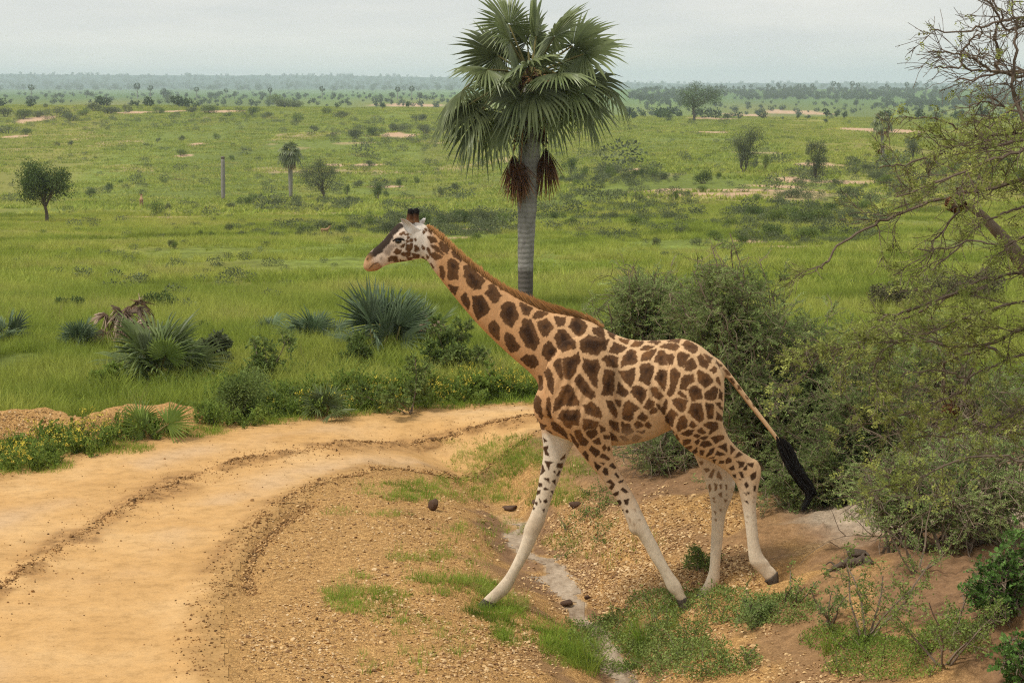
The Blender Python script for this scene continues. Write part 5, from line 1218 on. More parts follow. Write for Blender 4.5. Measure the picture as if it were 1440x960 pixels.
LIMBS = [  # traced limbs of the acacia at the right edge: depth, base radius px, points from the thick end outwards
    (13.2, 3.0, [(1500, 18), (1440, 25), (1411, 29), (1382, 38), (1350, 44), (1309, 42)]), (12.8, 3.4, [(1510, 112), (1440, 106), (1411, 103), (1391, 98), (1368, 83), (1341, 74), (1306, 73)]),
    (13.0, 2.2, [(1440, 108), (1400, 101), (1368, 96), (1341, 94), (1314, 96)]), (13.6, 2.4, [(1450, 98), (1405, 103), (1368, 112), (1344, 114)]), (12.9, 1.8, [(1347, 82), (1353, 74), (1359, 64), (1368, 55), (1379, 50), (1377, 36)]),
    (13.3, 2.6, [(1412, 110), (1405, 82), (1400, 44), (1409, 20), (1391, -4)]), (12.6, 3.0, [(1432, 175), (1424, 120), (1429, 58), (1429, 29), (1423, -4)]), (13.4, 2.2, [(1448, 60), (1420, 44), (1400, 12), (1380, -3)]),
    (12.4, 2.6, [(1470, 130), (1440, 140), (1415, 160), (1398, 178), (1385, 205)]), (13.1, 2.6, [(1500, 186), (1440, 187), (1382, 192), (1353, 184), (1324, 168), (1295, 166)]), (12.7, 2.8, [(1490, 170), (1440, 160), (1410, 150), (1385, 142), (1362, 150)]),
    (12.6, 3.2, [(1500, 190), (1440, 197), (1412, 201), (1365, 214), (1324, 216), (1272, 230), (1237, 236)]), (12.2, 3.4, [(1490, 215), (1440, 214), (1397, 222), (1353, 242), (1301, 262), (1260, 277)]),
    (12.9, 4.0, [(1500, 240), (1440, 250), (1400, 265), (1341, 276), (1307, 286), (1258, 303), (1217, 323), (1179, 347), (1161, 370), (1146, 382)]), (12.5, 2.4, [(1360, 270), (1347, 295), (1319, 331), (1303, 372)]),
    (12.3, 3.0, [(1490, 380), (1440, 385), (1384, 392), (1331, 417), (1283, 433), (1242, 449), (1209, 482), (1161, 494), (1128, 530)]), (12.8, 2.2, [(1320, 425), (1290, 440), (1246, 455), (1213, 484), (1186, 520)]),
    (11.8, 3.6, [(1500, 452), (1440, 461), (1380, 486), (1323, 484), (1278, 478), (1246, 490), (1230, 514), (1222, 555)]), (12.4, 2.6, [(1400, 455), (1380, 490), (1355, 545), (1323, 563), (1274, 579), (1199, 602)]),
    (11.9, 3.6, [(1500, 570), (1440, 579), (1380, 602), (1331, 612), (1270, 616)]), (12.6, 2.4, [(1335, 482), (1330, 510), (1328, 540), (1330, 565), (1337, 575)]), (12.3, 2.6, [(1500, 520), (1440, 500), (1400, 512), (1360, 530), (1320, 520), (1270, 525)]),
    (12.0, 2.4, [(1480, 330), (1440, 335), (1405, 345), (1370, 340), (1330, 352), (1290, 350)]), (12.7, 2.4, [(1480, 290), (1440, 292), (1408, 300), (1372, 318), (1345, 350), (1312, 380)]), (11.6, 2.6, [(1490, 640), (1440, 648), (1390, 640), (1330, 655), (1270, 680), (1228, 690)]),
    (12.1, 2.6, [(1490, 420), (1440, 425), (1390, 436), (1340, 455), (1290, 470)])]
def near_acacia():
    rng = np.random.default_rng(33)
    base = np.array([4.45, 12.6, 0.]); base[2] = float(height(base[:1], base[1:2])[0])
    root = thing('thorn_tree', 'spreading thorny acacia with pale green leaves at the right edge', 'tree', base)
    # the trunk stands just outside the frame; its forked limb shows at the right edge
    tw_b = bark_mat('acacia_bough_bark', (.075, .055, .041), (.22, .165, .12), 14)
    mb = MB(); T = catmull(np.array([base + [0, 0, -.2], base + [.05, 0, 1.5], base + [-.1, .1, 3.0], base + [-.15, .1, 4.4], base + [.1, 0, 5.4]]), 5) - base
    mb.tube(T, np.linspace(.19, .05, len(T)), 12, 0, 1)
    def on_trunk(z): i = int(np.argmin(np.abs(T[:, 2] - z))); return T[i].copy()
    K = on_y(np.array([1500., 1440, 1421, 1400, 1376, 1352]), np.array([440., 372, 347, 323, 299, 285]), 13.1) - base
    K = np.vstack([on_trunk(K[0, 2] - .5), K]); KC = catmull(K, 4); mb.tube(KC, np.linspace(.075, .022, len(KC)), 10, 0, 1); mb.obj('trunk', [M_bark], root, True)
    tpl = [as_tpl(feather_spray(rng, 5, .34, .10, False)) for _ in range(5)]
    lfP = []; lfD = []; prim = [KC]
    for (Y, rp, pts) in sorted(LIMBS, key=lambda q: -q[2][0][0]):
        pts = np.array(pts, float); yo = np.linspace(0, rng.normal(0, .35), len(pts)) + Y
        Q0 = on_y(pts[:, 0], pts[:, 1], yo) - base
        if pts[0, 0] >= 1465: Q0 = np.vstack([on_trunk(np.clip(Q0[0, 2] - .35, .9, 5.3)), Q0])     # boughs spring from the trunk
        else:                                                                                        # side boughs spring from the nearest bough
            A_ = np.vstack(prim); Q0[0] = A_[np.argmin(((A_ - Q0[0]) ** 2 * [1, .15, 1]).sum(1))]
        P = catmull(Q0, 4); prim.append(P); P[1:-1] += rng.normal(0, .008, (len(P) - 2, 3))
        s = Y / F; mb = MB(); r0, r1 = rp * s * .92, 1.0 * s; mb.tube(P, np.linspace(r0, r1, len(P)), 6, 0, rng.uniform(.8, 1.2))
        tips = []; L_ = np.linalg.norm(np.diff(P, axis=0), axis=1).sum(); top = pts[:, 1].mean() < 150
        twigs_on(mb, P, r0 * .7, r1, int(3 + L_ * (7 if top else 7)), .46, rng, 1, tips, 0, .22, -.05, 4, 2, .10, (.3, .95))
        for _ in range(int(L_ * 26)):
            q2, d2 = at(P, rng.uniform(0, 1)); ax = rng.normal(size=3); ax /= np.linalg.norm(ax); e = q2 + ax * rng.uniform(.02, .05); w_ = np.cross(ax, d2) * .0026; mb.add([q2 - w_, q2 + w_, e], [[0, 1, 2]], None, 0, 1.4)
        mb.obj('branch', [tw_b], root)
        for (q, d, lv) in tips:
            h = (q + base); pyy = project(h[None])[1][0]
            pr = .03 if pyy < 120 else .08 if pyy < 165 else .18 if pyy < 410 else .32
            if rng.random() < pr * (.9 if pyy < 700 else .4):
                for _ in range(1 if pyy < 165 or rng.random() < .5 else 2): lfP.append(q + rng.normal(0, .010, 3)); lfD.append(d * .4 + rng.normal(0, .6, 3) + np.array([0, 0, .35]))
    lf = MB(); lfP = np.array(lfP); lfD = np.array(lfD)
    stamp(lf, tpl, lfP, lfD, .062 * rng.uniform(.6, 1.4, len(lfP)), rng, 1.2, (.65, 1.35))
    lf.obj('foliage', [M_acacia_leaf, M_twig], root)['kind'] = 'stuff'
    # two weaver nests hung in it
    for (px, py, Y, r, lab) in ((1344, 287, 12.75, .062, 'rusty round grass nest hanging in the upper acacia boughs'), (1337, 578, 12.6, .055, 'small brown grass nest hanging low in the acacia')):
        c = on_y(np.array([float(px)]), np.array([float(py)]), Y)[0]; mb = MB()
        ellipsoid(mb, np.zeros(3), (r * .72, r * .72, r * .66), 0, 0, 14)
        for k in range(260):
            d = rng.normal(size=3); d /= np.linalg.norm(d); ax = np.cross(d, rng.normal(size=3)); ax /= np.linalg.norm(ax)
            th = np.linspace(-1, 1, 5) * rng.uniform(.5, 1.1); P = (np.cos(th)[:, None] * d + np.sin(th)[:, None] * ax) * r * rng.uniform(.72, 1.08) * np.array([1.15, 1, .9]); mb.tube(P, .0022, 3, 0, rng.uniform(.5, 1.5), False)
        for k in range(5): mb.tube(wander(np.array([0, 0, r * .6]), (rng.normal(0, .4), rng.normal(0, .3), 1), r * 1.3, 4, .25, rng), .003, 3, 0, 1, False)
        o = mb.obj('bird_nest', [M_nest]); o.location = c; tag(o, lab, 'nest')
M_nest = leaf_mat('nest_grass', (.19, .085, .036), (.11, .06, .035), 0.0, .9, 25)

def saplings(px, py, hpx, label, seed, mat, n=3, spread=.5, leafsize=.085, name='sapling', dens=1.0):
    """open little thorn shrub: a few stems, short side shoots with leaves"""
    rng = np.random.default_rng(seed); b = G(px, py); s = b[1] / F; h = hpx * s
    root = thing(name, label, 'shrub', b)
    mb = MB(); tips = []
    for k in range(n):
        P = wander((rng.normal(0, .03), rng.normal(0, .03), -.06), (rng.normal(0, spread), rng.normal(0, spread), 1), h * rng.uniform(.7, 1.15), 7, .14, rng, (0, 0, .2))
        mb.tube(P, np.linspace(.010, .004, 8) * (1 + h * .4), 5, 0, 1, False)
        twigs_on(mb, P, .008, .003, int(9 * dens), h * .34, rng, 1, tips, 0, .2, .1, 3, 1, .2, (.6, 1.3))
    mb.obj('stems', [M_twig], root)['kind'] = 'stuff'
    lf = MB(); q = np.array([t[0] for t in tips]); d = np.array([t[1] for t in tips]); i = rng.integers(0, len(q), int(len(q) * 2.2))
    add_leaves(lf, q[i] + rng.normal(0, .015, (len(i), 3)), d[i] + rng.normal(0, .7, (len(i), 3)), leafsize, rng, 0, (.65, 1.35), .5)
    lf.obj('leaves', [mat], root)['kind'] = 'stuff'; return root
def creeping_shrub(px, py, blobs, label, seed, mat, n=5000, leaf=.05, stems=60):
    """ground-hugging small-leaved shrub"""
    rng = np.random.default_rng(seed); b = G(px, py); root = thing('creeping_shrub', label, 'shrub', b); lf = MB(); wd = MB(); tot = sum(q[2] * q[3] for q in blobs)
    for (cx, cy_, hx, hy, hh) in blobs:
        m = int(n * hx * hy / tot); a = rng.uniform(0, 6.283, m); r = np.sqrt(rng.random(m)); c = ground_at(cx + hx * r * np.cos(a), cy_ + hy * r * np.sin(a)); ok = ~np.isnan(c[:, 0]); c = c[ok]; r = r[ok]
        cl = fbm(c[:, 0] * 3.1, c[:, 1] * 3.1, 3, seed); keep = cl > .35 + .2 * (r - .5) + rng.normal(0, .05, len(c)); c = c[keep]; r = r[keep]; cl = cl[keep]
        P = c - b + np.stack([rng.normal(0, .02, len(c)), rng.normal(0, .02, len(c)), .015 + hh * (1.15 - r * .9) * rng.random(len(c)) ** .7 * (.4 + cl)], -1)
        add_leaves(lf, P, rng.normal(size=(len(P), 3)) + [0, 0, .7], leaf, rng, 0, (.6, 1.4), .5)
        for k in range(int(stems * hx * hy / tot) + 1):
            i = rng.integers(0, len(c)); p = c[i] - b - [0, 0, .03]; Q = wander(p, (rng.normal(0, .7), rng.normal(0, .7), .8), hh * rng.uniform(1, 2.6), 5, .25, rng); wd.tube(Q, np.linspace(.006, .002, 6), 3, 0, rng.uniform(.7, 1.5), False)
            for t in np.linspace(.3, 1, 8): q, d = at(Q, t); add_leaves(lf, q[None] + rng.normal(0, .012, (3, 3)), d[None] + rng.normal(0, .8, (3, 3)), leaf, rng, 0, (.7, 1.4), .5)
    wd.obj('stems', [M_twig], root)['kind'] = 'stuff'; lf.obj('leaves', [mat], root)['kind'] = 'stuff'; return root
# ------------------------------------------------------------------ stones, logs, clods
M_rock = bark_mat('ironstone', (.055, .034, .024), (.16, .095, .06), 18, (1, 1, 1), .9)
M_log = bark_mat('dead_wood', (.035, .024, .018), (.17, .125, .09), 14, (1, 1, 1), .9)
def rock(px, py, w, h, label, seed, mat=None, name='rock'):
    rng = np.random.default_rng(seed); b = G(px, py); s = b[1] / F; mb = MB(); seg = 18
    ellipsoid(mb, np.zeros(3), (1, 1, 1), 0, 0, seg); V = np.vstack(mb.V); nv = fbm(V[:, 0] * 1.7 + seed, V[:, 1] * 1.7 + V[:, 2] * 1.3, 3, seed); V = V * (.62 + .75 * nv)[:, None]
    for k in range(5):
        d = rng.normal(size=3); d /= np.linalg.norm(d); q = V @ d; V -= np.outer(np.maximum(q - .55, 0) * .85, d)
    mb.V = [V * np.array([w * s / 2, w * s / 2 * .85, h * s / 2]) + np.array([0, 0, h * s * .36])]
    o = mb.obj(name, [mat or M_rock], None, True); o.location = b; o.rotation_euler = (0, 0, rng.uniform(0, 6)); return tag(o, label, 'rock')
def driftwood():
    rng = np.random.default_rng(8); b = G(1190, 806); root = thing('fallen_branch', 'weathered dead branch lying on the sandy mound', 'branch', b); s = b[1] / F
    def path(pts, lift): 
        g = ground_at([p[0] for p in pts], [p[1] for p in pts]); g[:, 2] += np.array(lift) * s; return catmull(g - b, 5)
    mb = MB(); P = path([(1160, 808), (1174, 803), (1188, 797), (1202, 795), (1214, 791), (1226, 794)], [3, 5, 7, 6, 5, 2]); mb.tube(P + rng.normal(0, .006, P.shape), np.interp(np.linspace(0, 1, len(P)), [0, .3, .7, 1], [.012, .03, .045, .03]), 8, 0, 1); mb.obj('limb', [M_log], root, True)
    for pts, lf, r in (([(1186, 800), (1196, 787), (1200, 783)], [6, 9, 12], .02), ([(1206, 796), (1216, 786), (1222, 788)], [5, 9, 8], .024), ([(1176, 803), (1168, 797), (1160, 800)], [5, 8, 6], .012)):
        mb = MB(); mb.tube(path(pts, lf), np.linspace(r, r * .4, 11), 6, 0, 1); mb.obj('limb', [M_log], root, True)
# ------------------------------------------------------------------ spots chosen by picture ellipse, set down on the ground
def spots(ells, rng, per):
    X = []
    for (cx, cy_, hx, hy, k) in ells:
        m = max(1, int(per * k * hx * hy / 1000)); a = rng.uniform(0, 6.283, m); r = np.sqrt(rng.random(m)) * rng.uniform(.85, 1.1, m); X.append(np.c_[cx + hx * r * np.cos(a), cy_ + hy * r * np.sin(a)])
    X = np.vstack(X); g = ground_at(X[:, 0], X[:, 1]); return g[~np.isnan(g[:, 0])]
def grass_mat(name, a, b_, trans=.4, sc=.25, loc=None): return leaf_mat(name, a, b_, trans, .6, sc, .08, loc)
M_lush = grass_mat('lush_grass', (.21, .31, .04), (.31, .39, .065), .45, .25, 1.2); M_sav = grass_mat('savanna_grass', (.28, .345, .058), (.40, .43, .09), .46, .06, .11); M_straw = grass_mat('straw', (.36, .31, .15), (.28, .22, .10), .3)
M_weed = leaf_mat('weed_leaf', (.17, .25, .045), (.26, .33, .075), .48, .55, .5); M_flower = leaf_mat('yellow_petal', (.62, .50, .06), (.68, .58, .12), .25, .6, 3)
ROADSIDE = [(560, 690, 62, 13, 1.0), (640, 684, 90, 14, 1.1), (700, 652, 70, 22, 1.3), (690, 622, 70, 10, .7), (480, 720, 26, 5, .7), (545, 724, 40, 4, .7), (750, 700, 80, 12, .9), (620, 700, 90, 7, .9), (735, 640, 60, 26, 1.1), (820, 650, 40, 22, .9), (780, 690, 40, 20, .6),
            (590, 784, 48, 7, .9), (610, 815, 36, 8, .8), (520, 845, 60, 20, .75), (480, 838, 26, 22, .8), (560, 868, 50, 10, .6), (655, 830, 40, 16, 1.3), (700, 860, 40, 16, 1.6), (740, 895, 45, 16, 1.3), (800, 912, 42, 26, 1.8), (650, 826, 60, 14, 1.0), (695, 852, 50, 18, 1.2), (745, 888, 55, 22, 1.2), (800, 912, 45, 28, 1.2), (830, 930, 22, 16, 1.5), (895, 900, 34, 28, 1.7), (925, 870, 36, 20, .9), (620, 795, 80, 30, .12), (640, 900, 90, 30, .12), (560, 930, 70, 20, .10),
            (500, 812, 26, 8, .5), (660, 770, 50, 14, .3), (700, 740, 60, 14, .3), (790, 760, 30, 12, .4), (870, 760, 60, 40, .08), (640, 745, 60, 14, .2)]
VERGE = [(40, 655, 60, 12, 1.0), (150, 632, 70, 8, 1.1), (260, 608, 60, 8, 1.2), (370, 590, 70, 9, 1.3), (480, 578, 70, 9, 1.4), (600, 568, 80, 9, 1.5), (710, 562, 60, 8, 1.5), (560, 555, 120, 12, .8), (420, 560, 60, 20, .8)]
def small_growth():
    rng = np.random.default_rng(41)
    # bright roadside grass
    T = [blade_tuft(13, .12, .07, .008, rng, .6), blade_tuft(10, .16, .06, .008, rng, .7), blade_tuft(15, .08, .09, .008, rng, .6), blade_tuft(6, .22, .04, .008, rng, .8)]
    P = spots(ROADSIDE, rng, 250); cl = fbm(P[:, 0] * 2.2, P[:, 1] * 2.2, 4, 15); hf = fbm(P[:, 0] * 9, P[:, 1] * 9, 3, 16); P = P[cl * .65 + hf * .35 > .42 + rng.normal(0, .06, len(P))]
    n = len(P); scatter('roadside_grass', T, [M_lush], P, rng.integers(0, 4, n), rng.uniform(.45, 1.0, n), rng.uniform(0, 6.28, n), rng.normal(0, .1, (n, 2)))
    P = spots(VERGE, rng, 330); n = len(P); scatter('verge_grass', T, [M_lush], P, rng.integers(0, 4, n), rng.uniform(.5, 1.4, n), rng.uniform(0, 6.28, n), rng.normal(0, .1, (n, 2)))
    # leafy weeds and yellow flowers on the far verge
    W1 = []
    for k in range(4):
        mb = MB()
        for j in range(9):
            a = rng.uniform(0, 6.28); Q = wander((rng.normal(0, .05), rng.normal(0, .05), -.02), (.5 * math.cos(a), .5 * math.sin(a), 1), rng.uniform(.2, .45), 4, .15, rng); mb.tube(Q, .004, 3, 0, .8, False)
            for t in np.linspace(.2, 1, 8): q, d = at(Q, t); add_leaves(mb, q[None] + rng.normal(0, .015, (2, 3)), d[None] + rng.normal(0, .8, (2, 3)), .075, rng, 0, (.7, 1.3), .45)
        W1.append(mb)
    weeds = [(30, 650, 50, 15, 1.2), (110, 630, 50, 12, 1.2), (190, 612, 50, 9, 1.0), (330, 585, 60, 18, 1.2), (430, 568, 60, 22, 1.1), (520, 560, 70, 18, 1.0), (600, 558, 90, 16, 1.0), (700, 552, 60, 14, 1.0), (540, 530, 160, 16, .5), (300, 545, 90, 16, .6), (200, 540, 120, 12, .4)]
    P = spots(weeds, rng, 52); n = len(P); scatter('verge_weeds', W1, [M_weed], P, rng.integers(0, 4, n), rng.uniform(.35, 1.0, n), rng.uniform(0, 6.28, n))
    FL = []
    for k in range(3):
        mb = MB()
        for j in range(7):
            a = rng.uniform(0, 6.28); Q = wander((0, 0, 0), (.5 * math.cos(a), .5 * math.sin(a), 1), rng.uniform(.22, .5), 3, .15, rng); mb.tube(Q, .003, 3, 1, .8, False); q = Q[-1]
            add_leaves(mb, q[None] + rng.normal(0, .018, (6, 3)), rng.normal(size=(6, 3)) + [0, 0, .3], .035, rng, 0, (.8, 1.2), .8)
            add_leaves(mb, at(Q, .6)[0][None] + rng.normal(0, .02, (4, 3)), rng.normal(size=(4, 3)), .06, rng, 1, (.7, 1.2), .45)
        FL.append(mb)
    P = spots([(20, 650, 30, 16, 1.2), (80, 634, 50, 14, .8), (150, 612, 40, 14, .3), (450, 600 - 22, 30, 6, .8), (500, 575, 60, 12, .5), (600, 562, 80, 12, .6), (690, 548, 50, 14, .9), (360, 592, 20, 6, .3), (730, 552, 30, 10, .9)], rng, 44); n = len(P)
    scatter('wildflowers', FL, [M_flower, M_weed], P, rng.integers(0, 3, n), rng.uniform(.5, .95, n), rng.uniform(0, 6.28, n))
    # tall savanna grass, near to far
    S = [blade_tuft(46, .62, .26, .016, rng, .45, 2), blade_tuft(34, .80, .22, .016, rng, .5, 2), blade_tuft(54, .42, .32, .018, rng, .5, 2), blade_tuft(40, .55, .3, .017, rng, .8, 2)]
    st = blade_tuft(22, 1.0, .25, .010, rng, .35, 2); st.M3 = [m + 1 for m in st.M3]; st.M4 = [m + 1 for m in st.M4]; S.append(st)
    def field(y0, y1, n, seed):
        r = np.random.default_rng(seed); y = np.sqrt(r.random(n) * (y1 * y1 - y0 * y0) + y0 * y0); x = r.uniform(-.315, .315, n) * y; z = height(x, y); return np.c_[x, y, z], r
    def bare_mask(P):
        m = np.ones(len(P), bool)
        for c, rx, ry in PATCH_W: m &= np.hypot((P[:, 0] - c[0]) / rx, (P[:, 1] - c[1]) / ry) > .8
        return m
    P, r = field(28.0, 62, 30000, 1); d, s_, _ = poly_sd(FAR_EDGE, P[:, 0], P[:, 1]); dh, _, al = poly_sd(HEAP, P[:, 0], P[:, 1])
    keep = (s_ < 0) & (d > 1.3) & ((dh > .9) | (al > 10.5)) & bare_mask(P) & ~((P[:, 0] > 3.0) & (P[:, 1] < 34)); hgt = fbm(P[:, 0] / 4, P[:, 1] / 5, 4, 19); keep &= hgt > .20; P = P[keep]; hgt = hgt[keep]; n = len(P)
    v = r.integers(0, 4, n); v[r.random(n) < .006] = 4; scatter('meadow_grass', S, [M_sav, M_straw], P, v, r.uniform(.45, .95, n) * (.5 + .9 * hgt), r.uniform(0, 6.28, n), r.normal(0, .12, (n, 2)))
    B = [blade_tuft(34, .6, .5, .05, rng, .6, 1), blade_tuft(28, .5, .7, .055, rng, .7, 1), blade_tuft(30, .8, .45, .05, rng, .5, 1)]
    P, r = field(60, 190, 44000, 2); hgt = fbm(P[:, 0] / 7, P[:, 1] / 12, 4, 23); keep = bare_mask(P) & (hgt > .37 + r.normal(0, .06, len(P))); P = P[keep]; hgt = hgt[keep]; n = len(P)
    scatter('savanna_grass', B, [M_sav], P, r.integers(0, 3, n), (r.uniform(.45, 1.0, n) * (.45 + .9 * hgt))[:, None] * np.array([1.2, 1.2, .8]), r.uniform(0, 6.28, n))
    P, r = field(185, 900, 50000, 3); hgt = fbm(P[:, 0] / 16, P[:, 1] / 45, 4, 29); keep = bare_mask(P) & (hgt > .36 + r.normal(0, .07, len(P))); P = P[keep]; hgt = hgt[keep]; n = len(P)
    B2 = [blade_tuft(16, .8, 1.0, .22, rng, .8, 1), blade_tuft(14, .7, 1.3, .26, rng, .8, 1)]
    scatter('distant_grass', B2, [M_sav], P, r.integers(0, 2, n), (r.uniform(.5, 1.2, n))[:, None] * np.array([1.3, 1.3, .8]), r.uniform(0, 6.28, n))
    # gravel
    ST = []
    for k in range(6):
        mb = MB(); u = np.array([[1, 0, 0], [-1, 0, 0], [0, 1, 0], [0, -1, 0], [0, 0, .8], [0, 0, -.5], [.7, .6, .4], [-.6, .7, .3], [.5, -.7, .35], [-.7, -.5, .45]]) * rng.uniform(.7, 1.2, (10, 3))
        from mathutils import Vector as _V
        import bmesh
        bm = bmesh.new(); [bm.verts.new(q) for q in u]; bmesh.ops.convex_hull(bm, input=bm.verts); bm.verts.ensure_lookup_table(); bm.verts.index_update(); mb.add([v.co[:] for v in bm.verts], [[v.index for v in f.verts] for f in bm.faces if len(f.verts) == 3]); bm.free(); ST.append(mb)
    gm, t, b = new_mat('gravel_stone'); oi = t.nodes.new('ShaderNodeObjectInfo'); t.links.new(ramp(t, oi.outputs['Random'], [(0, (.16, .085, .04)), (.2, (.33, .19, .085)), (.5, (.50, .32, .15)), (.8, (.60, .40, .19)), (1, (.68, .50, .29))]), b.inputs['Base Color']); b.inputs['Roughness'].default_value = .85
    zones = [(480, 760, 130, 80, .55), (560, 900, 220, 70, .65), (420, 900, 90, 60, .5), (640, 740, 110, 50, .55), (620, 670, 110, 22, .3), (860, 780, 130, 75, 2.2), (920, 730, 150, 50, 1.3), (900, 660, 110, 26, .25), (960, 820, 110, 45, 2.4), (850, 840, 60, 50, 2.4), (1010, 790, 60, 30, 2.2), (950, 920, 120, 40, .9), (1010, 890, 90, 40, .9), (1150, 940, 110, 24, .9),
             (700, 920, 110, 40, .8), (760, 840, 50, 40, .5), (90, 600, 130, 24, .9), (30, 590, 60, 18, .6), (210, 572, 60, 14, .5), (600, 548, 50, 8, .3), (640, 830, 110, 60, .4), (160, 640, 200, 14, .15), (1020, 700, 50, 60, .2)]
    P = spots(zones, rng, 215); d, s_, _ = poly_sd(DITCH, P[:, 0], P[:, 1]); rd, _, _ = poly_sd(ROAD, P[:, 0], P[:, 1]); cl = fbm(P[:, 0] * 1.3, P[:, 1] * 1.3, 4, 35)
    keep = (~inside(ROAD, P[:, 0], P[:, 1]) | (rd < .35 * rng.random(len(P)) ** 2)) & (d > .16) & (cl > .36 + rng.normal(0, .07, len(P))); P = P[keep]; n = len(P)
    sz = np.exp(rng.normal(-4.32, .36, n)); sz = np.minimum(sz, .034)
    scatter('gravel', ST, [gm], P + [0, 0, .004], rng.integers(0, 6, n), sz[:, None] * np.c_[rng.uniform(.8, 1.3, n), rng.uniform(.8, 1.3, n), rng.uniform(.5, .9, n)], rng.uniform(0, 6.28, n), rng.normal(0, .4, (n, 2)))
    # crumbs of earth on the road and along the ruts
    cm_, t, b = new_mat('earth_crumb'); oi = t.nodes.new('ShaderNodeObjectInfo'); t.links.new(ramp(t, oi.outputs['Random'], [(0, (.09, .048, .02)), (.3, (.24, .13, .05)), (.7, (.42, .24, .095)), (1, (.58, .37, .16))]), b.inputs['Base Color'])
    X = []
    for line, m, sp in ((RUT_MID, 2600, .035), (RUT_NEAR2, 900, .03), (RUT_NEAR[4:], 900, .05), (RUT_MID, 1500, .10), (RUT_MID, 1400, .35), (RUT_NEAR, 1500, .13), (RUT_NEAR2, 700, .08), (FAR_EDGE[2:14], 1500, .22), (NEAR_EDGE[:12], 500, .3)):
        t_ = rng.random(m) * (len(line) - 1); i = np.floor(t_).astype(int); f = (t_ - i)[:, None]; X.append(line[i] * (1 - f) + line[i + 1] * f + rng.normal(0, sp, (m, 2)))
    nl = sum(len(x_) for x_ in X[:3]); X.append(np.c_[rng.uniform(-9, 1, 500), rng.uniform(17, 32, 500)]); X = np.vstack(X); gate = fbm(X[:, 0] * 2.0, X[:, 1] * 2.0, 3, 37); keepr = gate > .40; keepr[nl:] = True; big = np.arange(len(X)) < nl; big = big[keepr]; X = X[keepr]; kk = X[:, 1] > 16; X = X[kk]; big = big[kk]; n = len(X); P = np.c_[X, height(X[:, 0], X[:, 1]) + .012]
    sz = np.minimum(np.exp(rng.normal(-4.85, .45, n)), .035) * np.where(big, 1.5, 1.0); scatter('earth_crumbs', ST, [cm_], P, rng.integers(0, 6, n), sz, rng.uniform(0, 6.28, n), rng.normal(0, .4, (n, 2)))
PATCH_W = []
def patch_world():
    for (px, py, rx, ry) in PATCHES:
        c = G(px, py)
        if not np.isnan(c[0]): PATCH_W.append((c, rx, ry))
# ================================================================== put it together
make_ground()
patch_world()
giraffe()
main_palm()
M_ridge = leaf_mat('far_leaf', (.055, .09, .04), (.085, .12, .055), .25, .7, .02)

# ---- haze: one closed box of air round everything
def haze():
    mb = MB(); x, y0, y1, z0, z1 = 14000., -120., 12900., -34., 96.
    V = np.array([[sx * x, (y0, y1)[j], (z0, z1)[k]] for k in (0, 1) for j in (0, 1) for sx in (-1, 1)])
    mb.add(V, None, [[0, 2, 3, 1], [4, 5, 7, 6], [0, 1, 5, 4], [2, 6, 7, 3], [0, 4, 6, 2], [1, 3, 7, 5]])
    m = bpy.data.materials.new('haze_air'); m.use_nodes = True; t = m.node_tree; t.nodes.clear()
    o = t.nodes.new('ShaderNodeOutputMaterial'); v = t.nodes.new('ShaderNodeVolumePrincipled'); v.inputs['Color'].default_value = (.78, .91, 1.0, 1); v.inputs['Density'].default_value = HAZE; v.inputs['Density Attribute'].default_value = ''
    t.links.new(v.outputs[0], o.inputs['Volume']); m.cycles.homogeneous_volume = True
    tag(mb.obj('haze', [m]), kind='stuff')
HAZE = 1.35e-4
haze()

# ---- single trees and palms of the savanna
crown_tree('acacia_tree', 'tree', 66, 313, (64, 257, 40, 30), 'rounded dark green acacia standing alone on the far left slope', 51, M_leaf_dark, 3600, .30, tw=.032, clumps=34)
crown_tree('acacia_tree', 'tree', 455, 281, (452, 247, 28, 27), 'grey-green acacia right beside the shaggy fan palm left of the giraffe', 52, M_leaf_grey, 2000, .28, tw=.03, clumps=24, ragged=.5)
savanna_palm(409, 280, 194, 50, 'fan palm with brown hanging fronds beside the grey-green acacia', 53)
savanna_palm(1241, 225, 152, 44, 'single fan palm on the slope at right, seen left of the thorn twigs', 54)
crown_tree('acacia_tree', 'tree', 1046, 243, (1048, 204, 27, 30), 'twin-stemmed upright acacia with ragged crown right of the big palm', 55, M_leaf_grey, 2200, .28, 2, tw=.022, clumps=30)
crown_tree('acacia_tree', 'tree', 1146, 256, (1145, 226, 18, 28), 'slim egg-shaped dark acacia between twin-stemmed tree and single palm', 56, M_leaf_grey, 1800, .24, tw=.02, clumps=24)
crown_tree('acacia_tree', 'tree', 1284, 226, (1284, 203, 16, 19), 'narrow bushy tree just behind the thorn twigs right of the single palm', 57, M_leaf_grey, 1200, .28, tw=.02, clumps=18)
crown_tree('acacia_tree', 'tree', 976, 170, (977, 136, 35, 19), 'large flat-topped acacia on the crest right of the tall palm', 58, M_leaf_dark, 2600, .6, tw=.04, clumps=30)
low_shrub(988, 258, 34, 24, 'round dark shrub on the slope right of the tall palm', 59, M_leaf_dark, 900, .22)
low_shrub(943, 170, 34, 15, 'rounded bush beside the flat-topped acacia on the crest', 60, M_leaf_dark, 700, .5)
low_shrub(1318, 176, 60, 16, 'wide dark thicket on the crest behind the thorn twigs', 61, M_leaf_dark, 700, .5)
low_shrub(1360, 176, 36, 18, 'taller rounded thicket at the crest beside the wide one', 62, M_leaf_dark, 500, .5)
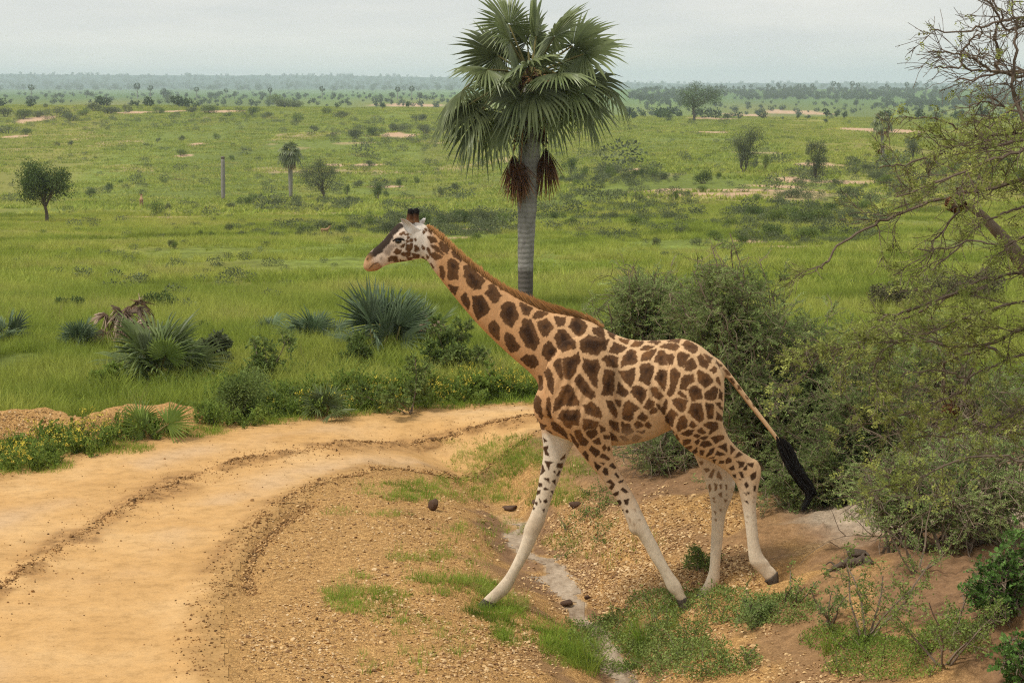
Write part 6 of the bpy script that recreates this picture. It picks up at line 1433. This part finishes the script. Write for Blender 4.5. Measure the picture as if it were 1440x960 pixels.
def dead_pole():
    b = G(314, 282); s = b[1] / F; root = thing('dead_palm_trunk', 'bare grey trunk of a dead palm standing without crown', 'dead trunk', b)
    mb = MB(); t = np.linspace(0, 1, 9); h = 63 * s; mb.tube(np.c_[t * .06, t * 0, t * h - .2], 2.6 * s * (1 + .25 * np.sin(t * 3.3)), 10, 0); mb.obj('trunk', [M_ptrunk], root, True)
    mb = MB(); mb.tube(np.c_[[.06] * 3, [0] * 3, h - .2 + np.array([-.5, -.1, .08])], [2.5 * s, 2.9 * s, 1.6 * s], 10, 0); mb.obj('broken_top', [M_bark_far], root)
dead_pole()

LANDMARKS = [(66, 288, 'the lone rounded acacia'), (314, 250, 'the bare dead palm trunk'), (409, 238, 'the shaggy left palm'), (456, 258, 'the grey-green acacia'), (581, 296, "the giraffe's horns"), (530, 350, "the giraffe's muzzle"), (650, 352, "the giraffe's mane"), (742, 240, 'the tall palm trunk'), (640, 160, "the tall palm's left fronds"), (870, 140, "the tall palm's right fronds"),
    (1048, 212, 'the twin-stemmed acacia'), (1146, 228, 'the egg-shaped acacia'), (1241, 186, 'the single right-hand palm'), (977, 142, 'the flat-topped acacia'), (988, 247, 'the round dark shrub'), (1284, 204, 'the narrow bushy tree'), (1170, 360, 'the drooping bare bough'), (860, 450, "the giraffe's back"), (50, 168, 'the upper-left sand scar'), (22, 192, 'the lower-left sand scar'), (1344, 287, 'the upper bird nest'),
    (1130, 348, 'the bare sand strip'), (690, 323, 'the sandy patch behind the mane'), (222, 440, 'the withered palm bush'), (395, 150, 'the long crest thicket'), (1160, 163, 'the red earth scar'), (1318, 172, 'the wide crest thicket'), (205, 119, 'the left skyline gap')]
ORD = ['nearest', 'second', 'third', 'fourth', 'fifth', 'sixth', 'seventh', 'eighth', 'ninth', 'tenth', 'eleventh', 'twelfth', 'thirteenth', 'fourteenth', 'fifteenth', 'sixteenth', 'seventeenth', 'eighteenth']
TODO = []
def relabel():
    cells = {}
    for o, noun, px, py in TODO:
        d, nm, dx, dy = min((math.hypot(px - lx, (py - ly) * 1.6), nm, px - lx, py - ly) for lx, ly, nm in LANDMARKS)
        rel = ('right of' if dx > 0 else 'left of') if abs(dx) > abs(dy) * 1.2 else ('in front of' if dy > 0 else 'farther off behind')
        cells.setdefault((noun, rel, nm), []).append((d, o))
    for (noun, rel, nm), lst in cells.items():
        lst.sort(key=lambda q: q[0])
        for k, (d, o) in enumerate(lst): o['label'] = f'{ORD[min(k, 17)]} {noun} {rel} {nm}'
# ---- distant trees: each its own thing, meshes shared between copies
def far_proto_palm():
    rng = np.random.default_rng(71); r = thing('fan_palm', 'x', 'palm tree'); mb = MB(); mb.tube(np.array([[0, 0, -.4], [.1, 0, 4], [.1, 0, 8.4]]), [.36, .40, .3], 6, 0); mb.obj('trunk', [M_ptrunk], r)
    mb = MB()
    for k in range(22):
        d = rng.normal(size=3); d /= np.linalg.norm(d); q = np.array([.1, 0, 9.0]) + d * np.array([1.5, 1.5, 1.35]); add_leaves(mb, np.repeat(q[None], 9, 0), np.tile(d, (9, 1)) * 1.2 + rng.normal(0, .6, (9, 3)) - [0, 0, .25], 1.5, rng, 0, (.6, 1.3), .35)
    mb.obj('crown', [M_ridge], r)['kind'] = 'stuff'; return r
def far_proto_tree(seed, w, h, name='far_tree'):
    rng = np.random.default_rng(seed); r = thing(name, 'x', 'tree'); mb = MB(); mb.tube(np.array([[0, 0, -.4], [.1, 0, h * .35], [.2, 0, h * .7]]), [.05 * h, .04 * h, .02 * h], 6, 0); mb.obj('trunk', [M_bark_far], r)
    mb = MB()
    for k in range(13):
        d = rng.normal(size=3); d /= np.linalg.norm(d); q = np.array([0, 0, h * .66]) + d * np.array([w * .36, w * .36, h * .22]); m = 34; e = rng.normal(size=(m, 3)); e /= np.linalg.norm(e, axis=1)[:, None]
        add_leaves(mb, q + e * (rng.random(m) ** .5)[:, None] * w * .2, e + rng.normal(0, .7, (m, 3)), .95, rng, 0, (.55, 1.35), .6)
    mb.obj('crown', [M_ridge], r)['kind'] = 'stuff'; return r
PP = far_proto_palm(); PT = [far_proto_tree(72, 8, 7), far_proto_tree(73, 6, 8), far_proto_tree(74, 10, 6)]
used = set()
class _N(dict):
    def __missing__(s, k): return 'far fan palm' if 'palm' in k.split(' rising')[0].split(' standing')[0] else 'far dark tree'
NOUN = _N()
def put_far(proto, px, py, top, hgt, label, group):
    b = G(px, py)
    if np.isnan(b[0]): return
    k = (.82 if 'tree' in proto.name else 1.0) * (py - top) * b[1] / F / hgt
    if proto.name not in used:
        used.add(proto.name); proto.location = b; proto.scale = (k, k, k); proto['label'] = label; proto['group'] = group; TODO.append((proto, NOUN[label], px, (py + top) / 2)); return
    TODO.append((copy_tree(proto, b, label, group, RNG.uniform(0, 6.28), k), NOUN[label], px, (py + top) / 2))
LP = 'far fan palm rising from the hazy plain behind the left crest'
for px, top in ((44, 121), (193, 119), (212, 122), (277, 124), (318, 126), (380, 125), (453, 123), (559, 124), (579, 123)):
    put_far(PP, px, 139 if px < 400 else 140, top, 10.4, LP, 'fan palms on the left plain')
LT = 'far dark tree on the hazy plain behind the left crest'
for i, (px, top, py) in enumerate(((8, 131, 139), (65, 130, 139), (76, 129, 139), (86, 128, 140), (122, 125, 138), (131, 126, 138), (150, 130, 138), (230, 122, 138), (238, 124, 138), (250, 130, 139), (262, 129, 139), (296, 126, 139), (308, 125, 139), (330, 127, 139), (345, 130, 139), (369, 126, 139), (400, 130, 140), (420, 129, 139), (430, 129, 139), (470, 130, 139), (480, 129, 139), (505, 131, 140), (520, 130, 140), (533, 129, 140), (551, 127, 141), (590, 128, 142), (600, 131, 142), (538, 142, 154), (574, 141, 153), (237, 139, 146))):
    put_far(PT[i % 3], px, py, top, 8.0, LT, 'trees on the left plain')
LP2 = 'small fan palm standing out against the sky on the wooded hill'
for px, top in ((908, 123), (914, 124), (923, 122), (1008, 121), (1014, 120), (1020, 121), (1031, 122), (1046, 121), (1056, 120), (1080, 119), (1094, 118), (1103, 120), (1124, 119), (1131, 120), (1142, 119), (1172, 116), (1179, 118), (1198, 116), (1206, 118), (1247, 119), (1275, 117), (1288, 117), (1303, 119), (1316, 122), (1330, 123)):
    put_far(PP, px, 131, top, 10.4, LP2, 'fan palms on the skyline hill')
LT2 = 'dark tree on the green flat below the wooded hill'
for i, (px, top, py) in enumerate(((1159, 140, 151), (1204, 138, 151), (1235, 142, 152), (1187, 155, 168), (1012, 157, 166), (1028, 156, 166), (1161, 165, 174), (1122, 160, 168), (1135, 159, 168), (900, 128, 146), (915, 130, 146), (1070, 145, 152), (1090, 146, 152), (1270, 148, 156), (1290, 147, 157), (1310, 148, 158), (1340, 146, 156), (1100, 163, 168), (1235, 167, 172))):
    put_far(PT[i % 3], px, py, top, 8.0, LT2, 'trees below the wooded hill')
def woodland():
    rng = np.random.default_rng(75); T = []
    for w, h in ((8, 7), (6, 8), (10, 6.5)):
        mb = MB()
        for k in range(9):
            d = rng.normal(size=3); d /= np.linalg.norm(d); q = np.array([0, 0, h * .62]) + d * np.array([w * .36, w * .36, h * .24]); m = 14; e = rng.normal(size=(m, 3)); e /= np.linalg.norm(e, axis=1)[:, None]
            add_leaves(mb, q + e * w * .2, e + rng.normal(0, .7, (m, 3)), 1.9, rng, 0, (.6, 1.3), .7)
        mb.tube(np.array([[0, 0, -.4], [0, 0, h * .6]]), [.35, .2], 5, 1); T.append(mb)
    X = []
    for (x0, x1, p0, p1, m) in ((885, 1440, 126, 141, 1250), (1240, 1440, 140, 152, 150), (885, 960, 140, 150, 50)):
        X.append(np.c_[rng.uniform(x0, x1, m), rng.uniform(p0, p1, m)])
    X = np.vstack(X); X = X[fbm(X[:, 0] / 14, X[:, 1] / 3, 3, 88) > .40]; g = ground_at(X[:, 0], X[:, 1]); g = g[~np.isnan(g[:, 0])]; n = len(g)
    scatter('distant_woodland', T, [M_ridge, M_bark_far], g, rng.integers(0, 3, n), rng.uniform(.4, .9, n), rng.uniform(0, 6.28, n))
    # scrub dotting the plain and the far ridges
    X = np.vstack([np.c_[rng.uniform(0, 640, 230), rng.uniform(131, 152, 230)], np.c_[rng.uniform(880, 1440, 160), rng.uniform(145, 168, 160)], np.c_[rng.uniform(0, 700, 900), rng.uniform(100, 128, 900)], np.c_[rng.uniform(880, 1440, 300), rng.uniform(114, 126, 300)]])
    g = ground_at(X[:, 0], X[:, 1]); g = g[~np.isnan(g[:, 0])]; n = len(g); scatter('distant_scrub', T, [M_ridge, M_bark_far], g, rng.integers(0, 3, n), np.where(g[:, 1] > 4500, rng.uniform(.8, 2.2, n), rng.uniform(.25, .6, n)), rng.uniform(0, 6.28, n))
woodland()

# ---- shrubs dotted over the slopes, copies of a few grown ones
def shrub_field():
    rng = np.random.default_rng(81); protos = []
    for k in range(6):
        mat = (M_leaf_grey, M_leaf_dark, M_leaf_grey, M_leaf_mid, M_leaf_grey, M_leaf_mid)[k]; r = thing('savanna_shrub', 'x', 'shrub'); lf = MB(); wd = MB(); kk = rng.integers(6, 10)
        for j in range(kk):
            q = np.array([rng.uniform(-.6, .6), rng.uniform(-.6, .6), rng.uniform(.25, .7)]); m = 190; d = rng.normal(size=(m, 3)); d /= np.linalg.norm(d, axis=1)[:, None]; P = q + d * (rng.random(m) ** .5)[:, None] * np.array([.36, .36, .3]); P[:, 2] = np.maximum(P[:, 2], .02)
            add_leaves(lf, P, d + rng.normal(0, .7, (m, 3)), .085, rng, 0, (.5, 1.4), .55); wd.tube(np.array([[q[0] * .2, q[1] * .2, -.12], [q[0] * .6, q[1] * .6, q[2] * .5], q]), [.03, .022, .01], 4, 0, 1, False)
        wd.obj('stems', [M_bark_far], r)['kind'] = 'stuff'; lf.obj('leaves', [mat], r)['kind'] = 'stuff'; protos.append(r)
    done = set()
    belts = [  # label, [px, py, width, height px]
        ('low grey-green shrub in the band across the mid slope left of the giraffe\'s head', 'shrubs in the band behind the giraffe\'s head', [(430, 330, 30, 14), (455, 326, 26, 16), (478, 330, 20, 12), (500, 325, 22, 14), (520, 322, 22, 16), (545, 328, 30, 18), (560, 318, 26, 18), (390, 335, 20, 10), (365, 330, 18, 9), (340, 333, 14, 8), (322, 327, 14, 12), (300, 335, 12, 8), (280, 333, 12, 8), (240, 348, 10, 12), (247, 350, 10, 10)]),
        ('grey-green shrub in the band behind the giraffe\'s nape, left of the palm trunk', 'shrubs behind the giraffe\'s nape', [(605, 322, 36, 20), (628, 318, 34, 20), (650, 316, 30, 18), (672, 312, 26, 16), (690, 314, 30, 18), (712, 316, 24, 14), (640, 330, 26, 14), (668, 340, 18, 10), (615, 335, 20, 12)]),
        ('shrub in the wide thicket on the right slope behind the giraffe\'s back', 'shrubs of the right slope thicket', [(1060, 308, 34, 16), (1085, 316, 36, 18), (1110, 306, 34, 16), (1128, 320, 40, 20), (1150, 312, 36, 18), (1175, 322, 36, 18), (1195, 310, 30, 16), (1160, 300, 34, 14), (1090, 335, 40, 18), (1125, 338, 44, 16), (1065, 328, 30, 14), (1150, 332, 34, 16), (1210, 300, 26, 16), (1192, 280, 24, 20), (1213, 283, 28, 18), (1050, 345, 26, 12), (1010, 338, 26, 12), (985, 345, 24, 10), (1030, 322, 24, 12), (1000, 318, 20, 10)]),
        ('small dark shrub in the row along the mid slope right of the tall palm', 'row of shrubs right of the palm', [(800, 246, 20, 22), (822, 250, 12, 14), (858, 250, 18, 16), (868, 246, 12, 14), (880, 254, 14, 10), (893, 250, 12, 10), (905, 250, 12, 12), (918, 250, 14, 14), (932, 252, 12, 10), (800, 258, 14, 8), (1010, 252, 10, 8), (790, 256, 12, 8), (812, 262, 14, 8), (838, 256, 10, 8), (1075, 240, 10, 20), (1062, 238, 8, 14), (948, 282, 14, 12), (962, 276, 16, 8), (985, 270, 18, 8)]),
        ('small shrub scattered on the slope left of the tall palm', 'scattered shrubs left of the palm', [(530, 282, 14, 22), (545, 278, 10, 8), (487, 275, 10, 14), (492, 284, 10, 8), (562, 264, 10, 12), (585, 258, 10, 9), (616, 278, 14, 14), (640, 268, 16, 10), (480, 290, 12, 8), (505, 262, 12, 8), (520, 234, 16, 8), (500, 196, 30, 14), (528, 192, 26, 12), (560, 185, 24, 12), (600, 188, 24, 12), (640, 192, 20, 10), (420, 172, 18, 12), (445, 185, 18, 8), (590, 170, 20, 10)]),
        ('dark green shrub dotted on the open left slope', 'shrubs on the open left slope', [(125, 277, 16, 10), (153, 271, 14, 12), (222, 303, 22, 20), (236, 296, 10, 10), (222, 200, 8, 6), (256, 198, 8, 7), (304, 196, 12, 8), (255, 219, 18, 8), (80, 206, 8, 6), (100, 205, 10, 7), (325, 225, 10, 6), (170, 258, 8, 5), (355, 282, 14, 9), (385, 290, 20, 10), (345, 290, 20, 12), (415, 292, 18, 10), (325, 293, 14, 8), (232, 258, 10, 6), (60, 330, 14, 6), (30, 285, 14, 6)]),
        ('shrub in the dark band along the top of the left crest', 'shrubs along the left crest', [(8, 164, 24, 12), (30, 168, 26, 12), (52, 165, 24, 10), (80, 166, 30, 14), (98, 170, 24, 10), (133, 157, 20, 12), (152, 160, 30, 10), (180, 158, 16, 10), (222, 160, 18, 8), (290, 160, 30, 10), (322, 164, 16, 6), (350, 162, 26, 10), (395, 150, 40, 10), (405, 152, 34, 12), (237, 145, 16, 10), (420, 152, 18, 8), (12, 188, 30, 10), (36, 190, 20, 8), (64, 152, 8, 6), (460, 160, 16, 8), (480, 166, 20, 9), (376, 166, 16, 8), (268, 158, 18, 8), (120, 163, 20, 9)]),
        ('shrub scattered on the right slope in front of the single palm', 'shrubs before the single palm', [(1200, 245, 24, 10), (1222, 240, 20, 10), (1250, 236, 18, 8), (1270, 232, 14, 8), (1205, 232, 10, 8), (1090, 262, 16, 6), (1110, 278, 26, 10), (1095, 290, 30, 12), (1060, 285, 26, 10), (1240, 262, 26, 14), (1265, 270, 24, 14), (1290, 262, 26, 16), (1310, 278, 30, 16), (1230, 252, 22, 12), (1175, 262, 20, 10), (1310, 240, 26, 16), (1335, 250, 30, 18), (1360, 236, 26, 16), (1385, 250, 30, 18), (1410, 240, 30, 18), (1435, 255, 30, 18)]),
        ('leafy shrub in the lower meadow between palm trunk and thorn bushes', 'shrubs of the lower meadow', [(870, 310, 30, 12), (900, 320, 34, 14), (935, 312, 30, 14), (960, 330, 26, 12), (850, 335, 30, 10), (915, 345, 26, 10), (800, 318, 24, 10), (785, 310, 20, 10), (940, 362, 24, 10), (1110, 398, 26, 10), (1155, 392, 20, 8), (1205, 405, 22, 10)]),
    ]
    i = 0
    for lab, grp, lst in belts:
        for (px, py, w, h) in lst:
            b = G(px, py)
            if np.isnan(b[0]): continue
            s = b[1] / F; pi = int(rng.integers(0, 6)); p = protos[pi]; k = 1.12 * np.array([w * s / 1.7, w * s / 1.7, max(h * s, w * s * .35) / .9])
            if p.name not in done: done.add(p.name); r = p; r.location = b; r['label'] = lab; r['group'] = grp
            else: r = copy_tree(p, b, lab, grp, rng.uniform(0, 6.28))
            r.scale = [float(v) for v in k]; tone = {0: 'grey-green', 1: 'dark', 2: 'grey-green', 3: 'leafy', 4: 'grey-green', 5: 'leafy'}[pi]; TODO.append((r, ('wide ' if w >= 26 else 'small ' if w <= 12 else '') + tone + ' shrub', px, py - h / 2))
    for p in protos:
        if p.name not in done:
            for c in list(p.children): bpy.data.objects.remove(c)
            bpy.data.objects.remove(p)
    # uncountable low scrub between them
    T = []
    for k in range(3):
        mb = MB(); m = 240; d = rng.normal(size=(m, 3)); d /= np.linalg.norm(d, axis=1)[:, None]; P = d * np.array([.6, .6, .35]) * (rng.random(m) ** .4)[:, None] + [0, 0, .3]; add_leaves(mb, P, d + rng.normal(0, .6, (m, 3)), .105, rng, 0, (.5, 1.35), .6); T.append(mb)
    X = []
    for (cx, cy_, hx, hy, m) in ((1130, 318, 120, 28, 480), (620, 318, 130, 16, 300), (870, 305, 120, 36, 260), (450, 325, 120, 10, 70), (200, 165, 230, 16, 150), (560, 190, 110, 22, 150), (850, 252, 110, 10, 90), (1250, 260, 150, 40, 280), (300, 270, 300, 70, 130), (700, 260, 260, 60, 130), (250, 350, 280, 50, 40), (1000, 240, 200, 60, 110), (700, 175, 700, 18, 120), (200, 400, 220, 60, 60), (420, 290, 90, 10, 60)):
        a = rng.uniform(0, 6.28, m); r = np.sqrt(rng.random(m)); X.append(np.c_[cx + hx * r * np.cos(a), cy_ + hy * r * np.sin(a)])
    X = np.vstack(X); X = X[(X[:, 0] > -20) & (X[:, 0] < 1460)]; g = ground_at(X[:, 0], X[:, 1]); g = g[~np.isnan(g[:, 0])]; n = len(g)
    scatter('low_scrub', T, [M_leaf_grey], g, rng.integers(0, 3, n), np.exp(rng.normal(-.2, .4, n)) * np.clip(g[:, 1] / 200, .5, 1.6), rng.uniform(0, 6.28, n))
shrub_field()
relabel()

# ---- palm bushes in the meadow beside the road
palm_bush(226, 538, 92, 'large olive palm bush beside the gravel heap with one broad lime frond', 12, M_palm_bush, 101, dead=0, spread=(28, 84), fan=(233, 500, 34))
palm_bush(205, 614, 64, 'young palm of two wide fans growing at the verge below the gravel heap', 3, M_palm_lime, 102, spread=(40, 62), turn=.75, droopk=.35)
palm_bush(178, 486, 54, 'withered palm bush with grey-brown collapsed fronds', 3, M_palm_blue, 103, dead=13, spread=(20, 60))
palm_bush(110, 494, 44, 'blue-green palm bush left of the withered one', 8, M_palm_blue, 104, spread=(25, 85))
palm_bush(12, 486, 46, 'palm bush cut by the left edge of the picture', 9, M_palm_blue, 105, spread=(20, 85))
palm_bush(375, 474, 34, 'small dull palm bush left of the rounded one', 7, M_palm_blue, 106, spread=(15, 80))
palm_bush(440, 486, 52, 'rounded blue-green palm bush between the small and the widest one', 10, M_palm_blue, 107, spread=(20, 85))
palm_bush(537, 498, 84, 'widest blue-green palm bush below the giraffe\'s chin', 11, M_palm_blue, 108, spread=(22, 85), turn=.5, droopk=.5)
palm_bush(592, 492, 66, 'greener palm bush growing against the widest one', 8, M_palm_bush, 109, spread=(25, 80), dead=2, droopk=.5)
palm_bush(456, 584, 44, 'small dark green palm bush at the verge under the rounded one', 8, M_palm_bush, 110, spread=(15, 75))
palm_bush(403, 570, 30, 'tiny palm seedling at the verge left of the dark green one', 5, M_palm_blue, 111, spread=(20, 70))
palm_bush(706, 500, 30, 'low dark palm clump under the giraffe\'s neck', 6, M_palm_bush, 112, spread=(10, 60))
low_shrub(222, 444, 66, 34, 'dark rounded shrub behind the withered palm bush', 121, M_leaf_dark, 1500, .12)
low_shrub(99, 442, 44, 28, 'dark shrub alone in the meadow left of the withered palm', 122, M_leaf_dark, 1100, .11)
low_shrub(292, 470, 44, 20, 'low shrub right of the withered palm bush', 123, M_leaf_dark, 700, .10)
low_shrub(330, 590, 118, 76, 'dense dark verge bush with twiggy top at the road bend', 124, M_leaf_mid, 4200, .075)
saplings(378, 540, 80, 'open thorn sapling with tiered branches in front of the small palm bush', 131, M_leaf_mid, 3, .3)
saplings(575, 582, 74, 'thin thorn sapling standing at the road verge under the widest palm', 132, M_leaf_mid, 4, .45)
saplings(628, 530, 76, 'spreading thorn shrub right of the greener palm bush', 133, M_leaf_mid, 6, .8, dens=1.3)
saplings(512, 520, 54, 'twiggy thorn shrub at the foot of the widest palm bush', 134, M_leaf_mid, 5, .7, dens=1.2)
saplings(148, 548, 50, 'leafy green sapling left of the large olive palm bush', 135, M_weed, 5, .7, .10)
saplings(290, 520, 60, 'grey thorn shrub right of the large olive palm bush', 136, M_leaf_grey, 6, .8, dens=1.3)
saplings(700, 560, 50, 'leafy weed shrub at the verge below the giraffe\'s neck', 137, M_weed, 4, .6, .09)

# ---- thorn thicket behind the giraffe, acacia at the right
thorn_bush('thorn_bush', 'tall feathery thorn bush rising behind the giraffe\'s rump', 'thorn bush', 1100, 760, 24.0, [(1075, 500, 105, 95, 0, 1.3), (1035, 420, 70, 46, .1, .6), (975, 445, 60, 50, .2, .6), (1020, 372, 26, 24, .1, .16), (1110, 640, 130, 110, -.6, 1.4), (1180, 530, 80, 90, .2, .9)], 201, M_thorn_leaf, 20000, .16, 74)
thorn_bush('thorn_bush', 'sparse thorn bush whose twigs show above the giraffe\'s back', 'thorn bush', 915, 570, 29.0, [(900, 455, 80, 52, 0, 1.3), (880, 412, 44, 26, 0, .45), (970, 470, 60, 70, 0, 1), (930, 560, 70, 50, 0, .5)], 202, M_thorn_leaf, 11500, .17, 46)
thorn_bush('thorn_bush', 'low thorn bush on the bank seen beneath the giraffe\'s belly', 'thorn bush', 945, 655, None, [(940, 632, 64, 30, 0, 1)], 208, M_thorn_leaf, 2200, .13, 22)
thorn_bush('thorn_bush', 'thorn bush right of the giraffe\'s tail, above the sandy mound', 'thorn bush', 1190, 740, 22.6, [(1210, 620, 75, 85, 0, 1), (1150, 690, 60, 60, -.2, .7), (1235, 540, 60, 60, .2, .6), (1270, 670, 70, 60, .2, .5)], 203, M_thorn_leaf, 8000, .15, 40)
thorn_bush('thorn_bush', 'loose thorn bush behind the acacia boughs at the right edge', 'thorn bush', 1360, 690, 25.5, [(1330, 560, 100, 85, 0, 1), (1420, 600, 70, 90, .3, .8), (1290, 500, 60, 50, 0, .5), (1340, 690, 120, 60, -.8, .9), (1430, 720, 60, 70, -.8, .6), (1320, 725, 120, 36, -2.2, .7), (1235, 735, 60, 34, -2.4, .4)], 204, M_thorn_leaf, 10500, .15, 56)
thorn_bush('thorn_bush', 'open twiggy thorn bush on the crest of the sandy mound, pale sand showing through', 'thorn bush', 1330, 768, None, [(1330, 690, 120, 66, 0, 1), (1420, 690, 50, 80, .2, .6), (1245, 700, 60, 52, 0, .5)], 207, M_thorn_leaf, 5200, .13, 40)
low_shrub(1345, 440, 130, 84, 'dull brown-green bush in the meadow behind the acacia boughs', 205, M_dry_leaf, 3600, .11)
low_shrub(1258, 448, 84, 54, 'smaller dull bush left of the brown-green one', 206, M_dry_leaf, 2200, .10)
near_acacia()
creeping_shrub(900, 900, [(900, 905, 105, 45, .16), (1010, 855, 80, 26, .14), (960, 930, 110, 30, .14), (830, 880, 40, 16, .10), (1100, 860, 60, 22, .10), (930, 850, 50, 16, .16)], 'low creeping shrub spreading under the giraffe\'s hooves', 211, M_creep_leaf, 20000, .032, 200)
creeping_shrub(1240, 930, [(1240, 930, 100, 30, .14), (1180, 900, 60, 18, .08), (1340, 900, 50, 26, .14)], 'feathery creeping growth along the bottom edge right of the hooves', 212, M_weed, 9000, .028, 90)
creeping_shrub(840, 745, [(835, 742, 42, 26, .12), (800, 770, 20, 16, .08), (850, 700, 30, 16, .1)], 'small creeping shrub on the gravel bank between the giraffe\'s forelegs', 213, M_creep_leaf, 1500, .035, 26)
thorn_bush('leafy_bush', 'bright deep green leafy bush at the lower right edge', 'bush', 1405, 870, None, [(1400, 820, 40, 38, 0, 1), (1440, 790, 40, 60, .1, .6)], 214, M_deep_leaf, 1300, .085, 22, leafs=5, lw=.16, ll=.34)
thorn_bush('leafy_bush', 'leafy bush tip in the bottom right corner', 'bush', 1440, 975, None, [(1432, 930, 26, 36, 0, 1)], 215, M_deep_leaf, 500, .09, 8, leafs=5, lw=.16, ll=.34)
for k, (px, py, h, lab) in enumerate(((1215, 905, 150, 'arching leafy thorn shoot leaning over the sandy mound'), (1165, 870, 80, 'thin bare-stemmed shoot on the bank right of the hind hoof'), (1110, 850, 70, 'wiry leafless shoot right behind the lifted hoof'), (1290, 800, 110, 'wiry twigs standing on top of the sandy mound'), (1330, 930, 130, 'thorny shoot with small leaves at the bottom right'), (1060, 880, 60, 'short wiry shoot between the hind hooves and bottom edge'), (990, 800, 40, 'tiny shoot on the gravel behind the hind legs'))):
    saplings(px, py, h, lab, 220 + k, M_creep_leaf if k % 2 == 0 else M_thorn_leaf, 5, .75, .032, 'thorn_shoot', .55 if k in (1, 2, 3) else .9)
def grass_clump(px, py, h, label, seed, n=60):
    rng = np.random.default_rng(seed); b = G(px, py); s = b[1] / F; mb = blade_tuft(n, h * s, h * s * .22, .010, rng, .75, 3); o = mb.obj('grass_tuft', [M_lush]); o.location = b; tag(o, label, 'grass tuft')
grass_clump(826, 945, 85, 'tall bladed grass tuft at the lower end of the ditch', 231, 46)
grass_clump(805, 925, 55, 'shorter bright grass tuft left of the tall one in the ditch', 232, 60)
grass_clump(604, 706, 26, 'thin grass tuft behind the dark rock beside the road', 233, 18)
grass_clump(905, 905, 46, 'bright grass tuft right of the ditch among the creeper', 234, 90)
grass_clump(1165, 915, 60, 'dry-stemmed grass tuft on the bank at the bottom', 235, 30)
grass_clump(430, 640, 34, 'lone grass tuft at the road edge by the giraffe\'s foreleg', 236, 16) if False else None

rock(610, 718, 19, 20, 'upright dark ironstone rock on the gravel beside the road', 301)
rock(797, 852, 20, 14, 'dark rock lying in the pale ditch bed', 302)
rock(808, 712, 18, 11, 'dark rock on the gravel bank between the giraffe\'s forelegs', 303)
rock(718, 716, 26, 8, 'flat dark slab at the head of the ditch', 304)
rock(754, 708, 16, 8, 'small dark stone beside the slab at the head of the ditch', 305)
rock(825, 842, 12, 7, 'small brown stone at the right rim of the ditch bed', 306)
rock(950, 640, 24, 10, 'dark clod on top of the bank behind the belly', 307)
rock(1205, 782, 36, 14, 'brown earth lump under the thorn bush above the mound', 308, M_log, 'earth_lump')
driftwood()
small_growth()

# ---- two antelopes far out on the slope
def antelope():
    rng = np.random.default_rng(1); mat, t, b = new_mat('antelope_coat'); n = noise_node(t, 4, 3); t.links.new(mixc(t, n.outputs['Fac'], (.30, .17, .09), (.38, .235, .135)), b.inputs['Base Color'])
    mb = MB(); mb.tube(catmull(np.array([[-.55, 0, .72], [-.4, 0, .78], [0, 0, .74], [.35, 0, .80], [.5, 0, .82]]), 4), np.interp(np.linspace(0, 1, 17), [0, .15, .5, .85, 1], [.08, .19, .20, .20, .10]), 12)
    mb.tube(catmull(np.array([[.42, 0, .85], [.6, 0, 1.05], [.68, 0, 1.22]]), 4), np.linspace(.13, .075, 9), 10); mb.tube(np.array([[.62, 0, 1.24], [.75, 0, 1.22], [.92, 0, 1.12]]), [.075, .07, .035], 10)
    for x, y, k in ((.38, .1, .05), (.34, -.1, -.06), (-.42, .1, -.05), (-.38, -.1, .05)): mb.tube(catmull(np.array([[x, y, .75], [x + k * .3, y, .42], [x + k, y, .2], [x + k, y, -.03]]), 4), np.linspace(.085, .026, 13), 8)
    mb.tube(np.array([[-.58, 0, .78], [-.66, 0, .6], [-.66, 0, .42]]), [.03, .025, .012], 6)
    raw = mb.mesh('raw', []); o = bpy.data.objects.new('raw', raw); COL.objects.link(o); m = o.modifiers.new('r', 'REMESH'); m.mode = 'VOXEL'; m.voxel_size = .022
    me = bpy.data.meshes.new_from_object(o.evaluated_get(bpy.context.evaluated_depsgraph_get())); bpy.data.objects.remove(o); me.materials.clear(); me.materials.append(mat); me.polygons.foreach_set('use_smooth', np.ones(len(me.polygons), bool)); me.name = 'body'
    hm, t, b = new_mat('antelope_horn'); b.inputs['Base Color'].default_value = (.03, .024, .02, 1); h = MB()
    for s in (-1, 1): h.tube(catmull(np.array([[.64, s * .03, 1.28], [.56, s * .08, 1.45], [.60, s * .10, 1.66]]), 4), np.linspace(.022, .006, 9), 6)
    ear = MB()
    for s in (-1, 1): ellipsoid(ear, np.array([.60, s * .12, 1.28]), (.03, .09, .045), 0, 0, 10)
    hme, eme = h.mesh('horns', [hm]), ear.mesh('ears', [mat])
    for (px, py, k, rz, lab) in ((199, 292, 1.3, 1.75, 'small reddish antelope standing on the far left slope'), (457, 331, .5, .4, 'small reddish antelope half hidden by the shrub band left of the giraffe\'s head')):
        r = thing('antelope', lab, 'antelope', G(px, py), 'antelopes'); r.rotation_euler = (0, 0, rz); r.scale = (k, k, k)
        for nm, m_ in (('body', me), ('horns', hme), ('ears', eme)): link(nm, m_, r)
antelope()
